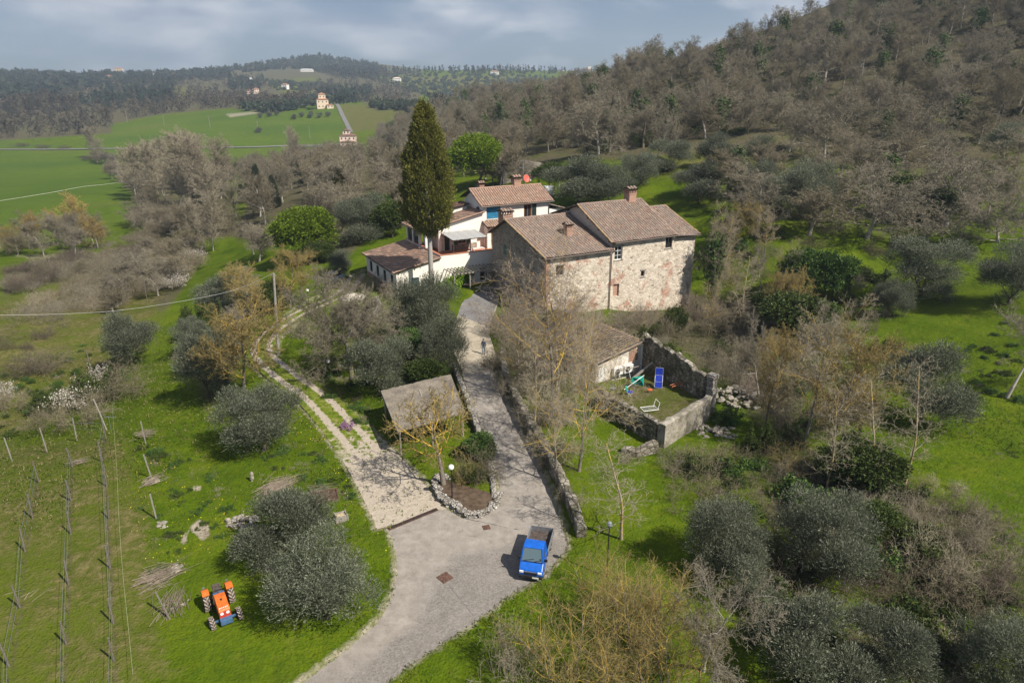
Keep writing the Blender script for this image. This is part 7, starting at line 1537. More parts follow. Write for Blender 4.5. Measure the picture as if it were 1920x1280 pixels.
for i, (u, v) in enumerate(((488, 221), (505, 219), (519, 217), (551, 224), (566, 220), (582, 221), (584, 217), (599, 221), (615, 219), (485, 249))):
    at('olive%d' % (i % 4), u, v, 5.5, 6.5, 'small round tree in the row on the field below the peach villa' if i < 9 else 'single dark round tree by a pole in the open valley field', 'small tree', 'tree row below the villa' if i < 9 else None, 'olive_tree')
# ---- meadow grass tufts and weeds
rg = np.random.default_rng(77); N = 70000; thr = rg.uniform(R(-41), R(41), N); rr0 = np.exp(rg.uniform(np.log(24), np.log(115), N)); gx, gy = rr0 * np.sin(thr), rr0 * np.cos(thr)
zz = H0(gx, gy); uu, vv = proj(gx, gy, zz); keep = np.ones(N, bool)
for pl in (drive_poly, court_poly): keep &= ~inside(pl, gx, gy)
trk = inside(track_poly, gx, gy); keep &= ~(trk & (rg.random(N) < .8))
shd = np.array([wloc(-17, -6, 0)[:2], wloc(9, -7, 0)[:2], wloc(16, 9, 0)[:2], wloc(-17, 9, 0)[:2]]); keep &= ~inside(shd, gx, gy)
hs4 = [(4.26 + x_ * math.cos(A29) - y_ * math.sin(A29), 83.3 + x_ * math.sin(A29) + y_ * math.cos(A29)) for x_, y_ in ((0, 0), (L3, 0), (L3, D1), (0, D1))]; keep &= ~inside(np.array(hs4), gx, gy)
keep &= ~inside(np.array([p[:2] for p in q4]), gx, gy)
gx, gy, zz = gx[keep], gy[keep], zz[keep]; n = len(gx); bl = 3
dr = rg.random(n) < np.where((gx < -8), .30, .10)
for nm, sel, mt, ln in (('meadow_grass', ~dr, 'leaf_grass', .24), ('dry_grass', dr, 'leaf_dry', .22)):
    px_ = np.repeat(np.stack([gx[sel], gy[sel], zz[sel] - .03], 1), bl, 0) + rg.normal(size=(sel.sum() * bl, 3)) * (.07, .07, 0); d = rg.normal(size=(len(px_), 3)) * .55 + (0, 0, 1)
    v, f = leaves(px_, d, ln * rg.uniform(.4, 1.25, len(px_)), .06, rg); tag(link(nm, mesh_np(nm, v, f, 4, M[mt])), 'tufts of grass over the meadows and banks' if nm == 'meadow_grass' else 'dry straw coloured tufts among the grass', 'grass', None, 'stuff')
fl_ = []
for poly, k in (([(560,740),(700,900),(740,1000),(730,1060),(620,880),(540,800)], 420), ([(250,850),(420,880),(430,1050),(300,1100),(240,1000)], 300), ([(1600,560),(1720,590),(1720,640),(1600,620)], 120)):
    pl = np.array([G(*p)[:2] for p in poly]); x0, y0 = pl.min(0); x1, y1 = pl.max(0); X = rg.uniform(x0, x1, k * 3); Y = rg.uniform(y0, y1, k * 3); ok = inside(pl, X, Y) & ~inside(track_poly, X, Y); fl_.append(np.stack([X[ok], Y[ok], H0(X[ok], Y[ok]) + .12], 1)[:k])
fp = np.concatenate(fl_)[::2]; v, f = leaves(fp, rand_dir(rg, len(fp)) * (1, 1, .2), .085, .085, rg); tag(link('meadow_flowers', mesh_np('meadow_flowers', v, f, 4, M['flower_yellow'])), 'scattered yellow flowers in the grass', 'flowers', None, 'stuff')

# low weeds and dry herbs standing in the meadows
wd = []
for poly, k in (([(1090,820),(1240,880),(1330,840),(1440,860),(1700,940),(1800,900),(1920,800),(1920,1280),(1340,1280),(1400,1120),(1300,1000),(1090,1000)], 420), ([(1500,430),(1920,400),(1920,760),(1780,720),(1640,560),(1450,520)], 260), ([(0,640),(250,600),(330,560),(230,720),(0,820)], 160), ([(1330,290),(1560,300),(1920,320),(1920,400),(1500,420),(1320,340)], 240), ([(520,800),(620,860),(720,1000),(560,900),(480,900)], 60), ([(560,700),(700,830),(690,720),(640,650)], 70), ([(250,830),(430,870),(440,1000),(340,1060),(330,1200),(280,1200)], 90)):
    wd += scatter(poly, k, k, 0)
mass('meadow_weeds', wd, (.10, .38), [[o for o in COL.objects if o.type == 'MESH' and o.name.startswith('bush') and o.parent is None and o.data.materials[0].name == t][0] for t in ('twig_pale', 'twig_brown')] + [[o for o in COL.objects if o.name.startswith('leaves') and o.data.materials[0].name == t][0] for t in ('leaf_evergreen', 'leaf_ivy', 'leaf_ivy')], 'low green and dry weeds scattered over the meadows')
# ---------------------------------------------------------------- vineyard posts, wires, vines
rows = [
 ('leftmost', [(21,858,1.9,1),(73,903,1.8,0),(61,971,1.9,0),(48,1038,1.9,0),(41,1146,1.9,0),(21,1256,1.9,0)]),
 ('second', [(87,842,2.1,1),(136,874,1.7,0),(134,940,1.8,0),(133,1005,1.8,0),(130,1103,1.9,0),(126,1214,1.8,0)]),
 ('third', [(199,801,2.6,1),(143,820,1.9,1),(199,822,1.9,0),(192,865,1.9,0),(200,914,1.9,0),(203,976,1.9,0),(209,1071,1.9,0),(215,1177,1.9,0),(216,1248,1.9,0)]),
 ('fourth', [(273,829,2.0,2),(284,895,2.0,2),(294,975,2.0,2),(321,1165,1.9,0)])]
ordn = ['first', 'second', 'third', 'fourth', 'fifth', 'sixth', 'seventh', 'eighth', 'ninth']
rp = random.Random(12)
for rname, posts in rows:
    for k, (u, v, h, kind) in enumerate(posts):
        q = G(u, v); mb = MB(); lx, ly = rp.gauss(0, .10), rp.gauss(0, .08)
        if (u, v) == (199, 801): lx, ly = -.9, .5
        if kind == 2: mb.box(-.04, .04, -.04, .04, -.3, h); 
        else: mb.tube([(0, 0, -.3), (lx * .5, ly * .5, h * .5), (lx, ly, h)], [.06, .055, .05], 7)
        o = mb.build('vine_post', M['concrete_post' if kind else 'wood_post'], loc=tuple(q))
        if kind == 2: o.rotation_euler = (rp.gauss(0, .06), rp.gauss(-.04, .06), .3)
        lk = {0: 'weathered wooden vine post', 1: 'pale end post', 2: 'white concrete vine post'}[kind]
        if (u, v) == (321, 1165): lk = 'leaning wooden post'; o.rotation_euler = (-.25, -.45, 0)
        tag(o, '%s, %s from the hedge in the %s' % (lk, ordn[k], 'leftmost row' if rname == 'leftmost' else rname + ' row from the left'), 'post', 'vineyard posts')
    ps = [Vector(G(u, v)) for u, v, _, kd in sorted(posts, key=lambda t: t[1])]
    if rname != 'fourth':
        ext = ps + [Vector(G(ps and posts[-1][0] - 1, 1330))]
        mb = MB()
        for zz_ in (.85, 1.45): mb.tube([p + Vector((0, 0, zz_)) for p in ext[1:]], .009, 4)
        o = mb.build('trellis_wire', M['grey_metal']); tag(o, 'thin trellis wires strung along the %s vine row' % rname, 'wire', 'trellis wires')
        # short pruned vines, one about every 1.4 m
        pts = [p for p in ext[1:]]; tot = 0; S_ = []
        for a_, b_ in zip(pts[:-1], pts[1:]):
            nv = int((b_ - a_).length / 1.3)
            for i in range(1, nv):
                p = a_.lerp(b_, i / nv); vv0 = grow(rp.randrange(9999), .75, .03, (3,), (1.0,), (75,), (4, 4), up=(.05, -.02), wob=(.12, .2), tmin=(.8,)); vmesh = tubes(vv0, lambda l: 4)
                if not hasattr(rp, 'vm') or len(rp.vm) < 4:
                    rp.vm = getattr(rp, 'vm', []) + [mesh_np('vine', vmesh[0], vmesh[1], 4, M['bark_dark'])]
                o = link('vine', rp.vm[rp.randrange(len(rp.vm))], loc=tuple(p), rz=rp.random() * 6); tag(o, 'short dark pruned vine stock along the %s vine row' % rname, 'vine', 'vine stocks of the %s row' % rname)
hl_ = [G(*p) for p in ((214, 772), (219, 830), (224, 900), (229, 990), (233, 1060), (240, 1130), (248, 1210), (258, 1300))]
mb = MB(); mb.tube([(p[0], p[1], p[2] + 1.0 + .2 * (i % 2)) for i, p in enumerate(hl_)], .008, 5); o = mb.build('string_line', M['string']); tag(o, 'pale string line running down the grass between the vine rows', 'cord')
# end trellis frame of thin green rods
q = G(210, 812); mb = MB(); mb.tube([(0, 0, 0), (0, 0, 1.7)], .02, 5); mb.tube([(-.5, .2, 1.5), (.6, .1, 1.5)], .02, 5); o = mb.build('wire_stake', M['grey_metal'], loc=tuple(q)); tag(o, 'thin metal stake with a crossbar at the top of the string line', 'stake')
# ---------------------------------------------------------------- heaps on the grass
def heap(name, u, v, rad, n, size, mat, lb, cat, seed, flat=.35):
    r = random.Random(seed); q = G(u, v); mb = MB()
    for _ in range(n):
        a = r.random() * 6.28; d = rad * r.random() ** .6; s = r.uniform(*size); x_, y_ = d * math.cos(a), d * math.sin(a) * .8; z = max(0, (1 - d / rad)) * rad * flat * r.random()
        mb.blob((x_, y_, z + s * .3), s, s * r.uniform(.7, 1.1), s * r.uniform(.5, .8), r, 6, .3)
    o = mb.build(name, M[mat], loc=tuple(q)); return tag(o, lb, cat)
heap('stone_heap', 455, 980, 1.1, 46, (.10, .24), 'limestone', 'heap of pale stones at the foot of the rear olive', 'stones', 1); heap('stone_heap', 288, 902, .45, 18, (.08, .16), 'limestone', 'small stone heap under the middle white vine post', 'stones', 2); heap('stone_heap', 307, 985, .5, 16, (.08, .2), 'limestone', 'small stone heap below the lowest white vine post', 'stones', 3)
heap('stone_heap', 328, 1068, .5, 14, (.08, .2), 'limestone', 'white stones on top of the upper brush heap', 'stones', 4); heap('stone_heap', 341, 1137, .6, 16, (.08, .18), 'limestone', 'white stones beside the leaning wooden post', 'stones', 5); heap('stone_heap', 510, 1075, .6, 14, (.1, .28), 'limestone', 'boulders under the left side of the front olive', 'stones', 6)
heap('rubble_heap', 1405, 745, 3.4, 120, (.12, .38), 'limestone', 'collapsed rubble slope right of the stone pillar', 'rubble', 7, .2); heap('rubble_heap', 1345, 815, 2.0, 46, (.12, .34), 'limestone', 'scattered rubble below the stone pillar', 'rubble', 8, .2); heap('rubble_heap', 1440, 715, 2.2, 50, (.12, .3), 'limestone', 'rubble among the brown bushes uphill', 'rubble', 9, .2)
q = G(473, 902); mb = MB(); rg_ = random.Random(3); mb.blob((0, 0, .25), .16, .14, .3, rg_); mb.blob((.02, 0, .62), .13, .12, .2, rg_); o = mb.build('upright_stone', M['limestone'], loc=tuple(q)); tag(o, 'single upright white stone in the grass', 'stone')
def brush(u, v, w, lb, seed, n=60, mat='twig_pink', rz=0):
    r = random.Random(seed); q = G(u, v); S_ = []
    for _ in range(n):
        a = rz + r.gauss(0, .35); c = (r.gauss(0, w * .22), r.gauss(0, w * .22), r.uniform(.02, .3)); L_ = w * r.uniform(.4, .9); S_.append((tuple(c[k] - (math.cos(a), math.sin(a), 0)[k] * L_ / 2 for k in range(3)), tuple(c[k] + (math.cos(a), math.sin(a), r.gauss(0, .1))[k] * L_ / 2 for k in range(3)), .016, .007, 0))
    v_, f_ = tubes(S_, lambda l: 3); o = link('brush_heap', mesh_np('brush_heap', v_, f_, 4, M[mat]), loc=tuple(q)); return tag(o, lb, 'brush heap', 'heaps of vine prunings')
brush(302, 1085, 2.2, 'larger heap of reddish vine prunings near the tractor', 1, 150, rz=.7); brush(328, 1132, 2.0, 'round heap of prunings around the leaning post', 2, 150, rz=1.9); brush(275, 815, 1.4, 'twig heap around the topmost white vine post', 3, 70); brush(285, 905, 1.3, 'twig heap around the middle white vine post', 4, 60, rz=1); brush(66, 1118, 1.6, 'thin straw coloured twig heap in the leftmost row', 5, 40, 'twig_pale', .9); brush(148, 868, 1.2, 'small twig heap in the second vine row', 6, 40, rz=.3); brush(605, 925, 1.8, 'dry reddish weeds around the raised wooden box', 8, 120, 'twig_pink', .2); brush(520, 915, 2.4, 'dry weeds behind the rear olive', 9, 160, 'twig_pink', 1.0)
q = G(492, 1128); mb = MB(); S_ = grow(6, 1.9, .02, (7,), (.4,), (40,), (6, 3), up=(-.05, 0), dirs=[(1, -.7, .15)], tmin=(.2,)); v_, f_ = tubes(S_, lambda l: 4); o = link('fallen_branch', mesh_np('fallen_branch', v_, f_, 4, M['twig_pale']), loc=(q[0], q[1], q[2] + .05)); tag(o, 'dead branch lying on the grass right of the tractor', 'branch')
def crate(u, v, w, d, h, rz, lb, mat='wood_brown', fill='soil'):
    q = G(u, v); c = empty('wooden_box', tuple(q), rz, lb, 'box')
    mb = MB(); mb.box(-w / 2, w / 2, -d / 2, -d / 2 + .05, 0, h); mb.box(-w / 2, w / 2, d / 2 - .05, d / 2, 0, h); mb.box(-w / 2, -w / 2 + .05, -d / 2 + .051, d / 2 - .051, 0, h); mb.box(w / 2 - .05, w / 2, -d / 2 + .051, d / 2 - .051, 0, h)
    for sx_ in (-1, 1):
        for sy_ in (-1, 1): mb.box(sx_ * w / 2 - .04, sx_ * w / 2 + .04, sy_ * d / 2 - .04, sy_ * d / 2 + .04, -.1, h + .06)
    mb.build('sides', M[mat], c); mb = MB(); mb.box(-w / 2 + .052, w / 2 - .052, -d / 2 + .052, d / 2 - .052, .02, h * .75); mb.build('filling', M[fill], c)
crate(610, 935, 1.7, .9, .45, .3, 'brown raised wooden bed behind the pair of olives', 'rust'); crate(640, 975, .75, .6, .5, .5, 'small wooden box on the daisy grass left of the track end', 'wood_grey', 'straw')
# ---------------------------------------------------------------- tractor
TY = 'dark_tyre'; plain('dark_tyre', (.075, .062, .055), .85, .2, var=.5, scale=12); plain('tread_dusty', (.32, .27, .22), .95, .1, var=.4, scale=12); plain('tractor_orange', (.58, .13, .018), .5, .4, var=.25, scale=4); plain('tractor_blue', (.055, .12, .22), .6, .3); plain('truck_blue', (.006, .10, .46), .35, .5, var=.22, scale=3); plain('bed_floor', (.075, .06, .053), .9, .1, var=.55, scale=4); plain('tractor_red', (.45, .05, .03), .5, .4)
def wheel(parent, x, y, r, w, lugs, hub, yaw=0, dusty=True, name='wheel'):
    Mw = Matrix.Translation((x, y, r)) @ Matrix.Rotation(yaw, 4, 'Z') @ Matrix.Rotation(R(90), 4, 'X')   # axle along local y
    wh = MB(); wh.lathe([(r * .52, -w / 2), (r * .86, -w / 2), (r * .95, -w * .40), (r * .955, 0), (r * .95, w * .40), (r * .86, w / 2), (r * .52, w / 2)], 28, 0, Mw)
    if lugs:
        for i in range(lugs):
            for s in (-1, 1):
                a0 = 2 * math.pi * (i + (.5 if s > 0 else 0)) / lugs; a1 = a0 + .34 * s * 0 + .30
                ring = []
                for (aa, zz) in ((a0, 0.02 * s * w), (a1, s * w * .5)):
                    for da in (-.075, .075):
                        for rr_2 in (r * .94, r * 1.0): ring.append(Mw @ Vector((rr_2 * math.cos(aa + da), rr_2 * math.sin(aa + da), zz)))
                p = ring; wh.hexa([tuple(p[k]) for k in (0, 2, 6, 4, 1, 3, 7, 5)], 1)
    o = wh.build(name, [M['dark_tyre'], M['tread_dusty']], parent, smooth=False)
    mb = MB(); mb.lathe([(0, -w * .20), (r * .22, -w * .20), (r * .30, -w * .05), (r * .50, -w * .12), (r * .54, -w * .44), (r * .54, w * .44), (r * .50, w * .12), (r * .30, w * .05), (r * .22, w * .20), (0, w * .20)], 20, 0, Mw); mb.build('rim', M[hub], o); return o
tq = (-16.05, 30.45); TR = empty('tractor', (tq[0], tq[1], H(*tq) + .02), R(-57), 'small orange vineyard tractor parked on the grass', 'tractor')
# local x forward
for s in (-1, 1): wheel(TR, -.80, s * .64, .55, .32, 15, 'tractor_orange'); wheel(TR, .95, s * .70, .385, .25, 13, 'grey_metal', R(5))
mb = MB(); mb.prism([(-.30, .95), (-.30, 1.22), (.1, 1.27), (1.02, 1.14), (1.10, 1.05), (1.10, .95)], 'y', -.29, .29); hd_ = mb.build('hood', M['tractor_orange'], TR, bevel=.03)
mb = MB(); mb.box(1.085, 1.115, -.28, .28, .62, 1.03); mb.build('grille', M['tractor_red'], TR, bevel=.01); mb = MB(); mb.box(-.25, 1.09, -.285, -.27, .60, .95); mb.box(-.25, 1.09, .27, .285, .60, .95); mb.build('side_panel', M['tractor_orange'], TR)
for s in (-.15, .15): mb = MB(); mb.lathe([(.0, .0), (.085, .0), (.085, .04), (0, .055)], 14, 0, Matrix.Translation((1.10, s, .92)) @ Matrix.Rotation(R(90), 4, 'Y')); mb.build('headlight', M['globe'], TR)
mb = MB(); mb.box(.93, .99, -.24, -.2, 1.155, 1.165); [mb.box(.90, .96, -.2 + i * .09, -.15 + i * .09, 1.150, 1.172) for i in range(5)]; mb.build('hood_lettering', M['white_paint'], hd_)
mb = MB(); mb.tube([(.35, .0, 1.22), (.35, 0, 1.30)], .05, 10); mb.build('filler_cap', M['dark_metal'], hd_)
mb = MB(); mb.box(-.95, 1.0, -.2, .2, .38, .62); mb.box(-1.05, -.5, -.26, .26, .45, .85); mb.tube([(-.80, -.55, .55), (-.80, .55, .55)], .10, 8); mb.build('chassis', M['dark_metal'], TR)
mb = MB(); mb.bar((.95, -.58, .42), (.95, .58, .42), .10, .10); mb.box(1.04, 1.40, -.30, .30, .38, .66); mb.build('front_axle', M['tractor_blue'], TR, bevel=.01)
for s in (-1, 1):
    arc = [(-.80 + .65 * math.cos(a), .56 + .65 * math.sin(a)) for a in np.linspace(R(62), R(172), 9)]; mb = MB()
    for i in range(8):
        (xa, za), (xb, zb_2) = arc[i], arc[i + 1]; y0, y1 = (s * .44, s * .80); y0, y1 = min(y0, y1), max(y0, y1); mb.hexa([(xa, y0, za), (xb, y0, zb_2), (xb, y1, zb_2), (xa, y1, za), (xa, y0, za + .03), (xb, y0, zb_2 + .03), (xb, y1, zb_2 + .03), (xa, y1, za + .03)])
    yi = s * .445; mb.poly([(p[0], yi, p[1]) for p in arc] + [(-1.4, yi, .62), (-.45, yi, .62)]); mb.build('fender', M['tractor_orange'], TR)
    mb = MB(); mb.box(-1.50, -1.44, s * .62 - .06, s * .62 + .06, .95, 1.05); mb.build('tail_light', M['grey_metal'], TR)
mb = MB(); mb.prism([(-.92, .88), (-.92, .98), (-.5, .96), (-.42, .86)], 'y', -.22, .22); mb.prism([(-1.02, .92), (-1.10, 1.32), (-1.02, 1.34), (-.90, .95)], 'y', -.22, .22); mb.build('seat', M['dark_tyre'], TR, bevel=.03)
mb = MB(); mb.tube([(-.22, 0, 1.1), (-.42, 0, 1.34)], .02, 6); mb.tube([(-.42 + .16 * math.cos(t) * .6, .19 * math.sin(t), 1.34 + .16 * math.cos(t) * .55) for t in np.linspace(0, 6.283, 17)], .016, 6); mb.tube([(-.42, -.19, 1.34), (-.42, .19, 1.34)], .012, 5); mb.build('steering_wheel', M['dark_metal'], TR)
mb = MB(); mb.box(-.48, -.28, -.3, .3, .6, 1.2); mb.build('dashboard', M['tractor_blue'], TR, bevel=.02); mb = MB(); mb.tube([(.2, -.33, .9), (.2, -.36, 1.0), (.2, -.36, 1.5)], .03, 8); mb.build('exhaust', M['rust'], TR)
# ---------------------------------------------------------------- blue pickup truck
tq = (1.50, 34.75); TK = empty('pickup_truck', (tq[0], tq[1], H(*tq) + .03), R(-102.5), 'bright blue flatbed truck with rusty open bed parked on the drive', 'truck')
X0, XF = -2.05, 1.95     # rear, front
def cabsec(x, zb_, zt, wb, wt): return [(x, -wb, zb_), (x, wb, zb_), (x, wt, zt), (x, -wt, zt)]
mb = MB()
prof = [(.30, .42, 1.16, .70, .68), (.30, 1.16, 1.72, .68, .60)]
# cab body below the windows
low = [(.30, .42), (.30, 1.12), (1.50, 1.10), (1.86, .86), (1.95, .78), (1.97, .45), (1.80, .36), (.5, .36)]
mb.prism(low, 'y', -.70, .70); body = mb.build('cab', M['truck_blue'], TK, bevel=.05)
mb = MB(); b4 = [(.36, -.66, 1.10), (1.50, -.66, 1.08), (1.50, .66, 1.08), (.36, .66, 1.10)]; t4 = [(.42, -.58, 1.80), (1.12, -.56, 1.80), (1.12, .56, 1.80), (.42, .58, 1.80)]
def lerp3(a, b, t): return tuple(a[k] + (b[k] - a[k]) * t for k in range(3))
# pillars and roof
for i in range(4): mb.bar(b4[i], t4[i], .075, .075)
mb.bar(lerp3(b4[0], b4[1], .35), lerp3(t4[0], t4[1], .35), .06); mb.bar(lerp3(b4[3], b4[2], .35), lerp3(t4[3], t4[2], .35), .06)
mb.build('pillars', M['truck_blue'], TK)
mb = MB(); mb.prism([(.36, 1.78), (.40, 1.86), (.75, 1.90), (1.10, 1.85), (1.17, 1.78)], 'y', -.60, .60); mb.build('cab_roof', M['truck_blue'], TK, bevel=.035)
mb = MB(); mb.poly([lerp3(b4[1], t4[1], .04), lerp3(b4[2], t4[2], .04), lerp3(b4[2], t4[2], .97), lerp3(b4[1], t4[1], .97)]); ws = mb.build('windscreen', M['windscreen'], TK)
mb = MB(); mb.bar((1.50, -.5, 1.13), (1.42, .1, 1.25), .02); mb.bar((1.52, .1, 1.12), (1.44, .55, 1.2), .02); mb.build('wipers', M['dark_metal'], ws); mb = MB(); mb.poly([(1.44, .44, 1.215), (1.44, .52, 1.215), (1.40, .52, 1.285), (1.40, .44, 1.285)]); mb.box(1.50, 1.545, -.62, .62, 1.075, 1.10); mb.build('scuttle', M['dark_metal'], ws)
for s, (a_, b_) in ((-1, (0, 1)), (1, (3, 2))):
    mb = MB(); mb.poly([lerp3(b4[a_], b4[b_], .06), lerp3(b4[a_], b4[b_], .94), lerp3(t4[a_], t4[b_], .90), lerp3(t4[a_], t4[b_], .06)]); mb.build('side_window', M['glass'], TK)
    mb = MB(); y = s * .705; mb.poly([(.55, y, .5), (1.42, y, .5), (1.42, y, 1.06), (.55, y, 1.06)]); d_ = mb.build('door', M['truck_blue'], TK); mb = MB(); yy = sorted((y, y + s * .02)); mb.box(.62, .76, yy[0], yy[1], .95, .98); mb.build('handle', M['dark_metal'], d_)
    mb = MB(); yy = sorted((s * .70, s * .90)); mb.box(1.34, 1.42, yy[0], yy[1], 1.12, 1.30); mb.build('mirror', M['dark_metal'], TK, bevel=.02)
    mb = MB(); yy = sorted((s * .42, s * .66)); mb.box(1.93, 1.985, yy[0], yy[1], .62, .76); mb.build('headlight', M['globe'], TK, bevel=.015)
mb = MB(); mb.poly([lerp3(b4[0], t4[0], .1), lerp3(b4[3], t4[3], .1), lerp3(b4[3], t4[3], .95), lerp3(b4[0], t4[0], .95)]); mb.build('rear_window', M['glass'], TK)
mb = MB(); mb.box(1.965, 1.99, -.36, .36, .70, .745); mb.build('trim_strip', M['grey_metal'], TK); mb = MB(); mb.box(1.95, 2.05, -.70, .70, .32, .50); mb.build('bumper', M['dark_metal'], TK, bevel=.03); mb = MB(); mb.box(2.052, 2.058, .12, .50, .36, .46); mb.build('number_plate', M['white_paint'], TK); mb = MB(); mb.box(1.975, 1.985, -.38, .38, .55, .66); mb.build('grille', M['dark_metal'], TK)
mb = MB(); mb.box(.5, 1.4, -.6, .6, .6, .95); mb.box(.5, .7, -.55, .55, .95, 1.5); mb.build('cab_interior', M['interior_dark'], TK)
# bed
mb = MB(); mb.box(X0, .24, -.74, .74, .66, .72); mb.build('bed_floor', M['bed_floor'], TK)
for s in (-1, 1):
    mb = MB(); yy = sorted((s * .71, s * .745)); mb.box(X0, .24, yy[0], yy[1], .724, 1.06); [mb.box(X0 + .1 + i * .72, X0 + .16 + i * .72, min(s * .745, s * .765), max(s * .745, s * .765), .70, 1.05) for i in range(4)]; yy = sorted((s * .70, s * .76)); mb.box(X0, .24, yy[0], yy[1], 1.062, 1.085); mb.build('side_board', M['grey_metal'], TK)
mb = MB(); mb.box(X0 - .035, X0 - .002, -.74, .74, .70, 1.06); mb.build('tailgate', M['grey_metal'], TK); mb = MB(); mb.box(.245, .275, -.72, .72, .70, 1.08); mb.build('headboard', M['grey_metal'], TK)
mb = MB(); mb.box(X0 + .05, 1.6, -.35, -.25, .45, .64); mb.box(X0 + .05, 1.6, .25, .35, .45, .64); mb.box(-.6, .1, -.68, -.4, .35, .62); mb.build('chassis', M['dark_metal'], TK)
for s in (-1, 1): wheel(TK, 1.32, s * .62, .275, .17, 0, 'grey_metal'); wheel(TK, -1.28, s * .62, .275, .17, 0, 'grey_metal')
# ---------------------------------------------------------------- car by the lower wing
cq = G(627, 527); CR = empty('parked_car', tuple(cq), R(70), 'pale blue grey car half hidden behind twigs by the lower wing', 'car'); plain('car_paint', (.38, .43, .48), .3, .5, var=.05)
mb = MB(); mb.prism([(-2.0, .35), (-2.05, .8), (-1.9, .95), (1.2, .92), (1.95, .78), (2.05, .5), (1.95, .33)], 'y', -.85, .85); mb.build('body', M['car_paint'], CR, bevel=.07); mb = MB(); mb.hexa([(-1.75, -.8, .93), (1.1, -.8, .91), (1.1, .8, .91), (-1.75, .8, .93), (-1.35, -.62, 1.45), (.35, -.62, 1.45), (.35, .62, 1.45), (-1.35, .62, 1.45)]); mb.build('windows', M['glass'], CR, bevel=.03); mb = MB(); mb.box(-1.38, .38, -.63, .63, 1.452, 1.49); mb.build('roof', M['car_paint'], CR, bevel=.015)
for s in (-1, 1): wheel(CR, 1.25, s * .76, .31, .2, 0, 'grey_metal'); wheel(CR, -1.3, s * .76, .31, .2, 0, 'grey_metal')
# ---------------------------------------------------------------- utility poles and cables
q = G(522, 666); top = Vector(Pd(513, 512, depth(q) - 2.2)); mb = MB(); mb.tube([(0, 0, -.5), tuple((top - Vector(q)) * .5), tuple(top - Vector(q))], [.19, .15, .11], 10); pole = mb.build('pole', M['concrete_post']); PO = empty('utility_pole', tuple(q), 0, 'grey utility pole leaning beside the dirt track', 'utility pole'); pole.parent = PO
mb = MB(); tt_ = top - Vector(q); mb.tube([tuple(tt_ * .97 + Vector((-.25, 0, 0))), tuple(tt_ * .97 + Vector((.25, 0, 0)))], .03, 6); mb.tube([tuple(tt_ * .97 + Vector((-.22, 0, 0))), tuple(tt_ * .97 + Vector((-.22, 0, .14)))], .04, 6); mb.build('insulator', M['grey_metal'], PO)
cab = [Pd(-160, 586, 88), Pd(-60, 590, 86), Pd(60, 590, 84), Pd(200, 584, 81), Pd(320, 568, 79), Pd(435, 545, 76.5), top]
mb = MB(); mb.tube([tuple(p) for p in dense(np.array([list(p) for p in cab]), 6)], .022, 5); o = mb.build('overhead_cable', M['cable']); tag(o, 'pale overhead cable sagging from the utility pole to the left edge', 'cable')
for i, (u, v, h, lb) in enumerate(((308, 236, 10, 'pole in the valley field, left one of the far four'), (394, 240, 11, 'pole in the valley field, second of the far four from the left'), (484, 248, 10, 'pole beside the single dark round tree in the valley field'), (581, 260, 11, 'pole in the valley field, rightmost of the far four'), (239, 230, 12, 'pale pole before the bushes at the far edge of the valley field'), (432, 160, 12, 'pale pole on the dark hillside'))):
    q = G(u, v); o = empty('utility_pole', tuple(q), 0, lb, 'utility pole', 'poles across the valley'); mb = MB(); mb.tube([(0, 0, -.5), (0, 0, h)], [.26, .17], 6); mb.build('pole', M['concrete_post'], o); mb = MB(); mb.box(-.9, .9, -.1, .1, h - .8, h - .6); mb.build('crossarm', M['concrete_post'], o)
fc_ = [Pd(-60, 386, 262), Pd(90, 362, 275), Pd(155, 350, 290), Pd(210, 344, 310), Pd(300, 330, 380)]; mb = MB(); mb.tube([tuple(p) for p in dense(np.array(fc_), 4)], .055, 4); o = mb.build('overhead_cable', M['cable']); tag(o, 'thin cable crossing low over the valley field', 'cable')
q = G(172, 697); mb = MB(); mb.tube([(0, 0, -.2), (-.25, .2, 3.0)], .06, 6); o = mb.build('leaning_stake', M['wood_post'], loc=tuple(q)); tag(o, 'tall thin pale stake above the vineyard hedge', 'stake'); q = G(278, 574); mb = MB(); mb.tube([(0, 0, -.2), (.05, 0, 5.5)], .06, 6); o = mb.build('leaning_stake', M['wood_post'], loc=tuple(q)); tag(o, 'thin pale pole in the left scrub', 'stake')
# ---------------------------------------------------------------- globe lamps
for u, v, h, lb in ((848, 938, 2.6, 'black lamp post with a white globe in the stone planter'), (618, 706, 1.6, 'white globe lamp on the grass left of the wide bare tree'), (579, 570, 1.9, 'white globe lamp near the bend of the dirt track')):
    q = G(u, v); o = empty('globe_lamp', tuple(q), 0, lb, 'lamp'); mb = MB(); mb.lathe([(.10, 0), (.10, .06), (.045, .10), (.04, h - .2), (.07, h - .18), (.07, h - .1)], 10); mb.build('post', M['dark_metal'], o); mb = MB(); mb.lathe([(.20 * math.sin(t) + 1e-4, h + .08 - .20 * math.cos(t)) for t in np.linspace(0, math.pi, 13)], 18); mb.build('globe', M['globe'], o, smooth=True)
q = G(1137, 1085); o = empty('street_lamp', tuple(q), 0, 'slim dark lamp column behind the yellow thicket right of the truck', 'lamp'); mb = MB(); mb.tube([(0, 0, -.2), (0, 0, 3.6)], [.05, .035], 8); mb.build('post', M['dark_metal'], o); mb = MB(); mb.lathe([(.001, 4.0), (.12, 3.95), (.17, 3.8), (.10, 3.6), (.04, 3.58)], 12); mb.build('lamp_head', M['grey_metal'], o)
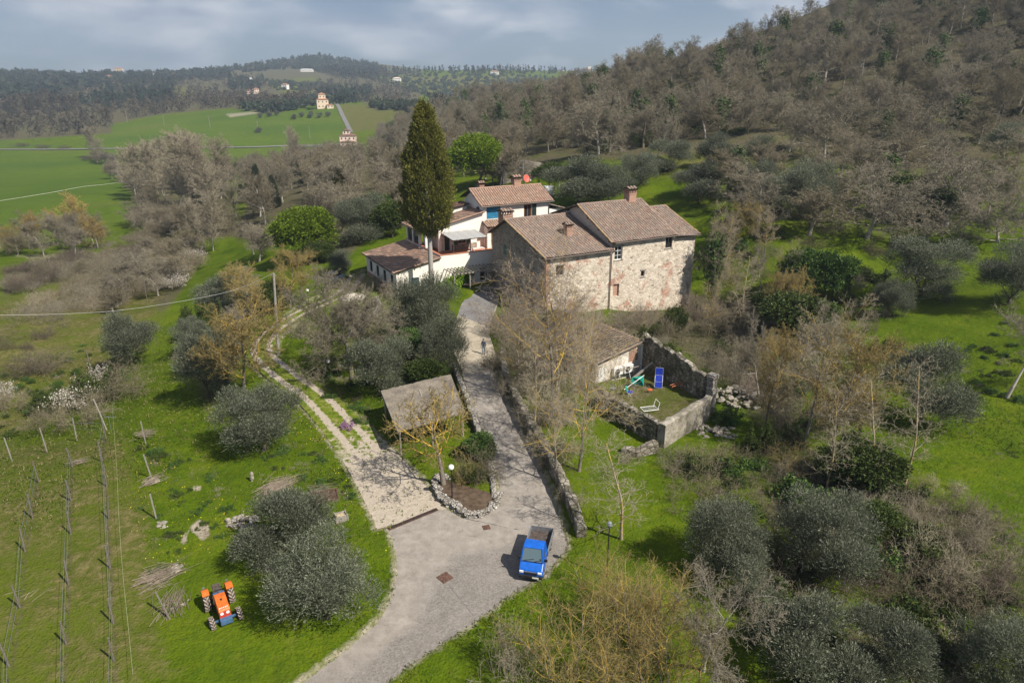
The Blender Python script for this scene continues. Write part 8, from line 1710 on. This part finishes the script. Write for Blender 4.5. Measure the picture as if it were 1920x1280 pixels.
# ---------------------------------------------------------------- garden parasol and table, stone curb in the garden
q = G(664, 588); PA = empty('garden_parasol', tuple(q), 0, 'large cream garden parasol behind the wide bare tree', 'parasol'); mb = MB(); mb.tube([(0, 0, 0), (0, 0, 2.7)], .035, 8); mb.build('pole', M['wood_grey'], PA)
mb = MB()
for i in range(8):
    a0, a1 = i * math.pi / 4, (i + 1) * math.pi / 4
    for (ra, za, rb_, zb_3) in ((0.02, 2.75, 1.0, 2.5), (1.0, 2.5, 1.75, 2.15)): mb.poly([(ra * math.cos(a0), ra * math.sin(a0), za), (rb_ * math.cos(a0), rb_ * math.sin(a0), zb_3), (rb_ * math.cos(a1), rb_ * math.sin(a1), zb_3), (ra * math.cos(a1), ra * math.sin(a1), za)])
mb.build('canopy', M['canvas_cream'], PA)
q = G(662, 600); T2 = empty('garden_table', (q[0] + .6, q[1] - .8, q[2]), .3, 'small white garden table under the cream parasol', 'table'); mb = MB(); mb.lathe([(0, .72), (.55, .72), (.55, .75), (0, .75)], 20); mb.build('tabletop', M['white_paint'], T2); mb = MB(); mb.tube([(0, 0, 0), (0, 0, .72)], .05, 8); mb.box(-.3, .3, -.04, .04, 0, .05); mb.build('pedestal', M['white_paint'], T2)
gcw = gp([(690,600),(705,590),(712,575),(706,562)]); rubble_wall('garden_wall', gcw, [H(*p) + .5 for p in gcw], .5, -1.4, 'stone_white', 'short pale stone garden wall behind the wide bare tree', seed=31)
gcw = gp([(655,625),(668,612),(684,618)]); rubble_wall('garden_wall', gcw, [H(*p) + .45 for p in gcw], .5, -1.4, 'stone_white', 'pale stone steps seen through the wide bare tree', seed=32)
gcw = gp([(738,590),(752,610),(765,640),(772,668)]); rubble_wall('court_wall', gcw, [H(*p) + 1.3 for p in gcw], .5, -1.4, 'stone_old', 'shaded stone wall dropping below the court beside the tall olive', seed=33)
# ---------------------------------------------------------------- things in the enclosure
def ez(x, y): return .55
LG = empty('sun_lounger', (14.1, 60.4, .3), R(78), 'dark blue folding lounger standing tilted in the stone enclosure', 'lounger')
LP = [(-.62, .22), (-.35, .72), (.05, 1.25), (.22, 1.95)]
for a_, b_ in zip(LP[:-1], LP[1:]):
    mb = MB(); mb.hexa([(a_[0], -.33, a_[1]), (b_[0], -.33, b_[1]), (b_[0], .33, b_[1]), (a_[0], .33, a_[1]), (a_[0] - .02, -.33, a_[1] + .015), (b_[0] - .02, -.33, b_[1] + .015), (b_[0] - .02, .33, b_[1] + .015), (a_[0] - .02, .33, a_[1] + .015)]); mb.build('sling', M['fabric_blue'], LG)
mb = MB()
for s in (-.355, .355): mb.tube([(p_[0], s, p_[1]) for p_ in LP], .025, 6); mb.tube([(-.4, s, .62), (-.1, s, 0)], .02, 6); mb.tube([(.05, s, 1.25), (.75, s, 0)], .02, 6)
for (x_, z_) in LP: mb.tube([(x_ - .01, -.355, z_ + .01), (x_ - .01, .355, z_ + .01)], .025, 6)
mb.build('frame', M['grey_metal'], LG)
OC = empty('tubular_chair', (15.6, 59.4, .4), R(20), 'orange tubular chair frame beside the blue lounger', 'chair frame'); mb = MB(); [mb.tube([(-.6, y_, .55 + .05 * i), (.6, y_, .75 + .05 * i)], .03, 6) for i, y_ in enumerate((-.15, .15))]; mb.tube([(-.5, -.15, .55), (-.5, .15, 0)], .025, 6); mb.tube([(.5, -.15, .72), (.5, .15, 0)], .025, 6); mb.build('tubes', M['paint_orange'], OC)
GP = empty('folded_parasol', (11.9, 60.4, .3), R(35), 'green garden parasol lying half open on its white pole', 'parasol'); mb = MB(); mb.tube([(-1.5, 0, .15), (1.1, 0, 1.0)], .03, 6); mb.build('pole', M['white_paint'], GP)
mb = MB(); apex = (1.05, 0, 1.0); rim = [(.2 + .25 * math.cos(i * 1.57), .75 * math.sin(i * 1.047), .5 + .35 * math.cos(i * 1.047) + (.1 if i % 2 else -.1)) for i in range(6)]
for i in range(6): mb.poly([apex, rim[i], rim[(i + 1) % 6]])
mb.build('canopy', M['fabric_green'], GP)
GC = empty('folding_chair', (11.1, 58.6, .25), R(70), 'blue and green folding chair beside the parasol pole', 'chair'); mb = MB(); mb.box(-.25, .25, -.25, .25, .36, .40); mb.build('seat', M['fabric_blue'], GC); mb = MB(); mb.hexa([(-.25, .24, .4), (.25, .24, .4), (.25, .28, .4), (-.25, .28, .4), (-.25, .45, .9), (.25, .45, .9), (.25, .49, .9), (-.25, .49, .9)]); mb.build('backrest', M['fabric_green'], GC)
for s in (-.24, .24): mb = MB(); mb.tube([(s, -.25, 0), (s, .25, .42)], .016, 5); mb.build('leg', M['white_paint'], GC); mb = MB(); mb.tube([(s, .25, 0), (s, -.25, .42)], .016, 5); mb.build('leg', M['white_paint'], GC)
OT = empty('garden_stool', (13.0, 59.0, .3), R(10), 'orange plastic stool next to the green parasol', 'stool'); mb = MB(); mb.lathe([(0, .42), (.24, .42), (.26, .39), (.24, .36), (0, .36)], 14); mb.build('seat', M['paint_orange'], OT)
for a in range(4): mb = MB(); mb.tube([(.17 * math.cos(a * 1.57 + .8), .17 * math.sin(a * 1.57 + .8), .37), (.24 * math.cos(a * 1.57 + .8), .24 * math.sin(a * 1.57 + .8), 0)], .02, 5); mb.build('leg', M['dark_metal'], OT)
FR = empty('white_bed_frame', (11.9, 53.6, 1.2), R(15), 'white folded metal bed frame on the enclosure floor', 'bed frame'); mb = MB(); [mb.tube(p_, .025, 6) for p_ in ([(-.7, -.4, .12), (.7, -.4, .12), (.7, .4, .12), (-.7, .4, .12), (-.7, -.4, .12)], [(.6, -.4, .12), (.75, -.4, .75), (.75, .4, .75), (.6, .4, .12)])]; [mb.tube([(-.65 + i * .16, -.38, .13), (-.65 + i * .16, .38, .13)], .016, 5) for i in range(9)]; mb.build('tubes', M['white_paint'], FR)
q = G(1168, 746); mb = MB(); mb.box(-.75, .75, -.14, .14, .1, .22); o = mb.build('white_plank', M['white_paint'], loc=(q[0], q[1], q[2] + .3), rz=.3); o.rotation_euler = (.1, -.12, .25); tag(o, 'white painted plank outside the left enclosure wall', 'plank')
q = G(1150, 735); WC = empty('metal_chair', tuple(q), .9, 'grey metal chair lying outside the enclosure wall', 'chair'); mb = MB(); mb.tube([(-.3, -.25, 0), (-.3, -.25, .85), (-.3, .25, .85), (-.3, .25, 0)], .025, 6); mb.tube([(-.3, -.25, .42), (.25, -.25, .42), (.25, -.25, 0)], .025, 6); mb.tube([(-.3, .25, .42), (.25, .25, .42), (.25, .25, 0)], .025, 6); mb.build('frame', M['grey_metal'], WC); mb = MB(); mb.box(-.28, .25, -.23, .23, .43, .45); mb.build('seat', M['grey_metal'], WC)
mb = MB(); p0 = Vector(sloc(1.6, -1.6, -.2)); p1 = Vector((14.3, 64.4, 1.3)); mb.bar(tuple(p0), tuple(p1), .28, .10); o = mb.build('fallen_beam', M['wood_grey']); tag(o, 'long grey beam leaning below the air conditioners', 'beam')
RF = empty('clothes_frame', sloc(2.0, -1.2, 0), a37, 'thin rusty rail on posts in front of the air conditioners', 'rail'); mb = MB(); mb.tube([(-.4, 0, 0), (-.4, 0, 1.75)], .07, 6); mb.tube([(-.5, 0, 1.72), (3.4, 0, 1.6)], .04, 6); mb.build('rail', M['wood_grey'], RF); mb = MB(); mb.tube([(1.5, -.4, 0), (1.2, -.1, 1.7)], .03, 6); mb.build('pole', M['white_paint'], RF)
# ---------------------------------------------------------------- behind the white house: dish, antenna, tank, swing frame
def wl3(x, y, z): return wloc(x, y, z)
DS = empty('satellite_dish', wl3(9.7, 4.0, 12.8), R(28.5), 'red satellite dish on the white house roof beside the chimney', 'satellite dish'); mb = MB(); prof = [(.001, 0), (.2, .02), (.4, .07), (.55, .14), (.56, .12), (.4, .045), (.001, -.03)]; Md = Matrix.Translation((0, -.1, 1.15)) @ Matrix.Rotation(R(-12), 4, 'Z') @ Matrix.Rotation(R(68), 4, 'X') @ Matrix.Scale(-1, 4, Vector((0, 0, 1))); mb.lathe([(r_ * 1.15, h_) for r_, h_ in prof], 20, 0, Matrix.Translation((0, -.1, 1.15)) @ Matrix.Rotation(R(12), 4, 'Z') @ Matrix.Rotation(R(70), 4, 'X')); mb.build('dish', M['red_dish'], DS, smooth=True)
mb = MB(); mb.tube([(0, 0, -.3), (0, 0, 1.2)], .035, 6); mb.build('mast', M['grey_metal'], DS); mb = MB(); mb.bar((0, -.25, .75), (.42, -.75, .95), .03); mb.box(.36, .50, -.84, -.70, .85, 1.02); mb.build('receiver_arm', M['white_paint'], DS)
AN = empty('roof_antenna', wl3(9.4, 4.3, 12.7), R(28.5), 'tall thin aerial mast above the red satellite dish', 'antenna'); mb = MB(); mb.tube([(0, 0, 0), (0, 0, 4.2)], .035, 6); mb.build('mast', M['grey_metal'], AN); mb = MB(); mb.bar((-.7, 0, 3.0), (.7, 0, 3.0), .04); [mb.bar((-.65 + i * .26, -.3, 3.02), (-.65 + i * .26, .3, 3.02), .02) for i in range(6)]; mb.bar((-.5, 0, 4.0), (.6, 0, 4.1), .03); mb.build('aerial', M['grey_metal'], AN)
q = G(1028, 366); TN = empty('water_tank', tuple(q), .3, 'white caged water tank on the grass behind the white house', 'tank'); mb = MB(); mb.box(-.9, .9, -.75, .75, .15, 1.75); mb.build('container', M['plastic_white'], TN, bevel=.08); mb = MB()
for i in range(7): x_ = -.92 + i * .307; mb.tube([(x_, -.78, .1), (x_, -.78, 1.78), (x_, .78, 1.78)], .025, 5)
for z_ in (.3, .7, 1.1, 1.5): mb.tube([(-.93, -.78, z_), (.93, -.78, z_), (.93, .78, z_)], .022, 5)
mb.build('cage', M['grey_metal'], TN); mb = MB(); mb.box(-.95, .95, -.8, .8, 0, .13); mb.build('pallet', M['wood_grey'], TN)
q = G(1041, 352); SW = empty('metal_arch', tuple(q), .2, 'thin white metal arch standing right of the barn', 'arch'); mb = MB(); mb.tube([(-.9, 0, 0), (-.9, 0, 1.9), (-.6, 0, 2.2), (.6, 0, 2.2), (.9, 0, 1.9), (.9, 0, 0)], .04, 6); mb.build('hoop', M['white_paint'], SW)
# ---------------------------------------------------------------- person in the court
def person(u, v, rz, lb):
    q = G(u, v); me = bpy.data.meshes.new('body'); J = {'pel': (0, 0, .95), 'wai': (0, .01, 1.1), 'che': (0, .0, 1.32), 'nec': (0, .01, 1.48), 'hd0': (0, .03, 1.58), 'hd1': (0, .03, 1.70),
        'lh': (-.10, 0, .90), 'lk': (-.11, .03, .50), 'la': (-.11, -.03, .09), 'lt': (-.12, .13, .04), 'rh': (.10, 0, .90), 'rk': (.12, .10, .50), 'ra': (.11, .06, .09), 'rt': (.12, .22, .04),
        'ls': (-.18, 0, 1.42), 'le': (-.25, -.03, 1.15), 'lw': (-.23, .10, .92), 'lf': (-.22, .14, .82), 'rs': (.18, 0, 1.42), 're': (.26, -.02, 1.15), 'rw': (.24, .14, .95), 'rf': (.23, .19, .86)}
    rad = {'pel': .15, 'wai': .14, 'che': .165, 'nec': .055, 'hd0': .085, 'hd1': .095, 'lh': .10, 'lk': .07, 'la': .05, 'lt': .045, 'rh': .10, 'rk': .07, 'ra': .05, 'rt': .045, 'ls': .075, 'le': .055, 'lw': .04, 'lf': .04, 'rs': .075, 're': .055, 'rw': .04, 'rf': .04}
    E = [('pel','wai'),('wai','che'),('che','nec'),('nec','hd0'),('hd0','hd1'),('pel','lh'),('lh','lk'),('lk','la'),('la','lt'),('pel','rh'),('rh','rk'),('rk','ra'),('ra','rt'),('che','ls'),('ls','le'),('le','lw'),('lw','lf'),('che','rs'),('rs','re'),('re','rw'),('rw','rf')]
    ks = list(J); me.from_pydata([J[k] for k in ks], [(ks.index(a), ks.index(b)) for a, b in E], []); o = link('body', me)
    md = o.modifiers.new('skin', 'SKIN'); sv_ = me.skin_vertices[0].data
    for i, k in enumerate(ks): sv_[i].radius = (rad[k], rad[k]); sv_[i].use_root = (k == 'pel')
    o.modifiers.new('sub', 'SUBSURF').levels = 1; o.modifiers['sub'].render_levels = 2
    bpy.context.view_layer.update(); dg = bpy.context.evaluated_depsgraph_get(); m2 = bpy.data.meshes.new_from_object(o.evaluated_get(dg)); bpy.data.objects.remove(o)
    m2.materials.clear(); [m2.materials.append(M[k]) for k in ('jacket_navy', 'jeans_grey', 'skin', 'shoe_dark')]
    for p in m2.polygons:
        c = p.center; p.material_index = 2 if (c.z > 1.49 or (abs(c.x) > .19 and c.z < .92 and c.z > .78)) else 3 if c.z < .12 else 1 if c.z < 1.0 and abs(c.x) < .2 else 0; p.use_smooth = True
    r_ = empty('person', tuple(q), rz, lb, 'person'); b = link('body', m2, r_)
    mb = MB()
    for k in range(7):
        t0_ = math.pi * k / 12; mb  # hair cap built as a lathe below
    mb.lathe([(.001, 1.805), (.05, 1.798), (.085, 1.77), (.102, 1.72), (.098, 1.67), (.085, 1.655)], 14, 0, Matrix.Translation((0, .015, 0))); mb.build('hair', M['hair_dark'], r_, smooth=True)
    # face and hands
    mb = MB(); mb.prism([(.10, 1.63), (.145, 1.625), (.11, 1.67)], 'x', -.012, .012); [mb.box(s_ - .014, s_ + .014, .108, .118, 1.672, 1.684) for s_ in (-.035, .035)]; mb.box(-.025, .025, .105, .116, 1.585, 1.593); mb.build('face', M['skin'], r_)
    for s_, (hx, hy, hz) in ((-1, (-.22, .14, .82)), (1, (.23, .19, .86))):
        mb = MB()
        for f_ in range(4): mb.tube([(hx + (f_ - 1.5) * .018, hy, hz - .02), (hx + (f_ - 1.5) * .02, hy + .015, hz - .07), (hx + (f_ - 1.5) * .018, hy + .0, hz - .105 + abs(f_ - 1.5) * .008)], [.010, .009, .007], 5)
        mb.tube([(hx - s_ * .03, hy + .01, hz), (hx - s_ * .055, hy + .03, hz - .04), (hx - s_ * .05, hy + .035, hz - .06)], [.011, .010, .008], 5); mb.build('hand', M['skin'], r_)
plain('jacket_navy', (.05, .06, .10), .9, .1); plain('jeans_grey', (.17, .22, .28), .9, .1); plain('skin', (.45, .27, .19), .6, .3, var=.05); plain('shoe_dark', (.03, .025, .02), .7, .3); plain('hair_dark', (.035, .025, .02), .8, .2)
person(907, 664, R(160), 'person in a dark jacket and grey jeans standing on the gravel court')
# ---------------------------------------------------------------- haze over the valley
mb = MB(); mb.box(-3400, 3400, -60, 5600, -60, 420); hz = mb.build('haze', [], fix=True)
hm = bpy.data.materials.new('haze'); hm.use_nodes = True; ht = hm.node_tree; ht.nodes.clear(); ho = ht.nodes.new('ShaderNodeOutputMaterial'); hv = ht.nodes.new('ShaderNodeVolumePrincipled')
hv.inputs['Color'].default_value = (.72, .86, 1.0, 1); hv.inputs['Density'].default_value = .0002; hv.inputs['Anisotropy'].default_value = .2; ht.links.new(hv.outputs[0], ho.inputs['Volume']); hz.data.materials.clear(); hz.data.materials.append(hm); tag(hz, kind='stuff')
